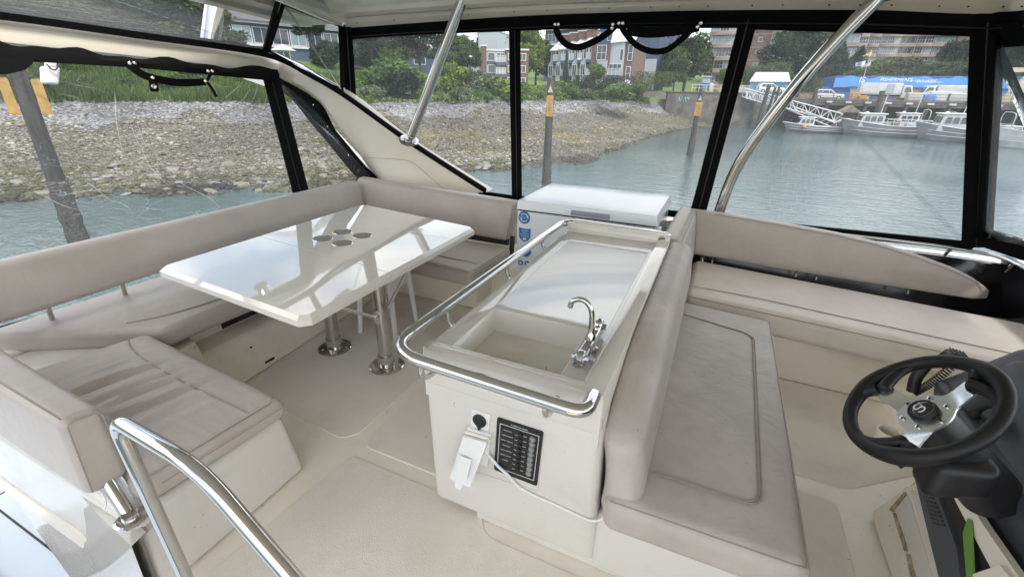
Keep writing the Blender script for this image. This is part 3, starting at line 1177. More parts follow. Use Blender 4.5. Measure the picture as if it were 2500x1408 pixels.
def tag_(t):
    b = MB()
    q = [pa(342, 190), pa(363, 195), pa(369, 224), pa(348, 224)]
    b.prism(fillet(q, 0.02, 3, closed=True), (0.006, 0, 0))
    part('tab', b, M['black'], t)
    b = MB()
    p = pa(355, 211) + (0.01, 0, 0)
    b.lathe([(0.018, 0), (0.018, 0.006), (0.012, 0.008), (0.006, 0.004)], p, unit(EYE - p), 12)
    part('stud', b, M['steel'], t)


strap('black strap hanging in the stern window with a square tab', [[(296, 158), (325, 180), (360, 192), (420, 202), (482, 200)], [(488, 172), (492, 186), (484, 200)], [(502, 172), (494, 186), (486, 198)], [(484, 198), (496, 212), (510, 236)]], [0.055, 0.02, 0.02, 0.024], pa, [(298, 155), (309, 155), (354, 190), (490, 174), (500, 174), (483, 198)], tag_)
# white lamp hanging outside
t = thing('hanging_lamp', 'small white plastic box lamp hanging outside the stern window', 'lamp', at(128, 205, x=-5.2))
q = lambda u, v: at(u, v, x=-5.2)
mb = MB()
mb.hexa([q(112, 204), q(146, 208), q(146, 208) + (-0.10, 0, 0), q(112, 204) + (-0.10, 0, 0)], [q(109, 162), q(149, 164), q(149, 164) + (-0.10, 0, 0), q(109, 162) + (-0.10, 0, 0)], 0.02, 2, 3)
part('housing', mb, M['wpl'], t)
mb = MB()
mb.tube(spline([q(110, 156) + (0.02, 0, 0), q(120, 168) + (0.03, 0, 0), q(132, 170) + (0.03, 0, 0), q(144, 152) + (0.02, 0, 0)], 6), 0.006, 8)
part('cable', mb, M['blackp'], t)
mb = MB()
mb.hexa([q(116, 164), q(140, 166), q(140, 166) + (-0.06, 0, 0), q(116, 164) + (-0.06, 0, 0)], [q(117, 140), q(138, 140), q(138, 140) + (-0.06, 0, 0), q(117, 140) + (-0.06, 0, 0)], 0.01, 2, 2)
part('bracket', mb, M['wpl'], t)

# stainless hand rail on the port and forward coaming
mb = MB()
rl = spline([at(1500, 536, y=4.2), at(1640, 541, y=4.2), at(1860, 552, y=4.2), at(2100, 578, y=4.2), at(2385, 615, y=4.18), at(2500, 655, y=4.0), at(2620, 705, y=3.7)], 8)
mb.tube(rl, 0.0115, 10)
t = thing('coaming_rail', 'thin polished rail along the coaming below the right windows', 'rail', rl[10])
part('tube', mb, M['steel'], t)
for k in (10, 30, 38):
    b = MB()
    b.tube([rl[k], rl[k] + (0, 0.05, -0.07)], 0.012, 8)
    part('rail_foot', b, M['steel'], t)
# ================================================================== DINETTE
def quad(p, z):
    return [(x, y, z) for x, y in p]


def cushion(parent, name, plan, z0, z1, m, r=0.045, puff=0.012, seam=True, n=8, top=None, puffs=0.0):
    b = MB()
    tp = quad(top or plan, z1)
    b.hexa(quad(plan, z0), tp, r, n, 5, puff, puffs)
    o = part(name, b, m, parent, angle=60)
    if seam:
        P = np.array(tp)
        I, _ = inset(P, r * 0.45)
        L = fillet(I + (0, 0, -r * 0.13), r * 1.4, 5, closed=True)
        s = MB()
        s.tube(L, 0.0026, 6, closed=True)
        part('piping', s, M['seam'], o)
    return o


sofa = thing('dinette_sofa', 'beige vinyl three-sided dinette sofa wrapped round the white table', 'sofa', (-2.8, 2.0, 0))
# moulded bases
b = MB()
b.hexa(quad([(-3.4, 0.43), (-1.60, 0.43), (-1.60, 1.10), (-3.4, 1.10)], 0.0), quad([(-3.4, 0.45), (-1.635, 0.45), (-1.635, 1.07), (-3.4, 1.07)], 0.345), 0.035, 4, 4)
part('seat_base', b, M['gelw'], sofa)
b = MB()
b.hexa(quad([(-3.4, 1.05), (-2.46, 1.12), (-2.62, 3.0), (-3.4, 3.0)], 0.0), quad([(-3.4, 1.05), (-2.70, 1.12), (-2.72, 3.0), (-3.4, 3.0)], 0.21), 0.04, 4, 4)
b.hexa(quad([(-3.4, 1.05), (-2.90, 1.12), (-2.90, 3.0), (-3.4, 3.0)], 0.19), quad([(-3.4, 1.05), (-2.90, 1.12), (-2.90, 3.0), (-3.4, 3.0)], 0.33), 0.01, 2, 2)
b.hexa(quad([(-3.0, 1.05), (-2.62, 1.05), (-2.68, 1.36), (-3.0, 1.42)], 0.15), quad([(-3.0, 1.05), (-2.66, 1.05), (-2.74, 1.36), (-3.0, 1.42)], 0.30), 0.02, 2, 3)
part('seat_base', b, M['gel'], sofa)
b = MB()
b.box((-2.898, 1.62, 0.222), (-2.885, 1.95, 0.262))
part('vent_slot', b, M['dark'], sofa)
b = MB()
b.lathe([(0.008, 0), (0.008, 0.004)], (-2.64, 1.62, 0.14), (1, 0, 0.5), 8)
part('screw_hole', b, M['dark'], sofa)
b = MB()
b.hexa([(-2.55, 1.62, 0.03), (-2.54, 1.62, 0.03), (-2.54, 1.70, 0.03), (-2.55, 1.70, 0.03)], [(-2.56, 1.63, 0.045), (-2.535, 1.63, 0.045), (-2.535, 1.70, 0.045), (-2.56, 1.70, 0.045)], 0.002, 1, 2)
part('vent_slot', b, M['dark'], sofa)
b = MB()
b.hexa(quad([(-2.75, 3.0), (-1.68, 3.03), (-1.62, 3.7), (-2.75, 3.7)], 0.0), quad([(-2.75, 2.92), (-1.66, 2.95), (-1.62, 3.7), (-2.75, 3.7)], 0.30), 0.03, 4, 4)
b.hexa(quad([(-1.70, 3.25), (-1.42, 3.25), (-1.42, 4.2), (-1.70, 4.2)], 0.0), quad([(-1.70, 3.25), (-1.42, 3.25), (-1.42, 4.2), (-1.70, 4.2)], 0.36), 0.02, 3, 3)
part('seat_base', b, M['gel'], sofa)
# cushions
def folds(P, t):
    # loose vinyl: long ripples across the seat, strongest in the middle
    P = P.copy()
    x, y = P[:, 0], P[:, 1]
    q = (x - 0.24 * y) / 0.115
    amp = np.exp(-((x + 2.30) / 0.38) ** 4) * np.exp(-((y - 0.78) / 0.22) ** 4)
    rip = np.maximum(np.sin(q * 2 * PI + 0.9 * np.sin(y * 9)), -0.35) + 0.4 * np.sin(q * 2 * PI * 1.63 + 1.0 + 2 * y)
    P[:, 2] += 0.0145 * amp * rip * np.clip(t[:, 2] * 4 - 3, 0, 1)
    return P


b = MB()
pl1 = [(-2.95, 0.52), (-1.645, 0.50), (-1.60, 1.08), (-2.80, 1.17)]
b.hexa(quad(pl1, 0.345), quad(pl1, 0.455), 0.05, 64, 6, 0.02, fn=folds)
c1_ = part('cushion', b, M['vinf'], sofa, angle=60)
s = MB()
s.tube([(-1.70, 0.535, 0.4535), (-1.665, 0.56, 0.4535), (-1.63, 1.02, 0.4535), (-1.66, 1.06, 0.4535)], 0.0026, 6)
s.tube([(-1.622, 0.56, 0.43), (-1.585, 1.04, 0.43)], 0.0025, 6)
part('piping', s, M['seam'], c1_)
s = MB()
s.tube(spline([(-1.66, 0.93, 0.459), (-1.80, 0.93, 0.469), (-2.1, 0.94, 0.4765), (-2.4, 0.965, 0.4755), (-2.65, 1.01, 0.468), (-2.80, 1.07, 0.455)], 8), 0.004, 6)
part('piping', s, M['seam'], c1_)
c2_ = cushion(sofa, 'cushion', [(-3.60, 0.70), (-2.74, 1.22), (-2.66, 3.0), (-3.60, 3.0)], 0.33, 0.46, M['vin'], 0.045, 0.01, seam=False)
s = MB()
s.tube(spline([(-2.99, 1.16, 0.463), (-2.87, 1.36, 0.468), (-2.80, 1.7, 0.470), (-2.76, 2.2, 0.472), (-2.74, 2.95, 0.468)], 8), 0.004, 6)
part('piping', s, M['seam'], c2_)
c3_ = cushion(sofa, 'cushion', [(-2.68, 2.84), (-1.60, 2.80), (-1.575, 3.50), (-2.68, 3.52)], 0.31, 0.445, M['vin'], 0.04, 0.02, seam=True)
s = MB()
s.tube(spline([(-2.5, 3.0, 0.461), (-2.0, 2.97, 0.464), (-1.72, 2.98, 0.455), (-1.64, 2.98, 0.446)], 8), 0.004, 6)
part('piping', s, M['seam'], c3_)
# back rests
b = MB()
b.hexa([(-3.42, 0.35, 0.565), (-3.30, 0.35, 0.56), (-3.28, 3.56, 0.60), (-3.40, 3.56, 0.60)], [(-3.50, 0.35, 0.86), (-3.385, 0.35, 0.865), (-3.37, 3.60, 0.865), (-3.49, 3.60, 0.865)], 0.04, 8, 5)
part('backrest', b, M['vin'], sofa, angle=60)
b = MB()
b.hexa([(-3.40, 3.56, 0.50), (-1.66, 3.56, 0.47), (-1.64, 3.68, 0.47), (-3.40, 3.68, 0.50)], [(-3.47, 3.66, 0.875), (-1.60, 3.62, 0.825), (-1.58, 3.75, 0.83), (-3.47, 3.78, 0.88)], 0.04, 8, 5)
o = part('backrest', b, M['vin'], sofa, angle=60)
s = MB()
s.tube([(-1.66, 3.565, 0.50), (-1.635, 3.585, 0.66), (-1.615, 3.615, 0.80)], 0.0026, 6)
part('piping', s, M['seam'], o)
b = MB()
b.hexa([(-3.2, 0.42, 0.445), (-1.745, 0.405, 0.445), (-1.745, 0.535, 0.445), (-3.2, 0.555, 0.445)], [(-3.2, 0.43, 0.76), (-1.77, 0.425, 0.755), (-1.755, 0.535, 0.745), (-3.2, 0.60, 0.75)], 0.035, 8, 5, 0.008)
o = part('backrest', b, M['vin'], sofa, angle=60)
s = MB()
s.tube(fillet([(-1.743, 0.418, 0.47), (-1.757, 0.438, 0.745), (-1.748, 0.525, 0.735), (-1.738, 0.525, 0.47)], 0.02, 4), 0.0026, 6)
s.tube([(-3.1, 0.447, 0.762), (-2.4, 0.445, 0.768), (-1.79, 0.438, 0.752)], 0.0026, 6)
part('piping', s, M['seam'], o)
# stanchions under the backrests
for y in (0.62, 1.0, 1.38, 1.8, 2.6):
    b = MB()
    b.tube([(-3.44, y, 0.34), (-3.41, y, 0.62)], 0.014, 10)
    part('stanchion', b, M['steel'], sofa)
b = MB()
b.tube([(-1.66, 0.455, 0.34), (-1.80, 0.475, 0.50)], 0.021, 14)
part('stanchion', b, M['steel'], sofa)
b = MB()
b.lathe([(0.05, 0), (0.05, 0.006), (0.042, 0.011), (0.026, 0.012), (0.024, 0.03)], (-1.655, 0.455, 0.345), (0, 0, 1), 22)
part('stanchion_flange', b, M['steel'], sofa, angle=18)
b = MB()
b.hexa([(-1.62, 3.54, 0.36), (-1.58, 3.54, 0.36), (-1.58, 3.57, 0.36), (-1.62, 3.57, 0.36)], [(-1.63, 3.58, 0.52), (-1.59, 3.58, 0.52), (-1.59, 3.61, 0.52), (-1.63, 3.61, 0.52)], 0.004, 1, 2)
b.hexa([(-2.2, 3.60, 0.42), (-1.66, 3.60, 0.42), (-1.66, 3.63, 0.42), (-2.2, 3.63, 0.42)], [(-2.2, 3.62, 0.49), (-1.66, 3.62, 0.49), (-1.66, 3.65, 0.49), (-2.2, 3.65, 0.49)], 0.004, 1, 2)
part('stanchion', b, M['blackp'], sofa)
# frayed tie under the starboard backrest
b = MB()
b.tube(spline([(-1.76, 0.44, 0.45), (-1.745, 0.44, 0.43), (-1.74, 0.435, 0.40), (-1.76, 0.43, 0.37)], 5), 0.003, 6)
part('frayed_cord', b, M['wpl'], sofa)
b = MB()
b.hexa([(-1.735, 0.50, 0.37), (-1.715, 0.50, 0.37), (-1.715, 0.505, 0.37), (-1.735, 0.505, 0.37)], [(-1.77, 0.50, 0.46), (-1.74, 0.50, 0.46), (-1.74, 0.505, 0.46), (-1.77, 0.505, 0.46)], 0.001, 1, 1)
part('tie', b, M['wpl'], sofa)

# ------------------------------------------------------------------ folding table
ZT = 0.75
tab = thing('dinette_table', 'glossy white folding table on two steel pedestals inside the dinette', 'table', (-2.35, 2.1, 0))
x0, x1 = -2.985, -1.665


def inset_var(P, ws):
    """offset every edge of a flat polygon by its own width"""
    P = np.array(P, float)
    n = len(P)
    out = []
    for i in range(n):
        d1, d2 = unit(P[i] - P[i - 1])[:2], unit(P[(i + 1) % n] - P[i])[:2]
        n1, n2 = np.array([-d1[1], d1[0]]), np.array([-d2[1], d2[0]])
        A2 = np.array([n1, n2])
        c = np.array([np.dot(n1, P[i][:2]) + ws[i - 1], np.dot(n2, P[i][:2]) + ws[i]])
        q = np.linalg.solve(A2, c)
        out.append((q[0], q[1], P[i][2]))
    return np.array(out)


def leaf(plan, ch, joint=()):
    b = MB()
    I = inset_var(quad(plan, ZT), [0.0012 if i in joint else ch for i in range(len(plan))])
    P0, P1 = np.array(quad(plan, ZT - 0.052)), np.array(quad(plan, ZT - 0.020))
    Ib, _ = inset(np.array(quad(plan, ZT - 0.055)), 0.012)
    n = len(plan)
    V = np.concatenate([Ib, P0, P1, I])
    F = [tuple(range(n))[::-1], tuple(range(3 * n, 4 * n))]
    for k in range(3):
        F += [(k * n + i, k * n + (i + 1) % n, (k + 1) * n + (i + 1) % n, (k + 1) * n + i) for i in range(n)]
    b.add(V, F)
    return b


def xs(y):
    return (-2.945 - (y - 1.39) * 0.022, -1.640 - (y - 1.3) * 0.012)


y0, ya, yb, y3 = 1.345, 2.03, 2.63, 3.10
g = 0.0016
part('table_leaf', leaf([(xs(y0)[0] + 0.035, y0 + 0.025), (xs(y0)[1] - 0.045, y0 - 0.065), (xs(y0)[1], y0 - 0.02), (xs(ya)[1], ya - 0.10 - g), (xs(ya)[0], ya + 0.04 - g), (xs(y0)[0], y0 + 0.075)], 0.022, (3,)), M['table'], tab, angle=20)
part('table_top', leaf([(xs(ya)[0], ya + 0.04 + g), (xs(ya)[1], ya - 0.10 + g), (xs(yb)[1], yb + 0.035 - g), (xs(yb)[0], yb - 0.06 - g)][:4], 0.022, (0, 2)), M['table'], tab, angle=20)
part('table_leaf', leaf([(xs(yb)[0], yb - 0.06 + g), (xs(yb)[1], yb + 0.035 + g), (xs(y3)[1], y3 - 0.13), (xs(y3)[1] - 0.045, y3 - 0.085), (xs(y3)[0] + 0.06, y3 + 0.09), (xs(y3)[0], y3 + 0.03)], 0.022, (0,)), M['table'], tab, angle=20)
for (u, v) in [(836, 566), (788, 582), (884, 575), (836, 593)]:
    p = at(u, v, z=ZT)
    b = MB()
    b.lathe([(0.0665, 0.0005), (0.067, 0.003), (0.069, 0.0045), (0.072, 0.003), (0.0735, 0.0005)], p, (0, 0, 1), 30)
    o = part('cup_holder', b, M['steel'], tab)
    b = MB()
    b.lathe([(0.0662, 0.0008), (0.0662, 0.0022)], p, (0, 0, 1), 24)
    part('grille', b, M['grille'], o)
for (lx, ly) in ((-1.826, 2.003), (-2.313, 2.019)):
    b = MB()
    b.tube([(lx, ly, 0.0), (lx, ly, 0.09), (lx, ly, 0.695)], 0.045, 24)
    lg = part('pedestal', b, M['steel'], tab)
    b = MB()
    b.lathe([(0.118, 0.0), (0.118, 0.007), (0.111, 0.011), (0.056, 0.013), (0.053, 0.055), (0.050, 0.085), (0.053, 0.086), (0.053, 0.09), (0.046, 0.092)], (lx, ly, 0.004), (0, 0, 1), 32)
    part('base_flange', b, M['steel'], lg, angle=18)
    for q in range(5):
        b = MB()
        a = q * 2 * PI / 5 + 0.4
        b.lathe([(0.009, 0), (0.009, 0.003), (0.005, 0.0045), (0.002, 0.003)], (lx + 0.085 * math.cos(a), ly + 0.085 * math.sin(a), 0.0145), (0, 0, 1), 10)
        part('screw', b, M['alu'], lg)
    for sy in (-1, 1):
        b = MB()
        b.tube([(lx, ly + sy * 0.055, 0.40 if lx > -2 else 0.43), (lx - 0.02, ly + sy * 0.46, 0.69)], 0.011, 10)
        part('brace', b, M['alu'], tab)
        b = MB()
        b.hexa([(lx - 0.018, ly + sy * 0.038 - 0.012, 0.35), (lx + 0.018, ly + sy * 0.038 - 0.012, 0.35), (lx + 0.018, ly + sy * 0.038 + 0.012, 0.35), (lx - 0.018, ly + sy * 0.038 + 0.012, 0.35)],
               [(lx - 0.018, ly + sy * 0.048 - 0.016, 0.43), (lx + 0.018, ly + sy * 0.048 - 0.016, 0.43), (lx + 0.018, ly + sy * 0.048 + 0.016, 0.43), (lx - 0.018, ly + sy * 0.048 + 0.016, 0.43)], 0.005, 1, 2)
        part('brace_bracket', b, M['alu'], tab)
    b = MB()
    b.box((lx - 0.09, ly - 0.20, 0.682), (lx + 0.09, ly + 0.20, 0.697))
    part('mounting_plate', b, M['alu'], tab)

# white stool under the table
st = thing('stool', 'white plastic stool standing under the table behind the front pedestal', 'stool', (-2.12, 2.42, 0))
feet = [at(880, 812, z=0), at(967, 830, z=0), at(1017, 783, z=0)]
feet.append(feet[0] + feet[2] - feet[1])
cen = np.mean(feet, axis=0)
for f in feet:
    top = cen + (f - cen) * 0.80 + (0, 0, 0.47)
    b = MB()
    b.tube([f, f * 0.5 + top * 0.5, top], [0.017, 0.021, 0.025], 12)
    part('leg', b, M['wpl'], st)
P = np.array([cen + (f - cen) * 0.92 for f in feet])
P = P[[0, 1, 2, 3]]
b = MB()
b.hexa([(*p[:2], 0.445) for p in P], [(*p[:2], 0.485) for p in P], 0.018, 4, 4)
part('seat', b, M['wpl'], st)
b = MB()
I = np.array([cen + (f - cen) * 0.80 for f in feet])
for i in range(4):
    p, q = I[i], I[(i + 1) % 4]
    b.hexa([(*p[:2], 0.36), (*q[:2], 0.36), (*(q[:2] * 0.97 + cen[:2] * 0.03), 0.36), (*(p[:2] * 0.97 + cen[:2] * 0.03), 0.36)], [(*p[:2], 0.445), (*q[:2], 0.445), (*(q[:2] * 0.97 + cen[:2] * 0.03), 0.445), (*(p[:2] * 0.97 + cen[:2] * 0.03), 0.445)], 0.003, 1, 1)
part('apron', b, M['wpl'], st)

# ------------------------------------------------------------------ stair rail
sr = thing('stair_rail', 'bent polished steel grab rail standing at the stairwell in the foreground', 'rail', (-1.42, 0.445, 0))
pk = [at(466, 1415, x=-1.42), at(276, 1030, x=-1.42)]
b = MB()
post_bot = np.array([-1.415, 0.452, 0.0])
path = fillet([(-1.415, 0.452, -0.05), (-1.425, 0.447, 0.885), (-1.02, 0.428, 0.892), (-0.745, 0.42, 0.66), (-0.45, 0.41, 0.40)], [0, 0.07, 0.11, 0.05, 0], 9)
b.tube(path, 0.0205, 20)
part('tube', b, M['steel'], sr)

# ------------------------------------------------------------------ chest freezer
fz = thing('chest_freezer', 'white chest freezer with blue round labels behind the galley console', 'freezer', (-0.86, 3.6, 0))
zt = 0.945
f0, f1 = at(1263, 487, z=zt), at(1606, 531, z=zt)
k0, k1 = at(1335, 445, z=zt), at(1633, 474, z=zt)
f0[1] = f1[1] = 0.5 * (f0[1] + f1[1])
print('freezer', f0, f1, k0, k1)
xa, xb = f0[0], f1[0]
ya_, yb_ = f0[1], k0[1]
b = MB()
b.hexa(quad([(xa, ya_), (xb, ya_), (xb + 0.01, yb_), (xa - 0.005, yb_)], zt - 0.075), quad([(xa + 0.012, ya_ + 0.012), (xb - 0.012, ya_ + 0.012), (xb - 0.01, yb_ - 0.012), (xa + 0.006, yb_ - 0.012)], zt), 0.006, 4, 3)
lid = part('lid', b, M['freezer'], fz)
b = MB()
b.hexa(quad([(xa + 0.46, ya_ - 0.006), (xa + 0.76, ya_ - 0.006), (xa + 0.76, ya_ + 0.01), (xa + 0.46, ya_ + 0.01)], zt - 0.066), quad([(xa + 0.46, ya_ - 0.006), (xa + 0.76, ya_ - 0.006), (xa + 0.76, ya_ + 0.01), (xa + 0.46, ya_ + 0.01)], zt - 0.028), 0.004, 1, 2)
part('handle', b, M['freezerd'], lid)
b = MB()
b.hexa(quad([(xa + 0.004, ya_ + 0.012), (xb - 0.004, ya_ + 0.012), (xb - 0.004, yb_), (xa + 0.004, yb_)], 0.02), quad([(xa + 0.004, ya_ + 0.012), (xb - 0.004, ya_ + 0.012), (xb - 0.004, yb_), (xa + 0.004, yb_)], zt - 0.088), 0.012, 4, 3)
body = part('body', b, M['freezer'], fz)
b = MB()
b.box((xa + 0.01, ya_ + 0.02, zt - 0.0885), (xb - 0.01, yb_ - 0.02, zt - 0.0745))
part('gasket', b, M['dark'], fz)
# clear hinge covers at the right end
b = MB()
b.hexa(quad([(xb + 0.002, ya_ + 0.02), (xb + 0.03, ya_ + 0.02), (xb + 0.03, ya_ + 0.07), (xb + 0.002, ya_ + 0.07)], 0.62), quad([(xb + 0.002, ya_ + 0.02), (xb + 0.03, ya_ + 0.02), (xb + 0.03, ya_ + 0.07), (xb + 0.002, ya_ + 0.07)], 0.86), 0.006, 1, 2)
part('corner_guard', b, M['wpl'], fz)


def on_front(u, v):
    return at(u, v, y=ya_ + 0.011)


def disc(parent, c, r, m, th=0.0016, name='label'):
    bb = MB()
    bb.lathe([(r, 0), (r, th)], c, (0, -1, 0), 26)
    return part(name, bb, m, parent)


def letters(parent, txt, size, c, m, ux=(1, 0, 0), uy=(0, 0, 1), depth=0.0022, name='lettering'):
    return part(name, text_mb(txt, size, c, ux, uy, depth), m, parent, smooth=False)


c = on_front(1280, 531)
lb = disc(body, c, 0.052, M['blue'])
letters(lb, 'CONVERTIBLE', 0.0145, c + (0, 0, 0), M['white'])
for s0, s1 in ((0.45, 2.6), (3.6, 5.75)):
    bb = MB()
    aa = np.linspace(s0, s1, 10)
    bb.tube([c + (0.031 * math.cos(a), -0.003, 0.031 * math.sin(a)) for a in aa], 0.0032, 6)
    e = c + (0.031 * math.cos(s0), -0.003, 0.031 * math.sin(s0))
    bb.prism([e + (0.010, 0, 0.004), e + (-0.009, 0, 0.008), e + (0.004, 0, -0.012)], (0, -0.001, 0))
    part('arrow', bb, M['white'], lb)
c = on_front(1281, 573)
sh = [(-0.053, 0.058), (-0.02, 0.052), (0.02, 0.052), (0.053, 0.058), (0.050, -0.02), (0.03, -0.046), (0, -0.062), (-0.03, -0.046), (-0.050, -0.02)]
bb = MB()
bb.prism([c + (x, 0, z) for x, z in sh], (0, -0.0016, 0))
lb = part('label', bb, M['blue'], body)
for i, tx in enumerate(('SUMMER', 'READY', 'FAST FREEZE', 'IN GARAGE')):
    letters(lb, tx, 0.0135, c + (0, 0, 0.036 - i * 0.0165), M['white'])
bb = MB()
bb.box(c + (-0.014, -0.003, -0.045), c + (0.014, -0.0017, -0.028))
part('garage_icon', bb, M['white'], lb)
c = on_front(1283, 613)
lb = disc(body, c, 0.050, M['blue'])
bb = MB()
bb.box(c + (-0.02, -0.003, -0.012), c + (0.02, -0.0017, 0.014))
part('icon', bb, M['white'], lb)
for uu, vv in ((1271, 641), (1287, 643)):
    c = on_front(uu, vv)
    lb = disc(body, c, 0.023, M['blue'])
    bb = MB()
    bb.box(c + (-0.009, -0.003, -0.010), c + (0.009, -0.0017, 0.008))
    part('icon', bb, M['white'], lb)
c = on_front(1560, 573)
letters(body, 'Danby', 0.04, c, M['blackp'])

# ------------------------------------------------------------------ galley console
con = thing('galley_console', 'cream galley console with moulded sink and wrap-around steel rail', 'galley unit', (-0.55, 2.05, 0))
XC = [-0.905, -0.80, -0.36, -0.275, -0.205]
b = MB()
# cabinet body: four walls as one rounded block, open recess cut on top by the counter part
b.hexa([(-0.905, 1.20, 0.045), (-0.16, 1.20, 0.045), (-0.16, 2.96, 0.045), (-0.905, 2.96, 0.045)], [(-0.886, 1.160, 0.74), (-0.192, 1.160, 0.74), (-0.192, 2.962, 0.74), (-0.886, 2.962, 0.74)], 0.035, 4, 4)
cab = part('cabinet', b, M['console'], con)
# base block running under the helm seat
b = MB()
b.hexa(quad([(-0.70, 1.22), (0.40, 1.22), (0.40, 2.95), (-0.70, 2.95)], 0.0), quad([(-0.70, 1.22), (0.40, 1.22), (0.40, 2.95), (-0.70, 2.95)], 0.06), 0.01, 2, 2)
part('toe_kick', b, M['console'], con)


def blockfield(b, xs_, ys_, H, zb):
    """stepped tray: one flat cell per height, walls wherever the height changes"""
    nx, ny = len(xs_) - 1, len(ys_) - 1
    V, F = [], []

    def q(*p):
        k = len(V)
        V.extend(p)
        F.append((k, k + 1, k + 2, k + 3))
    hh = lambda i, j: H[i][j] if 0 <= i < nx and 0 <= j < ny else zb
    for i in range(nx):
        for j in range(ny):
            z = H[i][j]
            q((xs_[i], ys_[j], z), (xs_[i + 1], ys_[j], z), (xs_[i + 1], ys_[j + 1], z), (xs_[i], ys_[j + 1], z))
    for i in range(nx + 1):
        for j in range(ny):
            a, c = hh(i - 1, j), hh(i, j)
            if abs(a - c) > 1e-6:
                q((xs_[i], ys_[j], a), (xs_[i], ys_[j + 1], a), (xs_[i], ys_[j + 1], c), (xs_[i], ys_[j], c))
    for i in range(nx):
        for j in range(ny + 1):
            a, c = hh(i, j - 1), hh(i, j)
            if abs(a - c) > 1e-6:
                q((xs_[i], ys_[j], a), (xs_[i + 1], ys_[j], a), (xs_[i + 1], ys_[j], c), (xs_[i], ys_[j], c))
    return b.add(V, F)


def bevelled(mb_, name, off, width, seg=3, ang=30):
    me = mb_.mesh(name, off, 30)
    bm = bmesh.new()
    bm.from_mesh(me)
    bmesh.ops.remove_doubles(bm, verts=bm.verts, dist=1e-5)
    bmesh.ops.recalc_face_normals(bm, faces=bm.faces)
    bmesh.ops.dissolve_limit(bm, angle_limit=0.01, verts=bm.verts, edges=bm.edges)
    ed = [e for e in bm.edges if len(e.link_faces) == 2 and e.calc_face_angle(0) > math.radians(ang)]
    bmesh.ops.bevel(bm, geom=ed, offset=width, segments=seg, affect='EDGES', clamp_overlap=True, profile=0.5)
    bm.to_mesh(me)
    bm.free()
    me.shade_smooth()
    me.set_sharp_from_angle(angle=math.radians(50))
    return me


import bmesh
b = MB()
X_ = [-0.883, -0.835, -0.800, -0.365, -0.295, -0.270, -0.196]
Y_ = [1.165, 1.215, 1.60, 1.645, 2.70, 2.78, 2.90, 2.965]
rim, lowr, tray, cnt, snk = 0.875, 0.855, 0.842, 0.848, 0.66
H = [
    [rim, lowr, lowr, lowr, lowr, lowr, 0.92],
    [rim, lowr, lowr, lowr, lowr, lowr, 0.92],
    [rim, snk, lowr, cnt, lowr, lowr, 0.92],
    [rim, lowr, lowr, cnt, lowr, lowr, 0.92],
    [rim, lowr, lowr, lowr, lowr, lowr, 0.92],
    [rim, rim, rim, rim, rim, rim, 0.92],
]
blockfield(b, X_, Y_, H, 0.655)
part('counter', bevelled(b, 'counter', _off[con.name], 0.011), M['counter'], con)
# raised end wall towards the freezer
b = MB()
b.hexa([(-0.868, 2.885, 0.86), (-0.198, 2.885, 0.86), (-0.206, 2.968, 0.86), (-0.868, 2.968, 0.86)], [(-0.85, 2.93, 0.935), (-0.215, 2.93, 0.925), (-0.215, 2.968, 0.925), (-0.85, 2.968, 0.935)], 0.012, 4, 3)
part('end_wall', b, M['counter'], con)
# front bolster roll
b = MB()
b.hexa([(-0.8875, 1.1615, 0.70), (-0.1905, 1.1615, 0.70), (-0.1905, 1.222, 0.70), (-0.8875, 1.222, 0.70)], [(-0.878, 1.150, 0.885), (-0.205, 1.16, 0.878), (-0.205, 1.214, 0.872), (-0.868, 1.214, 0.878)], 0.026, 5, 5)
part('front_roll', b, M['counter'], con)
# drain and speck
b = MB()
b.lathe([(0.028, 0), (0.028, 0.003), (0.012, 0.001)], (-0.58, 1.50, 0.662), (0, 0, 1), 20)
part('drain', b, M['steel'], con)
# grab rail
rz = 0.905
b = MB()
rp = fillet([(-0.225, 1.155, rz - 0.03), (-0.222, 1.035, rz - 0.012), (-0.95, 1.045, rz), (-0.925, 2.955, rz), (-0.25, 2.965, rz), (-0.245, 2.90, rz - 0.02)], [0, 0.055, 0.155, 0.12, 0.04, 0], 10)
b.tube(rp, 0.0225, 20)
rail = part('grab_rail', b, M['steel'], con)
for yy in (1.43, 2.02, 2.56):
    b = MB()
    b.tube(spline([(-0.935, yy, rz - 0.01), (-0.934, yy, rz - 0.05), (-0.915, yy, rz - 0.085), (-0.875, yy, rz - 0.10)], 5), 0.011, 12)
    part('rail_bracket', b, M['steel'], rail)
for xx in (-0.80, -0.345):
    b = MB()
    b.tube(spline([(xx, 1.042, rz - 0.015), (xx, 1.045, rz - 0.06), (xx, 1.075, rz - 0.085), (xx, 1.14, rz - 0.09)], 5), 0.011, 12)
    b.lathe([(0.032, 0), (0.032, 0.006), (0.02, 0.012), (0.012, 0.014)], (xx, 1.172, rz - 0.09), (0, -1, 0), 20)
    part('rail_bracket', b, M['steel'], rail)
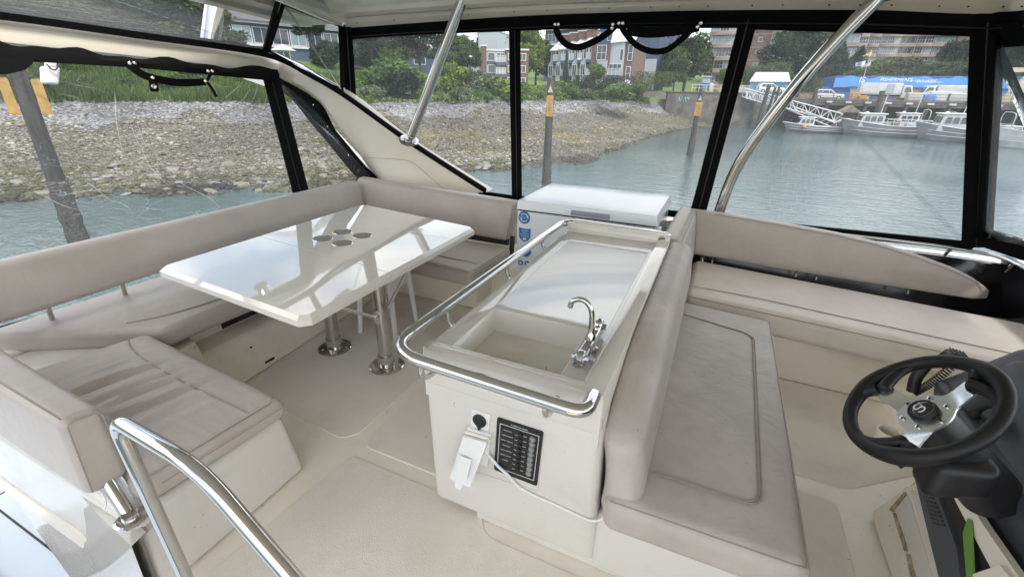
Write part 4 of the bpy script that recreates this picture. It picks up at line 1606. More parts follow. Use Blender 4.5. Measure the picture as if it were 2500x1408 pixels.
# faucet
b = MB()
fx, fy, fzz = -0.318, 1.44, 0.868
fb = np.array([fx, fy, fzz])
b.lathe([(0.030, -0.012), (0.030, 0.004), (0.022, 0.010), (0.019, 0.055), (0.015, 0.062), (0.013, 0.085)], fb, (0, 0, 1), 20)
b.hexa([(fx - 0.022, fy - 0.115, fzz + 0.002), (fx + 0.022, fy - 0.115, fzz + 0.002), (fx + 0.022, fy + 0.115, fzz + 0.002), (fx - 0.022, fy + 0.115, fzz + 0.002)], [(fx - 0.018, fy - 0.11, fzz + 0.042), (fx + 0.018, fy - 0.11, fzz + 0.042), (fx + 0.018, fy + 0.11, fzz + 0.042), (fx - 0.018, fy + 0.11, fzz + 0.042)], 0.012, 3, 3)
fc = part('faucet', b, M['steel'], con)
b = MB()
sp = spline([fb + (0, 0, 0.05), fb + (-0.002, 0, 0.11), fb + (-0.006, 0.0, 0.150), fb + (-0.024, 0.0, 0.181), fb + (-0.053, 0.0, 0.190), fb + (-0.080, 0.0, 0.176), fb + (-0.088, 0.0, 0.150)], 8)
b.tube(sp, 0.0100, 16)
part('spout', b, M['steel'], fc)
for sy in (-1, 1):
    b = MB()
    b.hexa([(fx - 0.022, fy + sy * 0.125 - 0.030, fzz), (fx + 0.022, fy + sy * 0.125 - 0.030, fzz), (fx + 0.022, fy + sy * 0.125 + 0.030, fzz), (fx - 0.022, fy + sy * 0.125 + 0.030, fzz)],
           [(fx - 0.016, fy + sy * 0.13 - 0.022, fzz + 0.055), (fx + 0.016, fy + sy * 0.13 - 0.022, fzz + 0.055), (fx + 0.016, fy + sy * 0.13 + 0.022, fzz + 0.055), (fx - 0.016, fy + sy * 0.13 + 0.022, fzz + 0.055)], 0.012, 2, 2)
    b.tube([(fx - 0.03, fy + sy * 0.128, fzz + 0.03), (fx + 0.03, fy + sy * 0.128, fzz + 0.03)], 0.011, 6)
    b.tube([(fx, fy + sy * 0.128, fzz + 0.02), (fx, fy + sy * 0.165, fzz + 0.022)], 0.014, 6)
    kn = part('knob', b, M['steel'], fc, angle=15)
b = MB()
b.lathe([(0.0045, 0), (0.0045, 0.003)], (fx - 0.012, fy - 0.168, fzz + 0.022), (-0.2, -1, 0.2), 12)
part('cold_dot', b, M['blue'], fc)


# recessed switch plate on the front
def cf(u, v, dy=0.0):
    """point on the console front (leans slightly)"""
    r = ray(u, v)
    # plane through y=1.20 at z=.045, y=1.17 at z=.665
    ny, nz_ = unit((0.62, 0.03))
    t = (ny * 1.2 + nz_ * 0.045 - nz_ * EYE[2]) / (ny * r[1] + nz_ * r[2])
    return EYE + r * t + np.array([0, dy, 0])


rec = [cf(1135, 985), cf(1160, 982), cf(1328, 1040), cf(1335, 1055), cf(1318, 1190), cf(1308, 1200), cf(1140, 1145), cf(1130, 1130)]
b = MB()
Pc = fillet([cf(1136, 983), cf(1333, 1043), cf(1313, 1200), cf(1132, 1142)], 0.02, 5, closed=True)
Ic, _ = inset(Pc, 0.008)
if True:
    b.ring(Pc + (0, -0.001, 0), Ic + (0, -0.001, 0), (0, -0.005, 0))
    part('recess_rim', b, M['console'], con)
b = MB()
b.prism(Ic + (0, -0.0012, 0), (0, -0.001, 0))
part('recess_floor', b, M['gelw'], con)
# breaker panel
b = MB()
Pb = fillet([cf(1217, 1014), cf(1329, 1050), cf(1313, 1181), cf(1209, 1141)], 0.008, 4, closed=True)
b.prism(Pb + (0, -0.003, 0), (0, -0.008, 0))
bp_ = part('breaker_panel', b, M['blackp'], con)
ux = unit(cf(1329, 1050) - cf(1217, 1014))
uy = unit(cf(1217, 1014) - cf(1209, 1141))
orig = (cf(1217, 1014) + cf(1313, 1181) + cf(1329, 1050) + cf(1209, 1141)) / 4 + (0, -0.0115, 0)
pw = np.linalg.norm(cf(1329, 1050) - cf(1217, 1014))
ph = np.linalg.norm(cf(1217, 1014) - cf(1209, 1141))
b = MB()
fr = [orig + ux * sx * pw * 0.43 + uy * sy * ph * 0.42 for sx, sy in ((-1, 1), (1, 1), (1, -1), (-1, -1))]
fi = [orig + ux * sx * pw * 0.42 + uy * sy * ph * 0.413 for sx, sy in ((-1, 1), (1, 1), (1, -1), (-1, -1))]
b.ring(fr, fi, (0, -0.0006, 0))
part('border_line', b, M['white'], bp_)
letters(bp_, 'FLYBRIDGE PANEL', pw * 0.045, orig + uy * ph * 0.455, M['white'], ux, uy, 0.001)
rows = ['ANCHOR', 'TABLE LIGHT', 'DECK LIGHTS', 'COCKPIT', 'NAV LIGHTS', 'SPOT LIGHT', 'HORN', '']
for i, tx in enumerate(rows):
    o_row = orig + uy * ph * (0.33 - i * 0.092)
    if tx:
        letters(bp_, tx, pw * 0.044, o_row - ux * pw * 0.25, M['white'], ux, uy, 0.001)
    letters(bp_, 'ON', pw * 0.04, o_row - ux * pw * 0.05 - uy * ph * 0.02, M['white'], ux, uy, 0.001)
    letters(bp_, 'OFF', pw * 0.04, o_row + ux * pw * 0.14 - uy * ph * 0.0, M['white'], ux, uy, 0.001)
    b = MB()
    b.box((-1, -1, -1), (1, 1, 1))
    V = b.v[0] * (pw * 0.03, 0.004, ph * 0.03)
    b2 = MB()
    b2.add(orig * 0 + o_row + ux * pw * 0.045 + V[:, :1] * ux + V[:, 2:3] * uy + V[:, 1:2] * np.array([0, 1, 0]), BOXF)
    part('rocker_switch', b2, M['blackp'], bp_)
    b = MB()
    b.lathe([(0.0125, 0), (0.0125, 0.003), (0.009, 0.008), (0.006, 0.009), (0.003, 0.012)], o_row + ux * pw * 0.30, (0, -1, 0), 14)
    part('breaker_button', b, M['clearp'], bp_)
# 12 volt socket plate with black cap
b = MB()
P = [cf(1155, 993), cf(1200, 1008), cf(1196, 1048), cf(1153, 1036)]
b.prism(np.array(P) + (0, -0.003, 0), (0, -0.008, 0))
skt = part('socket_plate', b, M['wpl'], con)
b = MB()
b.lathe([(0.028, 0), (0.028, 0.006), (0.022, 0.010)], cf(1175, 1021, -0.012), (0, -1, 0), 24)
b.prism(np.array([cf(1168, 1030), cf(1184, 1034), cf(1174, 1044)]) + (0, -0.013, 0), (0, -0.006, 0))
part('socket_cap', b, M['blackp'], skt)
# shore power outlet with open hinged cover
b = MB()
P = [cf(1148, 1034), cf(1204, 1052), cf(1196, 1128), cf(1144, 1112)]
b.prism(np.array(P) + (0, -0.003, 0), (0, -0.02, 0))
otl = part('outlet', b, M['wpl'], con)
b = MB()
lidp = fillet([cf(1143, 1048, -0.03), cf(1201, 1064, -0.03), cf(1172, 1152, -0.075), cf(1124, 1132, -0.075)], 0.008, 3, closed=True)
b.prism(lidp, (0, -0.010, 0))
lidp2 = fillet([cf(1136, 1132, -0.075), cf(1156, 1140, -0.075), cf(1152, 1156, -0.083), cf(1138, 1151, -0.083)], 0.010, 3, closed=True)
b.prism(lidp2, (0, -0.008, 0))
part('outlet_cover', b, M['wpl'], otl)
b = MB()
I_, _ = inset(np.array([cf(1143, 1082, -0.062), cf(1172, 1092, -0.062), cf(1166, 1130, -0.08), cf(1134, 1120, -0.08)]), 0.0)
b.prism(I_ + (0, -0.006, 0), (0, -0.002, 0))
part('cover_ridge', b, M['wpl'], otl)
b = MB()
b.tube([cf(1146, 1042, -0.03), cf(1203, 1058, -0.03)], 0.007, 10)
part('hinge', b, M['gel'], otl)
# cable
cb = thing('power_cable', 'white cable running from the outlet along the console foot', 'cable', cf(1195, 1096, -0.02))
b = MB()
cp = spline([cf(1186, 1088, -0.022), cf(1200, 1104, -0.02), cf(1224, 1132, -0.018), cf(1246, 1152, -0.016), cf(1266, 1178, -0.012), cf(1300, 1200, -0.010), cf(1360, 1228, -0.008), cf(1420, 1256, -0.008), cf(1450, 1266, -0.008), cf(1474, 1258, -0.008), cf(1490, 1235, 0.02)], 8)
b.tube(cp, 0.0045, 10)
part('cord', b, M['wpl'], cb)
b = MB()
b.tube(cp[6:24], 0.0062, 10)
part('sleeve', b, M['freezer'], cb)
# ================================================================== HELM SEAT
hs = thing('helm_bench', 'two-person helm bench seat in worn beige vinyl beside the console', 'seat', (0.2, 2.05, 0))
b = MB()
b.hexa(quad([(-0.175, 1.19), (0.44, 1.19), (0.44, 2.95), (-0.175, 2.95)], 0.04), quad([(-0.175, 1.19), (0.445, 1.19), (0.445, 2.95), (-0.175, 2.95)], 0.33), 0.03, 3, 4)
part('seat_base', b, M['console'], hs)
b = MB()
plan = [(-0.155, 1.13), (0.480, 1.145), (0.478, 2.90), (-0.06, 2.96)]
b.hexa(quad(plan, 0.325), quad(plan, 0.475), 0.05, 12, 6, 0.008)
cu = part('seat_cushion', b, M['vinw'], hs, angle=60)
s = MB()
pin = fillet([(-0.03, 1.33, 0.4835), (0.335, 1.33, 0.4835), (0.355, 2.62, 0.4835), (-0.03, 2.72, 0.4835)], [0, 0.07, 0.07, 0], 6)
s.tube(pin + (0, 0, 0.0005), 0.0026, 6)
s.tube(pin + (0.011, -0.006, -0.0003), 0.0025, 6)
part('seam', s, M['seam'], cu)
s = MB()
s.tube([(-0.13, 1.150, 0.464), (0.46, 1.163, 0.464)], 0.003, 6)
s.tube([(0.463, 1.17, 0.464), (0.462, 2.88, 0.464)], 0.003, 6)
part('piping', s, M['seam'], cu)
b = MB()


def hb(P, t):
    # the roll thickens towards the top and its crest drops at the near end
    y = P[:, 1]
    drop = np.clip((1.75 - y) / 0.6, 0, 1) ** 1.6
    w = t[:, 2]
    P = P.copy()
    P[:, 2] -= drop * 0.20 * w
    P[:, 0] += 0.02 * np.sin(w * PI)
    return P


b.hexa([(-0.170, 1.15, 0.36), (-0.035, 1.15, 0.36), (-0.045, 3.0, 0.40), (-0.17, 3.0, 0.40)], [(-0.21, 1.20, 0.86), (-0.065, 1.20, 0.85), (-0.06, 3.02, 0.86), (-0.215, 3.02, 0.87)], 0.06, 12, 6, fn=hb)
bk = part('backrest', b, M['vinw'], hs, angle=60)
s = MB()
ln = np.array([(-0.063, y, 0.79 - 0.20 * max(0, min(1, (1.75 - y) / 0.6)) ** 1.6 * 0.9) for y in np.linspace(1.24, 2.98, 24)])
s.tube(ln + (0.0, 0, 0), 0.0026, 6)
ln2 = ln + (-0.125, 0, 0.045)
s.tube(ln2, 0.0026, 6)
part('seam', s, M['seam'], bk)
b = MB()
b.box((-0.19, 1.24, 0.10), (-0.172, 2.9, 0.60))
part('gap_shade', b, M['dark'], hs)  # dark strip painting the shade between console and backrest

# ------------------------------------------------------------------ port lounge bench
pb = thing('port_bench', 'long companion bench, skylight painted into its cushion, with a curved tapering backrest under the windows', 'bench', (0.9, 3.5, 0))
b = MB()
b.hexa(quad([(-0.15, 3.05), (2.6, 2.97), (2.6, 4.1), (-0.15, 4.1)], 0.0), quad([(-0.15, 3.10), (2.6, 3.0), (2.6, 4.1), (-0.15, 4.1)], 0.30), 0.025, 6, 3)
part('bench_base', b, M['gel'], pb)


def bend(P, t):
    P = P.copy()
    P[:, 2] += 0.012 * np.sin(t[:, 0] * PI)
    return P


b = MB()
plan = [(-0.045, 3.10), (2.45, 2.84), (2.55, 3.55), (-0.045, 3.93)]
top_ = [(-0.045, 3.12), (2.45, 2.86), (2.55, 3.55), (-0.045, 3.93)]
b.hexa(quad(plan, 0.285), quad(top_, 0.455), 0.05, 14, 6, 0.012)
cu = part('bench_cushion', b, M['vin_skylit'], pb, angle=60)
s = MB()
s.tube(spline([(-0.03, 3.27, 0.463), (0.4, 3.24, 0.467), (0.9, 3.17, 0.468), (1.5, 3.09, 0.468), (2.3, 3.0, 0.464)], 8), 0.003, 6)
s.tube([(-0.03, 3.117, 0.440), (2.42, 2.862, 0.440)], 0.0028, 6)
part('seam', s, M['seam'], cu)
# curved backrest: long piece, crest falls away towards the bow
xsb = np.concatenate([np.linspace(-0.16, 1.75, 40), np.linspace(1.78, 1.875, 8)])
V, F = [], []
ns = 20
for i, x in enumerate(xsb):
    t = (x + 0.16) / 2.035
    ztop = np.interp(x, [-0.2, 0.06, 0.5, 0.9, 1.17, 1.4, 1.64, 1.77, 1.845, 1.875], [0.857, 0.854, 0.830, 0.800, 0.765, 0.716, 0.650, 0.600, 0.555, 0.53])
    zb = np.interp(x, [-0.2, 0.2, 0.6, 1.2, 1.8, 1.875], [0.50, 0.49, 0.474, 0.466, 0.462, 0.475])
    yc = 3.955 + 0.015 * t
    hh = (ztop - zb) / 2
    th = 0.055 * (1 if t < 0.93 else max(0.45, 1 - ((t - 0.93) / 0.07) ** 2 * 0.55))
    a = np.linspace(0, 2 * PI, ns, endpoint=False)
    ca, sa = np.cos(a), np.sin(a)
    e = 0.32
    yy = th * np.sign(ca) * np.abs(ca) ** e
    zz = hh * np.sign(sa) * np.abs(sa) ** e
    lean = 0.16
    for k in range(ns):
        V.append((x, yc + yy[k] + (zz[k] + hh) * lean, zb + hh + zz[k]))
n = len(xsb)
for i in range(n - 1):
    for k in range(ns):
        F.append((i * ns + k, i * ns + (k + 1) % ns, (i + 1) * ns + (k + 1) % ns, (i + 1) * ns + k))
F += [tuple(range(ns))[::-1], tuple((n - 1) * ns + k for k in range(ns))]
b = MB()
b.add(V, F)
br = part('backrest', b, M['vin'], pb, angle=60)
s = MB()
zt_ = [np.interp(x, [-0.2, 0.06, 0.5, 0.9, 1.17, 1.4, 1.64, 1.77, 1.845, 1.875], [0.857, 0.854, 0.830, 0.800, 0.765, 0.716, 0.650, 0.600, 0.555, 0.53]) for x in xsb]
s.tube([(x, 3.903 + 0.015 * (x + 0.16) / 2.09 + (z - 0.47) * 0.16, z - 0.012) for x, z in zip(xsb[4:-2], zt_[4:-2])], 0.003, 6)
part('piping', s, M['seam'], br)
# corner bolster joining the helm seat back to the bench back
b = MB()
b.hexa([(-0.24, 2.98, 0.44), (-0.06, 2.98, 0.42), (-0.045, 3.92, 0.46), (-0.24, 4.02, 0.47)], [(-0.285, 3.05, 0.855), (-0.125, 3.02, 0.85), (-0.095, 3.95, 0.875), (-0.24, 4.09, 0.88)], 0.06, 8, 6)
cb_ = part('corner_bolster', b, M['vin'], pb, angle=60)
s = MB()
s.tube([(-0.062, 3.0, 0.50), (-0.09, 3.0, 0.70), (-0.118, 3.03, 0.83)], 0.003, 6)
s.tube([(-0.13, 3.06, 0.852), (-0.115, 3.5, 0.866), (-0.103, 3.93, 0.873)], 0.003, 6)
s.tube([(-0.045, 3.90, 0.50), (-0.07, 3.91, 0.70), (-0.098, 3.93, 0.86)], 0.003, 6)
part('piping', s, M['seam'], cb_)
for xx in (0.02, 0.10, 0.72, 0.86, 1.44):
    b = MB()
    b.tube([(xx, 3.93, 0.43), (xx, 3.98, 0.50)], 0.016 if xx < 0.05 else 0.008, 10)
    part('stanchion', b, M['steel'], pb)

# ================================================================== HELM
hc = thing('helm_station', 'dark grey helm dash on a cream moulded pedestal at the right edge', 'helm', (1.3, 1.4, 0))
b = MB()
b.hexa([(0.905, -1.0, 0.0), (2.1, -1.0, 0.0), (2.1, 2.05, 0.0), (0.905, 2.02, 0.0)], [(1.0, -1.0, 0.33), (2.1, -1.0, 0.33), (2.1, 2.2, 0.36), (1.03, 2.02, 0.30)], 0.05, 4, 4)
b.hexa([(0.905, 1.95, 0.0), (2.1, 1.95, 0.0), (2.1, 2.98, 0.0), (1.30, 2.50, 0.0)], [(1.02, 1.95, 0.30), (2.1, 1.95, 0.36), (2.1, 2.75, 0.5), (1.32, 2.40, 0.42)], 0.04, 4, 4)
part('pedestal', b, M['gel'], hc)
# moulded step pocket with old caulk
def pk_(pts, x, dx, name, m_, par=None):
    b = MB()
    b.prism([at(u, v, x=x) for u, v in pts], (dx, 0, 0))
    return part(name, b, m_, par or hc)


pk_([(2164, 1242), (2212, 1186), (2238, 1190), (2330, 1425), (2212, 1425), (2196, 1330)], 0.905, 0.05, 'pocket_rim', M['gel'])
pk_([(2176, 1245), (2211, 1203), (2222, 1226), (2252, 1325), (2282, 1425), (2222, 1425), (2206, 1330)], 0.900, 0.006, 'pocket_floor', M['gelw'])
pk_([(2170, 1243), (2208, 1199), (2211, 1206), (2178, 1248)], 0.896, 0.004, 'caulk_bead', M['caulk'])
pk_([(2178, 1250), (2184, 1250), (2208, 1318), (2214, 1345), (2206, 1342)], 0.896, 0.004, 'caulk_bead', M['caulk'])
pk_([(2212, 1352), (2220, 1352), (2238, 1425), (2226, 1425)], 0.896, 0.004, 'caulk_bead', M['caulk'])
pk_([(2222, 1196), (2240, 1196), (2332, 1425), (2286, 1425)], 0.890, 0.012, 'pocket_wall', M['gelw'])
# dash pod
b = MB()
b.hexa([(0.97, 0.2, 0.36), (2.0, 0.2, 0.32), (2.0, 2.0, 0.40), (0.97, 1.95, 0.42)], [(0.905, 0.2, 0.78), (2.0, 0.2, 0.80), (2.0, 2.02, 0.80), (0.895, 1.98, 0.78)], 0.04, 5, 4)
b.hexa([(0.905, 0.2, 0.745), (2.0, 0.2, 0.76), (2.0, 2.02, 0.76), (0.897, 1.98, 0.745)], [(1.14, 0.2, 0.955), (2.0, 0.2, 0.99), (2.0, 2.06, 0.99), (1.10, 2.0, 0.955)], 0.035, 5, 4)
pod = part('dash_pod', b, M['dash'], hc)
b = MB()
b.hexa([(0.98, 1.50, 0.80), (1.35, 1.50, 0.86), (1.4, 1.96, 0.86), (0.98, 1.94, 0.80)], [(1.06, 1.52, 0.925), (1.45, 1.52, 1.0), (1.45, 1.96, 1.0), (1.05, 1.93, 0.925)], 0.03, 4, 4)
part('instrument_hood', b, M['dash'], hc)
# grey instrument face, vents
b = MB()
b.hexa([(1.02, 1.30, 0.84), (1.34, 1.30, 0.99), (1.34, 1.60, 0.99), (1.02, 1.60, 0.84)], [(1.01, 1.31, 0.868), (1.33, 1.31, 1.012), (1.33, 1.59, 1.012), (1.01, 1.59, 0.868)], 0.004, 1, 2)
part('instrument_face', b, M['dashl'], hc)
for k in range(5):
    b = MB()
    y = 1.66 + k * 0.022
    b.hexa([(1.10, y, 0.925), (1.22, y, 0.945), (1.22, y + 0.010, 0.945), (1.10, y + 0.010, 0.925)], [(1.10, y, 0.942), (1.22, y, 0.964), (1.22, y + 0.010, 0.964), (1.10, y + 0.010, 0.942)], 0.001, 1, 1)
    part('vent_fin', b, M['blackp'], hc)
# toggle block and knob on the dash face
b = MB()
b.hexa([(0.92, 1.70, 0.78), (0.99, 1.70, 0.84), (0.99, 1.84, 0.84), (0.92, 1.84, 0.78)], [(0.90, 1.71, 0.80), (0.97, 1.71, 0.862), (0.97, 1.83, 0.862), (0.90, 1.83, 0.80)], 0.006, 2, 2)
b.lathe([(0.03, 0), (0.03, 0.03), (0.024, 0.036)], (0.955, 1.66, 0.815), (-0.65, 0, 0.75), 18)
part('switch_block', b, M['blackp'], hc)
# throttle hump right of the wheel
b = MB()
b.hexa([(1.02, 0.95, 0.62), (1.3, 0.95, 0.7), (1.3, 1.2, 0.72), (1.02, 1.2, 0.64)], [(1.02, 0.97, 0.80), (1.3, 0.97, 0.90), (1.3, 1.18, 0.92), (1.03, 1.18, 0.82)], 0.04, 3, 4)
part('throttle_base', b, M['blackp'], hc)
# flap in the top right
b = MB()
b.hexa([(1.60, 2.32, 0.80), (2.2, 2.0, 0.86), (2.2, 2.3, 0.86), (1.66, 2.42, 0.80)], [(1.60, 2.32, 0.83), (2.2, 2.0, 0.89), (2.2, 2.3, 0.90), (1.66, 2.42, 0.83)], 0.01, 2, 2)
part('screen_visor', b, M['blackp'], hc)
# coiled-cord microphone
mc = thing('radio_microphone', 'black handheld radio microphone with coiled cord behind the steering wheel', 'microphone', at(2320, 862, y=2.12))
p = at(2322, 862, y=2.12)
b = MB()
b.hexa([p + (-0.03, -0.045, -0.05), p + (0.035, -0.045, -0.05), p + (0.035, 0.045, -0.05), p + (-0.03, 0.045, -0.05)], [p + (-0.005, -0.04, 0.012), p + (0.06, -0.04, 0.0), p + (0.06, 0.04, 0.0), p + (-0.005, 0.04, 0.012)], 0.018, 3, 4)
part('body', b, M['blackp'], mc)
for k in range(5):
    b = MB()
    q = p + (0.0 + k * 0.011, 0, 0.013 - k * 0.002)
    b.tube([q + (0, -0.028, 0), q + (0, 0.028, 0)], 0.0022, 6)
    part('grille_bar', b, M['dash'], mc)
b = MB()
c0_, c1_ = at(2340, 880, y=2.0), at(2228, 960, y=1.93)
tt = np.linspace(0, 1, 260)
ax = unit(c1_ - c0_)
e1 = unit(np.cross(ax, (0, 0, 1)))
e2 = np.cross(ax, e1)
sag = -0.02 * np.sin(tt * PI)
coil = c0_ + np.outer(tt, c1_ - c0_) + np.outer(sag, (0, 0, 1)) + 0.013 * (np.outer(np.cos(tt * 2 * PI * 22), e1) + np.outer(np.sin(tt * 2 * PI * 22), e2))
b.tube(coil, 0.0026, 6)
part('coiled_cord', b, M['blackp'], mc)
b = MB()
h0, h1 = at(2262, 890, y=1.95), at(2228, 955, y=1.93)
b.tube(spline([h0, (h0 + h1) / 2 + (-0.01, 0, 0), h1], 6), 0.02, 12)
part('plug', b, M['blackp'], mc)

# ------------------------------------------------------------------ steering wheel
SWC = np.array([0.635, 1.391, 0.961])
SWN = unit((-0.708, -0.095, 0.700))
SWR = 0.176
su = unit(np.cross((0, 0, 1.0), SWN))
# su points across (roughly -Y or +Y), sv up the slope
sv = np.cross(SWN, su)


def sw(a, r, h=0.0):
    return SWC + r * (math.cos(a) * su + math.sin(a) * sv) + SWN * h


def sw_ang(u, v):
    """angle on the wheel plane of a sight line"""
    r = ray(u, v)
    t = np.dot(SWC - EYE, SWN) / np.dot(r, SWN)
    d = EYE + r * t - SWC
    return math.atan2(np.dot(d, sv), np.dot(d, su)), np.linalg.norm(d)


wh = thing('steering_wheel', 'black leather steering wheel with three silver spokes', 'steering wheel', SWC - SWN * 0.15)
b = MB()
N_ = 96
aa = np.linspace(0, 2 * PI, N_, endpoint=False)
spk = [sw_ang(2150, 950)[0], sw_ang(2400, 925)[0], sw_ang(2215, 1075)[0]]
print('spokes', [round(math.degrees(a)) for a in spk], [sw_ang(2150, 950)[1], sw_ang(2400, 925)[1], sw_ang(2215, 1075)[1]])
rad = np.full(N_, 0.0190)
for a in spk:
    dlt = np.abs((aa - a + PI) % (2 * PI) - PI)
    rad += 0.005 * np.exp(-(dlt / 0.35) ** 2)
b.tube([sw(a, SWR) for a in aa], rad, 18, closed=True)
rim = part('rim', b, M['leatherb'], wh)
# grip joints
for a in spk:
    for off in (-0.38, 0.36):
        b = MB()
        q = [sw(a + off + d, SWR) for d in (-0.012, 0.012)]
        b.tube(q, 0.0205, 18)
        part('grip_joint', b, M['blackp'], rim)
    # leather wrap sweeping from the spoke into the rim
    sg_ = 1 if ((spk[0] - spk[2] + PI) % (2 * PI) - PI) > 0 else -1
    b = MB()
    b.tube(spline([sw(a + sg_ * 0.80, SWR * 0.985), sw(a + sg_ * 0.52, SWR * 0.90), sw(a + sg_ * 0.26, SWR * 0.80), sw(a + sg_ * 0.06, SWR * 0.72), sw(a - sg_ * 0.02, SWR * 0.68)], 5), np.interp(np.linspace(0, 1, 21), [0, 0.4, 0.8, 1], [0.010, 0.016, 0.019, 0.010]), 14)
    b.tube(spline([sw(a - sg_ * 0.30, SWR * 0.99), sw(a - sg_ * 0.15, SWR * 0.90), sw(a - sg_ * 0.02, SWR * 0.80)], 5), np.interp(np.linspace(0, 1, 11), [0, 0.6, 1], [0.012, 0.018, 0.016]), 14)
    part('thumb_grip', b, M['leatherb'], rim)
b = MB()
NA, NRR = 240, 14
G = np.zeros((NRR, NA, 3))
for i, a in enumerate(np.linspace(0, 2 * PI, NA, endpoint=False)):
    dl = min(abs((a - q + PI) % (2 * PI) - PI) for q in spk)
    if dl < PI / 2:
        w_ = 0.0255
        rm = min(0.160, w_ / max(math.sin(dl), 1e-3))
    else:
        rm = 0.0
    rm = (rm ** 6 + 0.066 ** 6) ** (1 / 6)
    rm = min(rm, 0.160)
    for j in range(NRR):
        r_ = 0.012 + (rm - 0.012) * j / (NRR - 1)
        tq = np.clip((r_ - 0.066) / 0.08, 0, 1)
        dish = -0.024 + 0.020 * tq * tq * (3 - 2 * tq)
        G[j, i] = sw(a, r_, dish)
V = np.concatenate([G.reshape(-1, 3), (G - SWN * 0.006).reshape(-1, 3)])
F = []
nG = NA * NRR
for j in range(NRR - 1):
    for i in range(NA):
        i2 = (i + 1) % NA
        F.append((j * NA + i, j * NA + i2, (j + 1) * NA + i2, (j + 1) * NA + i))
        F.append((nG + j * NA + i, nG + (j + 1) * NA + i, nG + (j + 1) * NA + i2, nG + j * NA + i2))
for i in range(NA):
    i2 = (i + 1) % NA
    F.append(((NRR - 1) * NA + i, (NRR - 1) * NA + i2, nG + (NRR - 1) * NA + i2, nG + (NRR - 1) * NA + i))
b.add(V, F)
part('spoke_plate', b, M['alu'], wh, angle=50)
hub0 = SWC - SWN * 0.024
b = MB()
b.lathe([(0.035, 0.0), (0.035, 0.012), (0.031, 0.018), (0.027, 0.017), (0.026, 0.015)], hub0, SWN, 32)
hubp = part('horn_button', b, M['blackp'], wh)
b = MB()
b.lathe([(0.0255, 0.012), (0.0255, 0.0165), (0.019, 0.019), (0.008, 0.020)], hub0, SWN, 28)
part('badge', b, mat('badge_glossy', (0.02, 0.02, 0.022), 0.1, spec=0.7), hubp)
# script emblem on the badge
ex = unit(ray(2290, 1000) - np.dot(ray(2290, 1000), SWN) * SWN)
ex = unit(at(2275, 1003, z=0.96) - at(2232, 1008, z=0.96))
ex = unit(ex - SWN * np.dot(ex, SWN))
ey = np.cross(SWN, ex)
hc0 = hub0 + SWN * 0.0205
b = MB()
b.tube(spline([hc0 + ex * x + ey * y for x, y in ((0.002, 0.016), (-0.008, 0.012), (-0.008, 0.004), (0.004, -0.002), (0.002, -0.012), (-0.010, -0.012), (-0.016, -0.004))], 6), 0.0016, 6)
part('emblem', b, M['white'], hubp)
part('lettering', text_mb('SCHMITT', 0.0075, hc0 + ex * 0.008 + ey * 0.0, unit(ex * 0.55 + ey * 0.83), np.cross(SWN, unit(ex * 0.55 + ey * 0.83)), 0.0005), M['white'], hubp, smooth=False)
for k in range(6):
    a = k * PI / 3 + 0.35
    b = MB()
    b.lathe([(0.0068, 0.0), (0.0068, 0.0025), (0.0042, 0.003), (0.004, 0.0008), (0.001, 0.0008)], sw(a, 0.052, -0.0235), SWN, 14)
    part('bolt', b, M['steel'], wh)
    b = MB()
    b.lathe([(0.0028, 0.0), (0.0028, 0.0016)], sw(a, 0.052, -0.0225), SWN, 10)
    part('bolt_socket', b, M['dark'], wh)
b = MB()
b.lathe([(0.055, -0.03), (0.058, -0.05), (0.062, -0.10), (0.068, -0.17), (0.075, -0.34), (0.075, -0.36)], SWC, SWN, 28)
part('column', b, M['blackp'], wh)
b = MB()
q0 = SWC - SWN * 0.13
b.hexa([q0 + (-0.04, -0.10, -0.16), q0 + (0.10, -0.10, -0.10), q0 + (0.10, 0.02, -0.10), q0 + (-0.04, 0.02, -0.16)], [q0 + (-0.03, -0.09, -0.03), q0 + (0.10, -0.09, 0.0), q0 + (0.10, 0.02, 0.0), q0 + (-0.03, 0.02, -0.03)], 0.03, 3, 3)
part('tilt_housing', b, M['blackp'], wh)
b = MB()
b.tube([q0 + (-0.02, 0.04, -0.10), q0 + (-0.06, 0.03, -0.15)], 0.014, 10)
part('tilt_lever', b, M['blackp'], wh)

# cup holder in the cream pedestal
ch = at(2172, 1052, y=2.02)
t = thing('cup_holder', 'cream round cup holder on the helm pedestal below the steering wheel', 'cup holder', ch + (0, 0, -0.12))
b = MB()
r0 = 0.045
ctr = ch + (0.0, 0.0, 0.0)
b.lathe([(r0 * 0.82, -0.12), (r0, 0.0), (r0 - 0.004, 0.004), (r0 - 0.008, 0.0), (r0 * 0.74, -0.11), (0.002, -0.11)], ctr, (0, 0, 1), 28)
part('cup', b, M['gel'], t)

# stowage slot in the lower right: black ribbed bag and a green card
sl = thing('stowage_bin', 'stowage slot, its inner shade painted flat, under the helm dash at the lower right', 'bin', (1.0, 0.9, 0.2))
b = MB()
b.prism([at(u, v, x=0.885) for u, v in [(2258, 1138), (2296, 1150), (2352, 1260), (2440, 1425), (2330, 1425)]], (0.02, 0, 0))
part('slot', b, M['dark'], sl)  # flat dark plate; shade inside the slot is put into its colour
b = MB()
b.prism([at(u, v, x=0.878) for u, v in [(2296, 1150), (2326, 1160), (2400, 1280), (2500, 1425), (2440, 1425), (2352, 1260)]], (0.02, 0, 0))
part('inner_wall', b, M['gel'], sl)
b = MB()
b.prism([at(u, v, x=0.86) for u, v in [(2375, 1400), (2440, 1378), (2480, 1425), (2375, 1425)]], (0.03, 0, 0))
part('slot_corner', b, M['gel'], sl)
bag = thing('folded_bag', 'dark grey ribbed flat bag wedged upright in the stowage slot', 'bag', (0.9, 1.4, 0.4))
b = MB()
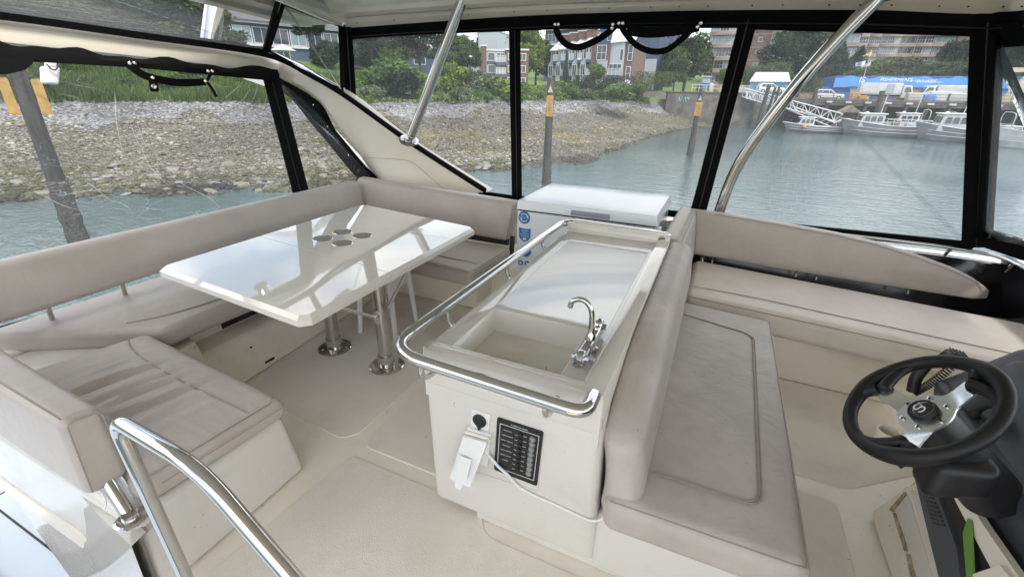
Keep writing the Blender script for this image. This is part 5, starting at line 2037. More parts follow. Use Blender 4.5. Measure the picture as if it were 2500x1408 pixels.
outl = [(2224, 1128), (2258, 1136), (2282, 1190), (2312, 1270), (2336, 1340), (2346, 1425), (2296, 1425), (2270, 1320), (2246, 1220)]
b.prism(fillet([at(u, v, x=0.872) for u, v in outl], 0.01, 3, closed=True), (0.03, 0, 0))
part('bag_body', b, M['dash'], bag)
for k in range(13):
    f_ = k / 12
    u0, v0 = 2232 + f_ * 42, 1145 + f_ * 130
    b = MB()
    b.tube([at(u0 + 3, v0, x=0.870), at(u0 + 22 + 10 * f_, v0 + 6, x=0.870)], 0.0028, 6)
    part('rib', b, M['blackp'], bag)
gc = thing('green_card', 'bright green flat card standing upright in the stowage slot', 'card', at(2360, 1408, x=0.86))
b = MB()
b.prism([at(2362, 1264, x=0.872), at(2370, 1268, x=0.872), at(2378, 1425, x=0.86), at(2360, 1425, x=0.86), at(2350, 1300, x=0.872)], (0.004, 0, 0))
part('sheet', b, M['green'], gc, smooth=False)
# ================================================================== THE SHORE
WL = -3.4                                  # water level below the deck


def polar(pts):
    a = [(math.atan2(p[0], p[1]), math.hypot(p[0], p[1])) for p in pts]
    a.sort()
    return np.array([x for x, _ in a]), np.array([r for _, r in a])


sh_a, sh_r = polar([at(u, v, z=WL) for u, v in [(0, 492), (300, 482), (700, 468), (1130, 420), (1330, 408), (1450, 395), (1530, 360), (1600, 335), (1680, 315), (1760, 308), (1900, 303)]])
toe_a, toe_r = polar([at(u, v, z=0.4) for u, v in [(0, 247), (300, 247), (640, 250), (900, 246), (1150, 250), (1280, 246), (1450, 246)]] + [at(1560, 252, z=0.1), at(1640, 262, z=-0.6), at(1760, 280, z=-1.6)])
sh_a = np.concatenate([[-2.2], sh_a, [0.12, 0.6, 1.3]])
sh_r = np.concatenate([[34], sh_r, [112, 120, 130]])
toe_a = np.concatenate([[-2.2], toe_a, [0.06, 0.6, 1.3]])
toe_r = np.concatenate([[56], toe_r, [112, 124, 134]])
D = math.radians
zb_a = np.radians([-130, -71, -55, -46, -39, -31, -25, -15, -8, -4, 1, 30, 75])
zb_z = [4.4, 4.4, 4.5, 4.9, 4.6, 3.0, 2.3, 2.0, 1.9, 1.9, 1.05, 1.05, 1.05]
zb_w = [9, 9, 10, 26, 26, 14, 8, 7, 5, 3, 3, 3, 3]
tz_z = [0.4, 0.4, 0.4, 0.4, 0.4, 0.4, 0.4, 0.4, 0.0, -0.8, -2.5, -3.0, -3.0]


def ground(x, y, rough=True):
    x, y = np.asarray(x, float), np.asarray(y, float)
    r = np.hypot(x, y)
    a = np.arctan2(x, y)
    s = np.interp(a, sh_a, sh_r) + 0.8 * np.sin(a * 31) + 0.5 * np.sin(a * 77 + 1)
    t = np.interp(a, toe_a, toe_r)
    t = np.maximum(t, s + 2)
    zb = np.interp(a, zb_a, zb_z)
    w = np.interp(a, zb_a, zb_w)
    tz = np.interp(a, zb_a, tz_z)
    f = np.clip((r - s) / (t - s), 0, 1)
    z = WL + (tz - WL) * (0.36 * f ** 1.1 + 0.64 * f ** 3.6)
    z = np.where(r < s, WL - (s - r) * 0.14, z)
    q = np.clip((r - t) / w, 0, 1)
    z = z + (zb - tz) * (q * q * (3 - 2 * q)) * (r > t)
    z = z + np.clip(r - 112, 0, 140) * 0.085 * (r > t)
    if rough:
        m = (f > 0) & (f < 1)
        z = z + m * 0.10 * (np.sin(x * 1.7 + y * 0.6) * np.sin(y * 1.3 - x * 0.4) + 0.6 * np.sin(x * 0.45 + 2) * np.sin(y * 0.5))
    return z


# ground sheet reaching the horizon
az = np.radians(np.concatenate([np.linspace(-130, -82, 30), np.linspace(-81, 40, 330), np.linspace(42, 110, 30)]))
rr = np.concatenate([np.linspace(16, 110, 190), np.linspace(112, 300, 40), [400, 700, 1200, 2000]])
A, Rr = np.meshgrid(az, rr, indexing='ij')
GX, GY = Rr * np.sin(A), Rr * np.cos(A)
GZ = ground(GX, GY)
na, nr = GX.shape
V = np.stack([GX, GY, GZ], -1).reshape(-1, 3)
ii, jj = np.meshgrid(np.arange(na - 1), np.arange(nr - 1), indexing='ij')
k0 = (ii * nr + jj).ravel()
F = np.stack([k0, k0 + nr, k0 + nr + 1, k0 + 1], 1)
s_ = np.interp(A, sh_a, sh_r)
t_ = np.maximum(np.interp(A, toe_a, toe_r), s_ + 2)
f_ = ((Rr - s_) / (t_ - s_)).reshape(-1)
cols = np.zeros((len(V), 3))
mudc, sandc, rip, grs = np.array([0.05, 0.045, 0.033]), np.array([0.10, 0.092, 0.075]), np.array([0.10, 0.10, 0.104]), np.array([0.085, 0.135, 0.032])
fc_ = np.clip(f_, 0, 1)[:, None]
cols = mudc * (1 - np.clip(fc_ * 5, 0, 1)) + sandc * np.clip(fc_ * 5, 0, 1)
cols = np.where(fc_ > 0.86, rip, cols)
cols = np.where(f_[:, None] > 1.0, grs, cols)
me = raw_mesh('shore_ground', V, F, cols, attr_mat('shore_earth', 0.95, (3, 0.35), (9, 0.7, 0.08)), smooth=True)
struct('shore_ground', me, None)

# water
wm = bpy.data.materials.new('harbour_water')
wm.use_nodes = True
t = wm.node_tree
bs = t.nodes['Principled BSDF']
bs.inputs['Base Color'].default_value = (0.058, 0.090, 0.094, 1)
bs.inputs['Roughness'].default_value = 0.09
bs.inputs['IOR'].default_value = 1.33
co = t.nodes.new('ShaderNodeTexCoord')
last = None
for sc_, st, di, dist in (((0.45, 1.1, 1), 0.20, 0.28, 1.0), ((1.7, 3.6, 1), 0.40, 0.09, 0.8), ((6.0, 11.0, 1), 0.45, 0.035, 0.4)):
    mp_ = t.nodes.new('ShaderNodeMapping')
    mp_.inputs['Scale'].default_value = sc_
    mp_.inputs['Rotation'].default_value = (0, 0, 0.35)
    n_ = t.nodes.new('ShaderNodeTexNoise')
    n_.inputs['Scale'].default_value = 1.0
    n_.inputs['Detail'].default_value = 3
    n_.inputs['Distortion'].default_value = dist
    b_ = t.nodes.new('ShaderNodeBump')
    b_.inputs['Strength'].default_value = st
    b_.inputs['Distance'].default_value = di
    t.links.new(co.outputs['Object'], mp_.inputs['Vector'])
    t.links.new(mp_.outputs['Vector'], n_.inputs['Vector'])
    t.links.new(n_.outputs['Fac'], b_.inputs['Height'])
    gst = t.nodes.new('ShaderNodeTexNoise')
    gst.inputs['Scale'].default_value = 0.045
    gst.inputs['Detail'].default_value = 3
    gr = t.nodes.new('ShaderNodeMapRange')
    gr.inputs['From Min'].default_value = 0.38
    gr.inputs['From Max'].default_value = 0.62
    gr.inputs['To Min'].default_value = st * 0.35
    gr.inputs['To Max'].default_value = st * 1.25
    t.links.new(co.outputs['Object'], gst.inputs['Vector'])
    t.links.new(gst.outputs['Fac'], gr.inputs['Value'])
    t.links.new(gr.outputs['Result'], b_.inputs['Strength'])
    if last:
        t.links.new(last.outputs['Normal'], b_.inputs['Normal'])
    last = b_
t.links.new(last.outputs['Normal'], bs.inputs['Normal'])
mb = MB()
mb.add([(-900, -900, WL), (900, -900, WL), (900, 900, WL), (-900, 900, WL)], [(0, 1, 2, 3)])
struct('water', mb, wm)

# ------------------------------------------------------------------ beach stones
PHI = (1 + 5 ** 0.5) / 2
ICO = np.array([(-1, PHI, 0), (1, PHI, 0), (-1, -PHI, 0), (1, -PHI, 0), (0, -1, PHI), (0, 1, PHI), (0, -1, -PHI), (0, 1, -PHI), (PHI, 0, -1), (PHI, 0, 1), (-PHI, 0, -1), (-PHI, 0, 1)], float)
ICO /= np.linalg.norm(ICO[0])
ICOF = np.array([(0, 11, 5), (0, 5, 1), (0, 1, 7), (0, 7, 10), (0, 10, 11), (1, 5, 9), (5, 11, 4), (11, 10, 2), (10, 7, 6), (7, 1, 8), (3, 9, 4), (3, 4, 2), (3, 2, 6), (3, 6, 8), (3, 8, 9), (4, 9, 5), (2, 4, 11), (6, 2, 10), (8, 6, 7), (9, 8, 1)])


def scatter_beach(n, f0, f1, a0, a1, power=1.0):
    a = np.radians(rng.uniform(a0, a1, n))
    f = f0 + (f1 - f0) * rng.uniform(0, 1, n) ** power
    s = np.interp(a, sh_a, sh_r)
    t = np.maximum(np.interp(a, toe_a, toe_r), s + 2)
    r = s + f * (t - s)
    return r * np.sin(a), r * np.cos(a), f, a


def stone_cols(x, y, f, a):
    n = len(x)
    pal = np.array([(0.25, 0.225, 0.18), (0.20, 0.185, 0.145), (0.12, 0.112, 0.08), (0.28, 0.268, 0.25), (0.20, 0.185, 0.11), (0.33, 0.315, 0.29)])
    c = pal[rng.choice(6, n, p=[0.26, 0.22, 0.2, 0.14, 0.1, 0.08])]
    ripc = np.array([(0.30, 0.30, 0.315), (0.36, 0.355, 0.36), (0.24, 0.245, 0.27), (0.30, 0.275, 0.25)])[rng.choice(4, n)]
    edge = 0.86 + 0.05 * np.sin(a * 23) + 0.04 * np.sin(a * 61)
    c = np.where((f > edge)[:, None], ripc, c)
    alg = (np.sin(x * 0.35 + 1.2) * np.sin(y * 0.28) + 0.6 * np.sin(x * 0.9 + y * 0.7) > 0.25) & (f > 0.25) & (f < 0.66) & (a > -0.62)
    c = np.where((alg & (rng.uniform(0, 1, n) < 0.6))[:, None], np.array([0.26, 0.21, 0.075]), c)
    c = np.where((f < 0.09)[:, None], c * 0.5, c)      # wet stones at the water line
    patch = 1 + 0.22 * np.sin(x * 0.55 + 0.6 * np.sin(y * 0.4)) * np.sin(y * 0.47 + 1) + 0.24 * np.sin(x * 0.21 + 1.3 * np.sin(y * 0.17)) * np.sin(y * 0.19 + 2)
    weed = (np.sin(x * 0.31 + 2.1) * np.sin(y * 0.37 + 0.5) + 0.5 * np.sin(x * 1.1 - y * 0.8) > 0.45) & (f < 0.6) & (rng.uniform(0, 1, n) < 0.55)
    c = np.where(weed[:, None], np.array([0.13, 0.135, 0.06]), c)
    return c * rng.uniform(0.40, 0.92, (n, 1)) * patch[:, None]


def stones(n, x, y, size, flat, cols, base=ICO, faces=ICOF):
    nv = len(base)
    z = ground(x, y)
    jit = rng.uniform(0.65, 1.3, (n, nv, 1))
    S = size[:, None] * np.stack([rng.uniform(0.7, 1.4, n), rng.uniform(0.7, 1.2, n), flat], 1)
    P = base[None] * jit * S[:, None, :]
    th = rng.uniform(0, 2 * PI, n)
    c, s = np.cos(th)[:, None], np.sin(th)[:, None]
    X = P[..., 0] * c - P[..., 1] * s + x[:, None]
    Y = P[..., 0] * s + P[..., 1] * c + y[:, None]
    tilt = rng.uniform(-0.3, 0.3, (n, 1))
    Z = P[..., 2] + P[..., 0] * tilt + z[:, None] + (size * flat * 0.25)[:, None]
    V = np.stack([X, Y, Z], -1).reshape(-1, 3)
    F = (faces[None] + (np.arange(n) * nv)[:, None, None]).reshape(-1, 3)
    C = np.repeat(cols, nv, 0)
    return V, F, C


stone_m = attr_mat('beach_stone', 0.9, (14, 0.25))
n1 = 66000
x, y, f, a = scatter_beach(n1, -0.02, 0.88, -84, -1, 0.95)
sz = rng.uniform(0.04, 0.105, n1) * (1 + 1.1 * (rng.uniform(0, 1, n1) > 0.94))
V1, F1, C1 = stones(n1, x, y, sz, rng.uniform(0.28, 0.6, n1), stone_cols(x, y, f, a))
o = struct('beach_stones', raw_mesh('beach_stones', V1, F1, C1, stone_m), None, kind='stuff')
n2 = 26000
x, y, f, a = scatter_beach(n2, 0.82, 1.02, -84, -7)
V2, F2, C2 = stones(n2, x, y, rng.uniform(0.09, 0.19, n2), rng.uniform(0.35, 0.6, n2), stone_cols(x, y, f, a))
struct('riprap_stones', raw_mesh('riprap_stones', V2, F2, C2, stone_m), None, kind='stuff')

# single boulders, nearest and largest
sub = bmesh.new()
bmesh.ops.create_icosphere(sub, subdivisions=2, radius=1.0)
sub.verts.ensure_lookup_table()
SB = np.array([v.co[:] for v in sub.verts])
SF = [tuple(v.index for v in f_.verts) for f_ in sub.faces]
sub.free()
rock_m = []
for cname, c in (('rock_tan', (0.19, 0.17, 0.13)), ('rock_brown', (0.11, 0.097, 0.068)), ('rock_grey', (0.21, 0.20, 0.19)), ('rock_weedy', (0.10, 0.095, 0.05))):
    rock_m.append(mat(cname, c, 0.9, spec=0.25, var=(3.5, 0.4), bump=(6, 0.8, 0.08)))
rock_mesh = []
for k in range(8):
    V = SB.copy()
    ph = rng.uniform(0, 6, 6)
    d = 1 + 0.22 * np.sin(V[:, 0] * 2.6 + ph[0]) * np.sin(V[:, 1] * 2.2 + ph[1]) + 0.16 * np.sin(V[:, 2] * 3.4 + ph[2] + V[:, 0] * 2) + 0.07 * rng.uniform(-1, 1, len(V))
    V = V * d[:, None]
    cut = rng.normal(size=(5, 3))
    for cn in cut:
        cn = unit(cn)
        h = np.maximum(V @ cn - 0.72, 0)
        V -= h[:, None] * cn
    b = MB()
    b.add(V, SF)
    me = b.mesh('rock', (0, 0, 0), 28)
    me.materials.append(rock_m[k % 4])
    rock_mesh.append(me)
xb_, yb2, fb_, ab_ = scatter_beach(240, 0.0, 0.6, -76, -22, 1.3)
zb2 = ground(xb_, yb2)
for k in range(240):
    s = rng.uniform(0.15, 0.30) * (1.25 if rng.uniform() > 0.85 else 1)
    o = bpy.data.objects.new('rock', rock_mesh[k % 8])
    COL.objects.link(o)
    o.location = (xb_[k], yb2[k], zb2[k] + 0.10 * s)
    o.rotation_euler = (rng.uniform(-0.3, 0.3), rng.uniform(-0.3, 0.3), rng.uniform(0, 6.28))
    o.scale = (s * rng.uniform(0.9, 1.5), s, s * rng.uniform(0.4, 0.65))
    o['label'] = ('tan', 'dark brown', 'pale grey', 'weedy olive')[k % 4] + ' boulder among smaller stones on the beach ' + ('seen through the stern window' if ab_[k] < math.radians(-47) else 'right of the arch leg')
    o['category'] = 'rock'
    o['group'] = 'boulders on the tidal beach'

# ------------------------------------------------------------------ foliage
def leaf_mat(name):
    m = bpy.data.materials.new(name)
    m.use_nodes = True
    t = m.node_tree
    for n in list(t.nodes):
        t.nodes.remove(n)
    out = t.nodes.new('ShaderNodeOutputMaterial')
    a = t.nodes.new('ShaderNodeAttribute')
    a.attribute_name = 'Col'
    d = t.nodes.new('ShaderNodeBsdfDiffuse')
    tr = t.nodes.new('ShaderNodeBsdfTranslucent')
    mx_ = t.nodes.new('ShaderNodeMixShader')
    mx_.inputs[0].default_value = 0.25
    oi = t.nodes.new('ShaderNodeObjectInfo')
    hv = t.nodes.new('ShaderNodeHueSaturation')
    r = t.nodes.new('ShaderNodeMapRange')
    r.inputs['To Min'].default_value = 0.8
    r.inputs['To Max'].default_value = 1.2
    t.links.new(oi.outputs['Random'], r.inputs['Value'])
    t.links.new(r.outputs['Result'], hv.inputs['Value'])
    t.links.new(a.outputs['Color'], hv.inputs['Color'])
    t.links.new(hv.outputs['Color'], d.inputs['Color'])
    t.links.new(hv.outputs['Color'], tr.inputs['Color'])
    t.links.new(d.outputs[0], mx_.inputs[1])
    t.links.new(tr.outputs[0], mx_.inputs[2])
    t.links.new(mx_.outputs[0], out.inputs['Surface'])
    return m


LEAF = leaf_mat('foliage')


def leaf_cloud(name, lobes, n, size, col, spread=0.35, flat=0.0):
    L = np.array([l[3] * l[4] * l[5] for l in lobes]) ** 0.67
    cnt = rng.multinomial(n, L / L.sum())
    P, C, O = [], [], []
    col = np.array(col)
    for l, c in zip(lobes, cnt):
        d = rng.normal(size=(c, 3))
        d /= np.linalg.norm(d, axis=1, keepdims=True)
        rad_ = (rng.uniform(0.35, 1.0, (c, 1)) ** 0.5 + 0.35 * rng.uniform(0, 1, (c, 1)) ** 4) * (1 + 0.14 * np.sin(d[:, :1] * 7 + l[0] * 9) * np.sin(d[:, 2:] * 8 + l[1] * 5))
        P.append(np.array(l[:3]) + d * rad_ * np.array(l[3:6]))
        tone = rng.uniform(0.72, 1.25)
        cc = col * tone * rng.uniform(0.65, 1.35, (c, 1))
        cc = cc * (1 + rng.uniform(-0.12, 0.12, (c, 3)))
        C.append(cc)
        O.append(d)
    P, C, O = np.concatenate(P), np.concatenate(C), np.concatenate(O)
    n = len(P)
    nr_ = O * 0.7 + rng.normal(size=(n, 3)) * 0.8
    nr_ /= np.linalg.norm(nr_, axis=1, keepdims=True)
    u = np.cross(nr_, rng.normal(size=(n, 3)))
    u /= np.linalg.norm(u, axis=1, keepdims=True)
    v = np.cross(nr_, u)
    s = size * rng.uniform(0.6, 1.4, (n, 1))
    V = np.stack([P - u * s, P + v * s * 0.55, P + u * s, P - v * s * 0.55], 1).reshape(-1, 3)
    F = np.arange(n * 4).reshape(n, 4)
    return raw_mesh(name, V, F, np.repeat(C, 4, 0), LEAF)


def lobes_round(k, sq=1.0, seed=0):
    q = np.random.default_rng(seed)
    out = [(0, 0, 0.5, 0.18, 0.18, 0.30)]
    for i in range(k):
        a = q.uniform(0, 2 * PI)
        h = q.uniform(0.16, 0.88)
        rad_ = 0.36 * math.sin(min(1, max(0.12, 1.12 - h)) * PI * 0.62) * q.uniform(0.7, 1.1)
        s = q.uniform(0.075, 0.15)
        out.append((rad_ * math.cos(a), rad_ * math.sin(a), h, s * 1.15, s * 1.15, s * 0.8))
    return out


def lobes_cone(k, seed=0):
    q = np.random.default_rng(seed)
    out = []
    for i in range(k):
        h = (i + 0.5) / k
        w = 0.40 * (1 - h) ** 0.85 + 0.03
        for j in range(4):
            a = q.uniform(0, 2 * PI)
            out.append((w * 0.6 * math.cos(a), w * 0.6 * math.sin(a), h * 0.97, w * 0.55, w * 0.55, 0.075))
    return out


def lobes_column(seed=0):
    return [(0, 0, h, 0.42 * (1 - abs(h - 0.4) * 1.3), 0.42 * (1 - abs(h - 0.4) * 1.3), 0.16) for h in (0.12, 0.25, 0.4, 0.55, 0.7, 0.84, 0.93)]


def lobes_bush(k, seed=0):
    q = np.random.default_rng(seed)
    out = []
    for i in range(k):
        a = q.uniform(0, 2 * PI)
        r = q.uniform(0, 0.34)
        s = q.uniform(0.14, 0.24)
        out.append((r * math.cos(a), r * math.sin(a), q.uniform(0.15, 0.70) * (1 - r), s, s, s * 1.0))
    return out


CROWN = {
    'dark': [leaf_cloud('crown_dark', lobes_round(44, seed=s), 11000, 0.026, (0.036, 0.056, 0.030)) for s in (1, 2)],
    'green': [leaf_cloud('crown_green', lobes_round(42, seed=s), 11000, 0.026, (0.062, 0.100, 0.034)) for s in (3, 4)],
    'bright': [leaf_cloud('crown_bright', lobes_round(42, seed=5), 11000, 0.026, (0.125, 0.180, 0.040))],
    'olive': [leaf_cloud('crown_olive', lobes_round(44, seed=6), 11000, 0.026, (0.080, 0.105, 0.040))],
    'conifer': [leaf_cloud('crown_conifer', lobes_cone(13, seed=7), 8000, 0.026, (0.026, 0.048, 0.028))],
    'column': [leaf_cloud('crown_column', lobes_column(), 5000, 0.04, (0.035, 0.06, 0.03))],
    'bush': [leaf_cloud('bush_green', lobes_bush(12, seed=s), 2600, 0.05, (0.070, 0.120, 0.035)) for s in (8, 9)],
    'bushy': [leaf_cloud('bush_yellow', lobes_bush(12, seed=10), 2600, 0.05, (0.150, 0.210, 0.045))],
    'bushd': [leaf_cloud('bush_dark', lobes_bush(13, seed=11), 2800, 0.05, (0.035, 0.058, 0.036))],
    'bushg': [leaf_cloud('bush_grey', lobes_bush(12, seed=12), 2600, 0.045, (0.125, 0.150, 0.095))],
}
bark = mat('bark', (0.075, 0.058, 0.042), 0.9, var=(4, 0.4), bump=(14, 0.8, 0.05))


def trunk_mesh(seed, spread=0.25):
    q = np.random.default_rng(seed)
    b = MB()
    b.tube(spline([(0, 0, -0.05), (0.01, 0, 0.2), (-0.008, 0.01, 0.45), (0.012, 0, 0.75), (0, 0, 1.0)], 5), np.linspace(0.032, 0.008, 21), 8)
    for i in range(7):
        h = q.uniform(0.35, 0.8)
        a = q.uniform(0, 2 * PI)
        l = q.uniform(0.5, 1.0) * spread
        b.tube(spline([(0, 0, h), (l * 0.5 * math.cos(a), l * 0.5 * math.sin(a), h + 0.07), (l * math.cos(a), l * math.sin(a), h + 0.2)], 4), np.linspace(0.013, 0.004, 9), 6)
    me = b.mesh('trunk')
    me.materials.append(bark)
    return me


TRUNK = [trunk_mesh(s) for s in (1, 2, 3)]
_tc = [0]


def tree(u, vtop, d, w, kind, label, bare=0.22, group='trees behind the shore', v=None):
    """crown top where the sight line (u, vtop) passes at distance d; w = crown width in metres"""
    p = far(u, vtop, d)
    g_ = float(ground(p[0], p[1], False))
    h = max(p[2] - g_, 1.5)
    _tc[0] += 1
    o = bpy.data.objects.new('tree', None)
    COL.objects.link(o)
    o.location = (p[0], p[1], g_)
    o.rotation_euler = (0, 0, rnd.uniform(0, 6.28))
    o['label'] = label
    o['category'] = 'tree'
    o['group'] = group
    _off[o.name] = np.zeros(3)
    tk = bpy.data.objects.new('trunk', TRUNK[_tc[0] % 3])
    COL.objects.link(tk)
    tk.parent = o
    tk.scale = (w * 0.9, w * 0.9, h * 0.92)
    ms = CROWN[kind]
    cr = bpy.data.objects.new('crown', ms[_tc[0] % len(ms)])
    COL.objects.link(cr)
    cr.parent = o
    cr.location = (0, 0, h * bare)
    cr.scale = (w, w, h * (1 - bare))
    return o


def bush(x, y, w, h, kind, label, group, name='bush', cat='bush'):
    ms = CROWN[kind]
    o = bpy.data.objects.new(name, ms[rnd.randrange(len(ms))])
    COL.objects.link(o)
    o.location = (x, y, float(ground(x, y, False)) - 0.1)
    o.rotation_euler = (0, 0, rnd.uniform(0, 6.28))
    o.scale = (w, w, h)
    o['label'] = label
    o['category'] = cat
    if group:
        o['group'] = group
    return o


# hillside and waterfront trees
def ORD(k):
    k += 1
    return str(k) + ('th' if 10 <= k % 100 <= 20 else {1: 'st', 2: 'nd', 3: 'rd'}.get(k % 10, 'th'))


TD = 'leafy tree in the park behind the stern bank'
for ki, (u, vt, d, w) in enumerate([(20, -60, 74, 14), (110, -40, 67, 12), (190, -50, 72, 14), (275, -60, 68, 13), (350, -80, 73, 15), (420, -50, 68, 12), (485, 0, 74, 9), (610, -30, 99, 9)]):
    tree(u, vt, d, w, ('dark', 'green', 'olive')[ki % 3], TD + ', ' + ORD(ki) + ' from the left', 0.10, 'park trees behind the stern bank')
tree(80, 20, 66, 6, 'olive', 'pale leaning tree at the far left above the stern window', 0.3)
tree(745, 20, 74, 4.5, 'dark', 'slim dark tree on the lawn in the upper corner window', 0.45)
tree(885, 40, 78, 8, 'dark', 'dark spreading tree left of the twin-trunk tree on the lawn edge', 0.25)
tree(942, 30, 66, 8, 'dark', 'large dark tree with a bare lower trunk left of the straight pole', 0.34)
tree(1018, 28, 64, 7.5, 'dark', 'large dark tree with a bare trunk just behind the straight pole', 0.34)
tree(1105, 62, 72, 6, 'green', 'green tree right of the straight pole beside the brick townhouse', 0.2)
tree(1140, 96, 80, 5, 'green', 'small light green tree overlapping the brick townhouse', 0.2)
tree(1205, 72, 112, 12, 'dark', 'dark tree behind the roof of the brick townhouse', 0.15)
tree(1178, 80, 118, 9, 'conifer', 'conifer behind the brick townhouse', 0.1)
tree(1288, 50, 92, 8, 'bright', 'bright yellow-green tree right of the middle black post', 0.12)
tree(1312, 90, 96, 8, 'green', 'green tree next to the bright tree left of the white-roofed townhouses', 0.10)
tree(1390, 55, 140, 16, 'green', 'hillside tree behind the townhouse chimneys', 0.1)
tree(1475, 60, 150, 14, 'dark', 'dark hillside tree behind the white metal roof', 0.1)
tree(1560, 66, 130, 13, 'dark', 'dark tree right of the brick gable', 0.1)
tree(1600, 95, 112, 10, 'dark', 'dark shrubby tree between the gable and the tall green tree', 0.05)
tree(1660, 110, 100, 6, 'olive', 'small olive tree in front of the tall green tree', 0.1)
tree(1690, 78, 104, 10.5, 'green', 'tall full green tree left of the slanted black post', 0.05)
tree(1785, 165, 112, 6, 'bright', 'small yellow-green tree below the brick apartments', 0.05)
tree(1850, 158, 122, 9, 'green', 'low green tree behind the blue shed', 0.05)
tree(1900, 150, 124, 9, 'olive', 'olive tree behind the blue shed roof', 0.05)
tree(1965, 62, 130, 17, 'dark', 'big dark tree between the two apartment blocks', 0.08)
tree(2020, 108, 128, 10, 'dark', 'dark tree right of the bent pole', 0.08)
tree(2062, 100, 132, 9, 'conifer', 'tall conifer in front of the second apartment block', 0.05)
tree(2105, 112, 132, 9, 'conifer', 'shorter conifer beside the flag pole', 0.05)
tree(1988, 178, 100, 5.5, 'olive', 'round clipped tree at the left end of the blue wharf building', 0.05)
for ki, (u, vt, d, w, kd) in enumerate([(2140, 150, 122, 10, 'olive'), (2195, 136, 124, 13, 'olive'), (2240, 146, 126, 12, 'green'), (2285, 150, 124, 11, 'olive'), (2330, 158, 122, 11, 'green'), (2380, 150, 120, 11, 'olive'), (2430, 160, 122, 10, 'green')]):
    tree(u, vt, d, w, kd, 'rounded green tree behind the blue wharf building, ' + ORD(ki) + ' from the left', 0.12, 'trees behind the wharf building')
tree(2350, 92, 142, 9, 'dark', 'dark tree at the right end of the second apartment block', 0.08)
tree(2462, 84, 138, 15, 'dark', 'dark tree seen through the forward window', 0.08)
tree(2560, 100, 140, 16, 'dark', 'dark tree just outside the right edge beyond the forward window', 0.08)

# brambles along the top of the stern bank
sb_a = sorted(rnd.uniform(-84, -47) for _ in range(26))
for k in range(26):
    a = math.radians(sb_a[k])
    r = float(np.interp(a, toe_a, toe_r)) + (rnd.uniform(9.5, 13.5) if k % 3 else rnd.uniform(2.0, 7.0))
    w = rnd.uniform(1.8, 3.6)
    kd = rnd.choice(['bushd', 'bush', 'bushg', 'bushd']) if k % 3 else 'bush'
    bush(r * math.sin(a), r * math.cos(a), w, w * rnd.uniform(0.5, 0.8), kd, {'bush': 'green', 'bushd': 'dark', 'bushg': 'grey-green'}[kd] + ' bramble shrub in the tall grass of the stern bank, ' + ORD(k) + ' from the left', 'brambles on the stern bank')

# shrubs on the bank
bank_a = sorted(rnd.uniform(-48, -9) for _ in range(60))
for k in range(60):
    a = math.radians(bank_a[k])
    r = float(np.interp(a, toe_a, toe_r)) + rnd.uniform(0.3, 7.0)
    w = rnd.uniform(1.6, 3.4)
    kd = rnd.choice(['bush', 'bushy', 'bushy', 'bushg', 'bush'])
    bush(r * math.sin(a), r * math.cos(a), w, w * rnd.uniform(0.55, 0.9), kd, {'bush': 'green', 'bushy': 'yellow-green', 'bushg': 'grey-green'}[kd] + ' wild shrub on the bank above the stone slope, ' + ORD(k) + ' from the left', 'wild shrubs along the bank')


def bush_px(u, v, d, w, h, kind, label, group=None):
    p = far(u, v, d)
    o = bush(p[0], p[1], w, h, kind, label, group)
    o.location.z = p[2] - h * 0.05
    return o


bush_px(803, 152, 72, 5.6, 4.2, 'bushd', 'dark clipped cone shrub on the lawn in front of the blue house')
bush_px(862, 152, 74, 4.5, 3.4, 'bushd', 'dark round shrub left of the large park trees')
bush_px(905, 165, 70, 6, 3.5, 'bushd', 'dark spreading shrub below the large park trees')
bush_px(960, 205, 58, 7.5, 5.0, 'bush', 'big green shrub at the edge of the lawn left of the straight pole')
bush_px(985, 225, 56, 5, 3.4, 'bushd', 'dark green shrub low on the bank left of the straight pole')
bush_px(1150, 220, 62, 5.0, 3.6, 'bushg', 'grey-green flowering shrub below the brick townhouse')
bush_px(1105, 212, 60, 4.2, 3.6, 'bushy', 'yellow-green shrub right of the straight pole')
bush_px(1215, 235, 64, 8.0, 3.2, 'bushy', 'broad yellow-green shrub left of the middle black post')
bush_px(1525, 240, 72, 6.0, 2.8, 'bush', 'leafy shrub at the right end of the white-roofed townhouses')
bush_px(1455, 190, 80, 3.0, 2.8, 'bush', 'rounded shrub in front of the townhouse balconies')
bush_px(1380, 218, 78, 4.0, 1.4, 'bushd', 'low dark shrub beside the yellow-signed pile')
tree(1384, 130, 83, 1.1, 'column', 'narrow dark cypress in front of the townhouse balconies', 0.03)


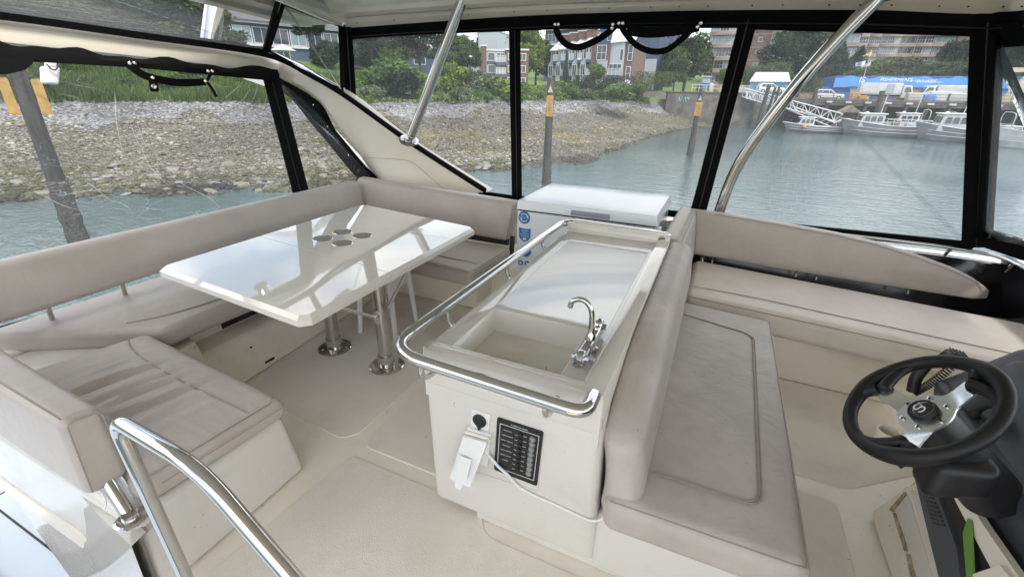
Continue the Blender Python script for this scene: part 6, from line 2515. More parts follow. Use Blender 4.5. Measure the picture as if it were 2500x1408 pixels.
def hedge(u0, v0, u1, v1, d0, d1, h, th, col, label):
    a, b_ = far(u0, v0, d0), far(u1, v1, d1)
    ln = np.linalg.norm((b_ - a)[:2])
    lob = [(x / ln * 1.0, 0, 0.5, 0.6 / ln * 1.6, 0.5, 0.5) for x in np.arange(0.5, ln, 0.9)]
    me = leaf_cloud('hedge', lob, int(900 * ln / 4) + 1200, 0.02, col)
    # unit frame: x 0..1 length, y thickness, z height
    Vn = np.zeros(len(me.vertices) * 3)
    me.vertices.foreach_get('co', Vn)
    Vn = Vn.reshape(-1, 3)
    cen_ = Vn.reshape(-1, 4, 3).mean(1, keepdims=True)
    loc = (Vn.reshape(-1, 4, 3) - cen_)
    q = cen_.copy()
    q[..., 0] *= ln
    q[..., 1] = np.clip(q[..., 1], -0.42, 0.42) * th
    q[..., 2] = np.clip(q[..., 2], 0.02, 0.95) * h
    W_ = (q + loc / 0.02 * 0.11).reshape(-1, 3)
    me.vertices.foreach_set('co', W_.ravel())
    me.update()
    o = bpy.data.objects.new('hedge', me)
    COL.objects.link(o)
    o.location = (a[0], a[1], a[2])
    o.rotation_euler = (0, 0, math.atan2(b_[1] - a[1], b_[0] - a[0]))
    o['label'] = label
    o['category'] = 'hedge'


hedge(1392, 216, 1546, 216, 80, 80, 2.0, 1.6, (0.040, 0.062, 0.03), 'long dark clipped hedge in front of the white-roofed townhouses')
hedge(1550, 212, 1632, 224, 84, 84, 2.4, 2.4, (0.085, 0.125, 0.03), 'hedge with a bright top right of the townhouses')
hedge(1800, 192, 1850, 196, 118, 118, 2.2, 2.0, (0.05, 0.09, 0.03), 'low green hedge behind the blue shed')
hedge(936, 150, 1010, 172, 64, 62, 1.6, 1.6, (0.12, 0.19, 0.035), 'bright clipped hedge sloping down below the park trees')

# tall grass on the stern bank
n = 60000
a = np.radians(rng.uniform(-88, -44, n))
r = np.interp(a, toe_a, toe_r) + rng.uniform(-0.3, 12.5, n)
x, y = r * np.sin(a), r * np.cos(a)
z = ground(x, y, False)
h = rng.uniform(0.35, 0.95, n) * (0.8 + 0.5 * (np.sin(x * 0.6) * np.sin(y * 0.5 + 1) > 0))
th = rng.uniform(0, 2 * PI, n)
w = 0.06 * rng.uniform(0.6, 1.6, n)
lean = rng.normal(0, 0.28, (n, 2)) * h[:, None] + np.array([0.10, 0.06]) * h[:, None]
P0 = np.stack([x - w * np.cos(th), y - w * np.sin(th), z - 0.05], 1)
P1 = np.stack([x + w * np.cos(th), y + w * np.sin(th), z - 0.05], 1)
P2 = np.stack([x + lean[:, 0] + w * 0.3 * np.cos(th), y + lean[:, 1], z + h], 1)
P3 = np.stack([x + lean[:, 0] - w * 0.3 * np.cos(th), y + lean[:, 1], z + h], 1)
V = np.stack([P0, P1, P2, P3], 1).reshape(-1, 3)
gc_ = np.array([(0.085, 0.135, 0.035), (0.115, 0.165, 0.045), (0.060, 0.10, 0.028), (0.17, 0.185, 0.08)])[rng.choice(4, n, p=[.4, .3, .2, .1])] * rng.uniform(0.7, 1.3, (n, 1)) * (1 + 0.3 * np.sin(x * 0.33 + 1) * np.sin(y * 0.41))[:, None]
struct('tall_grass', raw_mesh('tall_grass', V, np.arange(n * 4).reshape(n, 4), np.repeat(gc_, 4, 0), LEAF), None, kind='stuff')
# lower scrub along the rest of the bank
n = 30000
a = np.radians(rng.uniform(-45, -8.5, n))
r = np.interp(a, toe_a, toe_r) + rng.uniform(-0.6, 9, n) ** 1.0
x, y = r * np.sin(a), r * np.cos(a)
z = ground(x, y, False)
P = np.stack([x, y, z + rng.uniform(0, 0.7, n) * (0.5 + 0.5 * np.sin(x * 0.9) * np.sin(y * 0.8))], 1)
u_ = rng.normal(size=(n, 3)); u_ /= np.linalg.norm(u_, axis=1, keepdims=True)
v_ = np.cross(u_, rng.normal(size=(n, 3))); v_ /= np.linalg.norm(v_, axis=1, keepdims=True)
s = rng.uniform(0.07, 0.17, (n, 1))
V = np.stack([P - u_ * s, P + v_ * s, P + u_ * s, P - v_ * s], 1).reshape(-1, 3)
gc_ = np.array([(0.085, 0.145, 0.035), (0.14, 0.20, 0.05), (0.06, 0.10, 0.03), (0.20, 0.20, 0.11)])[rng.choice(4, n)] * rng.uniform(0.75, 1.3, (n, 1))
struct('bank_scrub', raw_mesh('bank_scrub', V, np.arange(n * 4).reshape(n, 4), np.repeat(gc_, 4, 0), LEAF), None, kind='stuff')
# ================================================================== PILES
M['pile'] = mat('weathered_pile', (0.05, 0.047, 0.045), 0.9, var=(2.5, 0.5), bump=(9, 0.9, 0.05), vscale=(3, 3, 0.5))
M['barn'] = mat('barnacled_pile', (0.065, 0.06, 0.056), 0.95, var=(14, 0.6), bump=(22, 1.0, 0.06))
M['yellow'] = mat('yellow_sign_paint', (0.34, 0.205, 0.05), 0.7, var=(5, 0.25))
M['conc'] = mat('concrete', (0.105, 0.095, 0.085), 0.9, var=(0.7, 0.4), bump=(5, 0.5, 0.05))
M['wood'] = mat('grey_timber', (0.15, 0.125, 0.10), 0.9, var=(2, 0.35), bump=(8, 0.6, 0.04))
M['wood2'] = mat('brown_timber', (0.17, 0.12, 0.085), 0.9, var=(2, 0.35))
M['wpaint'] = mat('white_boat_paint', (0.46, 0.465, 0.47), 0.4, var=(1.2, 0.15))
M['hull'] = mat('aluminium_hull', (0.22, 0.23, 0.245), 0.45, 0.3, var=(1.0, 0.15))
M['win'] = mat('dark_window_glass', (0.035, 0.05, 0.065), 0.08, spec=0.7)
M['winb'] = mat('pale_window_glass', (0.20, 0.26, 0.30), 0.10, spec=0.7)
M['brick'] = mat('red_brick', (0.135, 0.078, 0.062), 0.9, var=(1.5, 0.2))
M['brick2'] = mat('apartment_brick', (0.155, 0.098, 0.08), 0.9, var=(0.6, 0.15))
M['band'] = mat('concrete_band', (0.29, 0.225, 0.195), 0.85, var=(0.5, 0.1))
M['grey'] = mat('pale_grey_siding', (0.34, 0.37, 0.39), 0.7)
M['navy'] = mat('blue_siding', (0.05, 0.07, 0.125), 0.7)
M['roofw'] = mat('white_metal_roof', (0.50, 0.485, 0.475), 0.45)
M['trim'] = mat('white_trim', (0.52, 0.53, 0.54), 0.5)
M['shedb'] = mat('pale_blue_siding', (0.17, 0.33, 0.47), 0.7)
M['wblue'] = mat('mural_light_blue', (0.085, 0.27, 0.58), 0.6, var=(0.6, 0.06))
M['wblued'] = mat('mural_deep_blue', (0.025, 0.095, 0.30), 0.6, var=(0.6, 0.1))
M['mural'] = mat('mural_orange', (0.50, 0.29, 0.07), 0.7, var=(0.5, 0.35))
M['tyre'] = mat('tyre_rubber', (0.015, 0.015, 0.015), 0.8)
M['asph'] = mat('wharf_asphalt', (0.16, 0.155, 0.15), 0.9, var=(0.6, 0.2))
M['galv'] = mat('galvanised', (0.42, 0.43, 0.43), 0.5, 0.4)
M['rust'] = mat('rusty_rail', (0.23, 0.15, 0.09), 0.8, var=(3, 0.3))
M['orange'] = mat('orange_float', (0.62, 0.25, 0.03), 0.6)
M['beige'] = mat('beige_crane_paint', (0.48, 0.42, 0.31), 0.6, var=(0.8, 0.15))
M['tarp'] = mat('blue_tarp', (0.06, 0.20, 0.50), 0.6)
M['grille2'] = mat('dull_reflector', (0.34, 0.34, 0.30), 0.6)
M['teal'] = mat('teal_spray_paint', (0.12, 0.42, 0.45), 0.7)


def pile(u_top, v_top, base, r, label, lean=None, sign=None, group='timber piles with yellow signs', barn=1.6):
    base = np.array(base, float)
    d = math.hypot(base[0], base[1])
    top = far(u_top, v_top, d)
    t = thing('mooring_pile', label, 'pile', base, group)
    b = MB()
    n = 14
    q = np.linspace(0, 1, n)
    b0 = base + (base - top) * 0.25
    P = b0 + np.outer(q, top - b0)
    P[:, 0] += 0.012 * np.sin(q * 9)
    b.tube(P, r * (1.05 - 0.18 * q), 14)
    part('timber', b, M['pile'], t)
    if barn:
        L = np.linalg.norm(top - base)
        q = np.linspace(-0.1, barn / L, 12)
        P = base + np.outer(q, top - base)
        b = MB()
        rad_ = r * (1.12 + 0.10 * np.sin(np.arange(12) * 2.3)) * np.linspace(1.12, 1.0, 12)
        b.tube(P, rad_, 16)
        part('barnacle_crust', b, M['barn'], t)
    ax = unit(top - base)
    if sign:
        f0, f1, w, sty = sign
        L = np.linalg.norm(top - base)
        view = unit((EYE - top) * (1, 1, 0))
        side = unit(np.cross(ax, view))
        fr = np.cross(side, ax)
        sides = [(0.0, w)] if sty == 'front' else [(-1, w), (1, w)]
        for s_, w_ in sides:
            c = base + ax * L * (f0 + f1) / 2 + fr * (r * 1.15 if s_ == 0 else r * 0.5) + side * s_ * (r * 1.05 + w_ * 0.42)
            hh = L * (f1 - f0) / 2
            poly = []
            for a_, b_ in ((-0.5, -1), (0.5, -1), (0.5, 0.9), (0.38, 1), (-0.38, 1), (-0.5, 0.9)):
                poly.append(c + side * a_ * w_ + ax * b_ * hh * (1 + 0.04 * a_))
            b = MB()
            b.prism(poly, -fr * 0.05)
            sg = part('sign_board', b, M['yellow'], t)
            if sty == 'front':
                txt = MB()
                for k, (o_, l_) in enumerate(((-0.18, 0.62), (0.02, 0.72), (0.2, 0.5))):
                    p0 = c + side * o_ * w_ + fr * 0.004 - ax * hh * l_
                    p1 = c + side * o_ * w_ + fr * 0.004 + ax * hh * l_ * 0.6
                    txt.ribbon([p0, (p0 + p1) / 2, p1], side, w_ * 0.07, 0.002)
                part('sign_marks', txt, M['wood2'], sg)
        if sty == 'front':
            c = base + ax * L * (f1 + 0.05) + fr * r * 1.08
            b = MB()
            b.prism([c - side * r * 0.62 - ax * r * 0.6, c + side * r * 0.62 - ax * r * 0.6, c + ax * r * 1.1], -fr * 0.03)
            part('reflector', b, M['grille2'], t)
    return t


def pbase(u, v):
    return at(u, v, z=WL)


pile(1345, 190, pbase(1334, 447), 0.235, 'grey timber pile with yellow sign and white triangle, right of the middle black post', sign=(0.655, 0.845, 0.38, 'front'))
pile(1713, 221, pbase(1684, 379), 0.25, 'grey timber pile with yellow sign near the slanted black post', sign=(0.62, 0.83, 0.55, 'front'))
p_ = pbase(196, 596)
pile(30, 150, p_, 0.24, 'leaning dark pile with two yellow boards outside the stern window', sign=(0.74, 0.92, 0.24, 'pair'), barn=2.2)

# ================================================================== WHARF
DK = 1.12
mb = MB()
mb.prism([(9.0, 92.5, DK - 0.35), (90, 92.5, DK - 0.35), (90, 135, DK - 0.35), (3.0, 135, DK - 0.35), (3.0, 99, DK - 0.35)], (0, 0, 0.35))
struct('wharf_deck', mb, M['asph'])
mb = MB()
mb.prism([(-9.8, 87.0, -3.2), (-9.8, 89.4, -3.2), (9.2, 98.0, -4.5), (9.0, 96.0, -4.5)], (0, 0, 5.15))
sw_ = thing('seawall', 'dark concrete seawall at the head of the beach with teal spray paint', 'wall', (-2, 88, -3))
mb = MB()
mb.prism([(-10.2, 86.2, -3.6), (2.8, 89.0, -3.6), (9.0, 96.4, -3.6), (9.0, 97.6, -3.6), (2.5, 90.2, -3.6), (-10.2, 87.4, -3.6)], (0, 0, 5.5))
part('wall', mb, M['conc'], sw_)
mb = MB()
mb.prism([(-10.3, 86.05, 1.86), (2.9, 88.85, 1.86), (2.6, 90.4, 1.86), (-10.3, 87.6, 1.86)], (0, 0, 0.14))
part('coping', mb, M['conc'], sw_)
mb = MB()
c = at(1668, 243, y=86.4) + (0, -0.15, 0)
for pts in ([(-0.9, -0.4), (-0.7, 0.4), (-0.4, -0.3), (-0.1, 0.5)], [(0.0, -0.4), (0.3, 0.4), (0.5, -0.4)], [(0.6, 0.3), (1.0, 0.1), (0.7, -0.4)]):
    mb.ribbon([c + (a, a * 0.22, b_) for a, b_ in pts], (0.5, 0, 0.85), 0.22, 0.02)
part('graffiti', mb, M['teal'], sw_)
mb = MB()
mb.prism([(-10.5, 87.2, 1.94), (2.5, 90, 1.94), (8.7, 97.2, 1.94), (3, 112, 1.94), (-14, 112, 1.94)], (0, 0, 0.03))
struct('promenade', mb, M['asph'])
b1x = np.linspace(10, 62, 27)
t = thing('wharf_rail', 'weathered timber kerb and pipe rail along the wharf edge', 'railing', (9.2, 92.6, DK))
mb = MB()
mb.box((9.0, 92.35, DK), (70, 92.75, DK + 0.28))
part('kerb', mb, M['wood'], t)
for x in np.arange(10, 60, 2.4):
    b = MB()
    b.box((x - 0.05, 92.5, DK + 0.28), (x + 0.05, 92.6, DK + 1.05))
    part('rail_post', b, M['rust'], t)
for z in (0.6, 1.03):
    b = MB()
    b.box((9.2, 92.50, DK + z), (60, 92.58, DK + z + 0.07))
    part('rail_bar', b, M['rust'], t)
t = thing('promenade_rail', 'pale pipe railing on top of the dark seawall', 'railing', (-6, 87, 2.0))
for k in range(9):
    x = -6.5 + k * 1.1
    y = 87.0 + (x + 10) * 0.215
    b = MB()
    b.box((x - 0.05, y - 0.05, 2.0), (x + 0.05, y + 0.05, 3.1))
    part('rail_post', b, M['beige'], t)
for z in (2.55, 3.05):
    b = MB()
    b.prism([(-6.6, 87.70, z), (2.4, 89.63, z), (2.4, 89.73, z), (-6.6, 87.80, z)], (0, 0, 0.07))
    part('rail_bar', b, M['beige'], t)
# timber bents below the deck
mb = MB()
mb.box((9.0, 92.6, DK - 0.75), (88, 93.2, DK - 0.36))
struct('wharf_beam', mb, M['wood'])
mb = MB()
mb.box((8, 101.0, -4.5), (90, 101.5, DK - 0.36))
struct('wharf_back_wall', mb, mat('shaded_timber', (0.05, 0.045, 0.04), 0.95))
for k in range(20):
    x = 14.5 + k * 2.6
    b = MB()
    b.tube([(x - 0.9, 91.9, -4.6), (x - 0.2, 92.4, DK - 0.3)], 0.23, 9)
    b2 = solo('wharf_pile', b, M['pile'], ORD(k) + ' raked timber pile from the left under the wharf edge', 'pile', 'raked piles under the wharf edge')
    b = MB()
    b.box((x - 0.5, 92.05, DK - 0.36), (x + 0.3, 92.35, DK - 0.12))
    part('pile_cap', b, M['trim'], b2)
for (ut, vt, ub, vb, r, lb) in [(1878, 208, 1846, 318, 0.34, 'tall dark pile left of the bent pole, thickest of three'), (1893, 214, 1862, 312, 0.22, 'thinner dark pile just right of the thick one by the bent pole'), (1903, 212, 1874, 308, 0.2, 'thin pile nearest the bent pole'), (1994, 215, 1973, 300, 0.36, 'tall dark pile with a grey cap left of the white car'), (2155, 222, 2138, 300, 0.42, 'stout tilted pile in front of the white box truck')]:
    pile(ut, vt, at(ub, vb, y=89.0 if ub > 1900 else 86.0) * (1, 1, 0) + (0, 0, WL), r, lb, group=None, barn=0)

# gangway
g0, g1 = at(1812, 236, y=88.4), at(2052, 300, y=86.5)
gw = thing('gangway', 'white truss gangway sloping down from the promenade with a PUBLIC sign', 'gangway', g0)
ax = g1 - g0
L = np.linalg.norm(ax)
ax = ax / L
sd = unit(np.cross(ax, (0, 0, 1)))
if sd[1] > 0:
    sd = -sd
upv = np.array([0, 0, 1.0])
mb = MB()
mb.prism([g0, g1, g1 - sd * 1.3, g0 - sd * 1.3], (0, 0, -0.12))
part('walkway', mb, M['galv'], gw)
for off in (0, 1.3):
    o_ = -sd * off
    for z in (0.0, 1.25):
        b = MB()
        b.tube([g0 + o_ + upv * z, g1 + o_ + upv * z], 0.085, 6)
        part('chord', b, M['trim'], gw)
    b = MB()
    nseg = 16
    for k in range(nseg):
        a = g0 + ax * L * k / nseg + o_
        c = g0 + ax * L * (k + 1) / nseg + o_
        b = MB()
        b.tube([a, c + upv * 1.25] if k % 2 else [a + upv * 1.25, c], 0.045, 5)
        part('diagonal', b, M['trim'], gw)
        b = MB()
        b.tube([a, a + upv * 1.25], 0.04, 5)
        part('upright', b, M['trim'], gw)
s0 = g0 + ax * 0.5 + sd * 0.14 + upv * (-0.15)
s1 = g0 + ax * 6.2 + sd * 0.14 + upv * (-0.15)
b = MB()
b.prism([s0, s1, s1 + upv * 1.15, s0 + upv * 1.15], sd * 0.04)
sgn = part('sign_board', b, M['trim'], gw)
pc_ = g0 + ax * 2.5 + sd * 0.185 + upv * 0.42
part('lettering', text_mb('PUBLIC', 1.05, pc_, ax, upv, 0.01), M['blackp'], sgn, smooth=False)
part('lettering', text_mb('H', 1.05, g0 + ax * 5.5 + sd * 0.185 + upv * 0.42, ax, upv, 0.01), M['blackp'], sgn, smooth=False)
# second lower gangway / float ramp
g2, g3 = at(1925, 268, y=87.6), at(2060, 322, y=86.0)
gw2 = thing('gangway', 'lower white ramp under the PUBLIC gangway, nearer the water', 'gangway', g2)
ax2 = g3 - g2
for z in (0, 0.7):
    b = MB()
    b.tube([g2 + upv * z, g3 + upv * z], 0.09, 6)
    part('chord', b, M['trim'], gw2)
for k in range(12):
    b = MB()
    a = g2 + ax2 * k / 12
    c = g2 + ax2 * (k + 1) / 12
    b.tube([a, c + upv * 0.7], 0.05, 5)
    part('diagonal', b, M['trim'], gw2)
mb = MB()
mb.prism([g2, g3, g3 + (0, 1.0, 0), g2 + (0, 1.0, 0)], (0, 0, -0.1))
part('walkway', mb, M['galv'], gw2)

# floats and the little shelter
for (x0_, x1_, y0_, y1_, lb) in [(9.5, 33, 86.0, 88.4, 'long timber float behind the fishing boats'), (33.5, 60, 80.5, 83.5, 'timber float at the far right behind the white bow')]:
    mb = MB()
    mb.box((x0_, y0_, WL - 0.25), (x1_, y1_, WL + 0.42))
    t = thing('dock_float', lb, 'float', (x0_, y0_, WL))
    part('deck', mb, M['wood2'], t)
    for x in np.arange(x0_ + 0.6, x1_, 1.5):
        b = MB()
        b.box((x - 0.12, y0_ - 0.06, WL - 0.1), (x + 0.12, y0_ - 0.003, WL + 0.36))
        part('fender_board', b, M['wood'], t)
c0 = at(2062, 296, y=89.5)
t = thing('shelter_hut', 'small open timber shelter with a brown gabled roof at the foot of the gangway', 'shelter', c0)
x0_, x1_ = at(2046, 285, y=88.6)[0], at(2092, 285, y=88.6)[0]
zf, ze, zr_ = -2.9, at(2046, 272, y=88.6)[2], at(2060, 258, y=88.6)[2]
for x, y in ((x0_ + 0.1, 87.4), (x1_ - 0.1, 87.4), (x0_ + 0.1, 89.9), (x1_ - 0.1, 89.9)):
    b = MB()
    b.box((x - 0.1, y - 0.1, zf), (x + 0.1, y + 0.1, ze))
    part('post', b, M['wood2'], t)
b = MB()
b.box((x0_ + 0.1, 89.8, zf), (x1_ - 0.1, 89.9, ze))
b.box((x0_ + 0.05, 87.4, zf), (x0_ + 0.15, 89.9, ze))
part('wall', b, M['wood2'], t)
b = MB()
xm = (x0_ + x1_) / 2
b.prism([(x0_ - 0.3, 87.0, ze - 0.1), (x1_ + 0.3, 87.0, ze - 0.1), (xm, 87.0, zr_)], (0, 3.3, 0))
part('roof', b, M['wood'], t)

# ------------------------------------------------------------------ fishing boats
def fishing_boat(c, L, head, label, cab, beam=3.0, free=1.0, m_h='hull', rail=True, mast=True, cabm='wpaint', flare=1.0):
    """bow towards local +X; built in its own frame"""
    t = thing('fishing_boat', label, 'boat', (c[0], c[1], WL), 'small fishing boats along the wharf', rotz=head)
    st = np.linspace(0, 1, 13)
    V, F = [], []
    for s in st:
        bw = beam / 2 * (0.86 + 0.14 * min(1, s * 3)) * (1 - max(0, (s - 0.55) / 0.45) ** 2.2)
        bw = max(bw, 0.03)
        sheer = free * (1 + 0.55 * max(0, (s - 0.35) / 0.65) ** 1.8)
        x = (s - 0.5) * L + (0.0 if s < 1 else 0)
        kz = -0.45 + 0.35 * max(0, (s - 0.7) / 0.3) ** 2
        rk = 0.10 * L * max(0, (s - 0.6) / 0.4) ** 2
        sec = [(x + rk, bw, sheer), (x + rk * 0.5, bw * 0.97, sheer * 0.55), (x, bw * 0.80, 0.02), (x - rk * 0.3, 0, kz), (x, -bw * 0.80, 0.02), (x + rk * 0.5, -bw * 0.97, sheer * 0.55), (x + rk, -bw, sheer)]
        V += sec
    for i in range(12):
        for k in range(6):
            F.append((i * 7 + k, i * 7 + k + 1, (i + 1) * 7 + k + 1, (i + 1) * 7 + k))
    F.append(tuple(range(7)))
    b = MB()
    b.add(V, F)
    part('hull', b, M[m_h], t, angle=50)
    b = MB()
    dk = [V[i * 7] for i in range(13)] + [V[i * 7 + 6] for i in range(12, -1, -1)]
    dz = np.array([(p[0], p[1] * 0.96, p[2] - 0.22) for p in dk])
    V2 = dz
    b.add(V2, [(i, i + 1, 24 - i, 25 - i) for i in range(12)])
    part('deck', b, M['galv'], t)
    for sy in (0, 6):
        b = MB()
        b.tube([V[i * 7 + sy] for i in range(13)], 0.055, 6)
        part('gunwale', b, M['trim'], t)
    for zf_ in (0.38, 0.66):
        for sy, k in ((1, 1), (-1, 5)):
            b = MB()
            b.tube([np.array(V[i * 7 + k]) * (1, 1.012, 0) + (0, 0, V[i * 7][2] * zf_) for i in range(0, 12)], 0.035, 5)
            part('rub_strake', b, M['trim'], t)
    x0c, x1c, hc_, wc = cab
    x0c, x1c = x0c * L, x1c * L
    z0 = free * 0.8
    w = beam * wc / 2
    b = MB()
    b.hexa([(x0c, -w, z0), (x1c + 0.35, -w * 0.9, z0), (x1c + 0.35, w * 0.9, z0), (x0c, w, z0)], [(x0c, -w * 0.93, z0 + hc_), (x1c - 0.1, -w * 0.85, z0 + hc_), (x1c - 0.1, w * 0.85, z0 + hc_), (x0c, w * 0.93, z0 + hc_)], 0.08, 2, 2)
    cabo = part('cabin', b, M[cabm], t)
    nwin = 3
    for sy in (-1, 1):
        for k in range(nwin):
            f0 = x0c + (x1c - x0c) * (0.10 + k * 0.29)
            f1 = f0 + (x1c - x0c) * 0.22
            za, zb_ = z0 + hc_ * 0.48, z0 + hc_ * 0.84
            ya = lambda z: sy * (w * (1 - 0.07 * (z - z0) / hc_) * 0.985 + 0.02)
            b = MB()
            b.prism([(f0, ya(za), za), (f1, ya(za), za), (f1 - 0.04, ya(zb_), zb_), (f0, ya(zb_), zb_)], (0, sy * 0.02, 0))
            part('window', b, M['win'], cabo)
    for k in (-1, 0, 1):
        b = MB()
        za, zb_ = z0 + hc_ * 0.50, z0 + hc_ * 0.84
        xa_, xb2 = x1c + 0.35 - 0.45 * 0.50 + 0.01, x1c + 0.35 - 0.45 * 0.84 + 0.01
        b.prism([(xa_, k * w * 0.54 - w * 0.2, za), (xa_, k * w * 0.54 + w * 0.2, za), (xb2, k * w * 0.5 + w * 0.2, zb_), (xb2, k * w * 0.5 - w * 0.2, zb_)], (0.02, 0, 0.01))
        part('window', b, M['win'], cabo)
    b = MB()
    b.hexa([(x0c - 0.25, -w * 1.02, z0 + hc_), (x1c + 0.22, -w * 0.95, z0 + hc_), (x1c + 0.22, w * 0.95, z0 + hc_), (x0c - 0.25, w * 1.02, z0 + hc_)], [(x0c - 0.2, -w * 0.98, z0 + hc_ + 0.12), (x1c + 0.1, -w * 0.9, z0 + hc_ + 0.12), (x1c + 0.1, w * 0.9, z0 + hc_ + 0.12), (x0c - 0.2, w * 0.98, z0 + hc_ + 0.12)], 0.05, 2, 2)
    part('roof', b, M['wpaint'], cabo)
    if mast:
        b = MB()
        b.tube([(x0c + 0.4, 0, z0 + hc_), (x0c + 0.3, 0, z0 + hc_ + 2.4)], 0.05, 6)
        b2 = part('mast', b, M['trim'], t)
        b = MB()
        b.tube([(x0c + 0.33, -0.7, z0 + hc_ + 1.6), (x0c + 0.33, 0.7, z0 + hc_ + 1.6)], 0.035, 6)
        part('crosstree', b, M['trim'], b2)
        b = MB()
        b.lathe([(0.22, 0), (0.24, 0.08), (0.12, 0.2)], (x1c - 0.5, 0.3, z0 + hc_ + 0.12), (0, 0, 1), 12)
        part('radar', b, M['wpaint'], t)
    if rail:
        xs__ = np.linspace(-0.48 * L, x0c - 0.3, 7)
        for sy in (-1, 1):
            for z in (0.45, 0.85):
                b = MB()
                b.tube([(x, sy * beam * 0.43, free + z) for x in xs__], 0.03, 5)
                part('rail', b, M['trim'], t)
            for x in xs__:
                b = MB()
                b.tube([(x, sy * beam * 0.43, free * 0.9), (x, sy * beam * 0.43, free + 0.85)], 0.03, 5)
                part('stanchion', b, M['trim'], t)
        b = MB()
        b.hexa([(-0.42 * L, -0.7, free * 0.7), (-0.25 * L, -0.7, free * 0.7), (-0.25 * L, 0.7, free * 0.7), (-0.42 * L, 0.7, free * 0.7)], [(-0.42 * L, -0.65, free + 0.4), (-0.26 * L, -0.65, free + 0.4), (-0.26 * L, 0.65, free + 0.4), (-0.42 * L, 0.65, free + 0.4)], 0.06, 1, 2)
        part('net_bin', b, M['galv'], t)
        b = MB()
        b.lathe([(0.35, -0.7), (0.35, -0.62), (0.16, -0.6), (0.16, 0.6), (0.35, 0.62), (0.35, 0.7)], (-0.12 * L, 0, free + 0.35), (0, 1, 0), 14)
        part('net_drum', b, M['wood2'], t)
        b = MB()
        b.tube(spline([(-0.46 * L, -beam * 0.4, free * 0.9), (-0.46 * L, -beam * 0.4, free + 1.9), (-0.44 * L, 0, free + 2.2), (-0.46 * L, beam * 0.4, free + 1.9), (-0.46 * L, beam * 0.4, free * 0.9)], 5), 0.05, 6)
        part('stern_arch', b, M['galv'], t)
    return t


b_ = fishing_boat(at(1986, 322, y=84.6), 7.4, PI + 0.08, 'small grey skiff with a low open cabin, leftmost of the moored boats', (0.05, 0.30, 1.35, 0.72), 2.4, 0.9, mast=False, rail=False)
mb = MB()
mb.lathe([(0.05, -0.3), (0.26, -0.15), (0.30, 0.05), (0.22, 0.25), (0.05, 0.32)], at(1963, 309, y=83.2), (0, 0, 1), 14)
solo('float_buoy', mb, M['orange'], 'orange round buoy hanging on the side of the small grey skiff', 'buoy')
fishing_boat(at(2152, 332, y=83.2), 9.2, PI + 0.03, 'aluminium fishing boat with a white roofed cabin, second from left', (0.06, 0.34, 1.75, 0.78), 3.2, 1.45)
fishing_boat(at(2338, 348, y=79.2), 8.6, PI + 0.05, 'grey and white fishing boat with a tall cabin, beside the corner post', (0.02, 0.33, 2.1, 0.82), 3.4, 1.5)
fishing_boat(at(2412, 352, y=82.0), 9.0, 0.1, 'low grey work boat with an open stern just right of the corner post', (0.10, 0.28, 1.2, 0.6), 3.0, 0.9, mast=False)
fishing_boat(at(2535, 372, y=74.0), 9.0, PI - 0.05, 'white boat whose bow enters at the right edge', (-0.15, 0.15, 1.4, 0.75), 3.0, 1.5, 'wpaint', rail=False)
fishing_boat(at(2225, 300, y=88.9), 9.5, PI, 'fishing boat with a white canopy moored behind the aluminium boat', (-0.05, 0.20, 2.0, 0.8), 3.0, 1.2)
t = thing('dock_canopy', 'white sagging canopy on the float between the skiff and the aluminium boat', 'canopy', at(2064, 320, y=85.6))
c0, c1 = at(2036, 300, y=85.6), at(2095, 300, y=85.6)
top = at(2066, 289, y=85.6)[2]
xs_ = np.linspace(0, 1, 9)
G = np.array([[(c0[0] + (c1[0] - c0[0]) * s, 84.9 + j * 0.7, c0[2] + (top - c0[2]) * (math.sin(s * PI) ** 0.7) * (1 - 0.25 * abs(j - 1))) for s in xs_] for j in range(3)])
mb = MB()
mb.grid(G)
mb.grid(G - (0, 0, 0.1))
part('cover', mb, M['wpaint'], t)
for x in (c0[0] + 0.3, c1[0] - 0.3):
    for y in (85.1, 86.1):
        b = MB()
        b.tube([(x, y, WL + 0.4), (x, y, c0[2] + 0.15)], 0.05, 6)
        part('pole', b, M['trim'], t)
c = at(2062, 318, y=85.8)
mb = MB()
mb.hexa([c + (-1.2, -0.4, -0.7), c + (1.3, -0.4, -0.7), c + (1.3, 0.4, -0.7), c + (-1.2, 0.4, -0.7)], [c + (-1.1, -0.35, 0.1), c + (1.2, -0.35, 0.1), c + (1.2, 0.35, 0.1), c + (-1.1, 0.35, 0.1)], 0.1, 2, 2)
solo('fish_tote', mb, M['wood2'], 'brown tote stacked under the white dock canopy', 'crate')


# ------------------------------------------------------------------ vehicles on the wharf
def wheel_set(t, xs__, w, r=0.34):
    for x in xs__:
        for sy in (-1, 1):
            b = MB()
            b.lathe([(r * 0.6, -0.11), (r, -0.09), (r, 0.09), (r * 0.6, 0.11)], (x, sy * w, r), (0, 1, 0), 18)
            wh_ = part('wheel', b, M['tyre'], t)
            b = MB()
            b.lathe([(r * 0.58, 0), (r * 0.5, 0.02), (r * 0.15, 0.03)], (x, sy * (w + 0.09), r), (0, sy, 0), 14)
            part('rim', b, M['galv'], wh_)


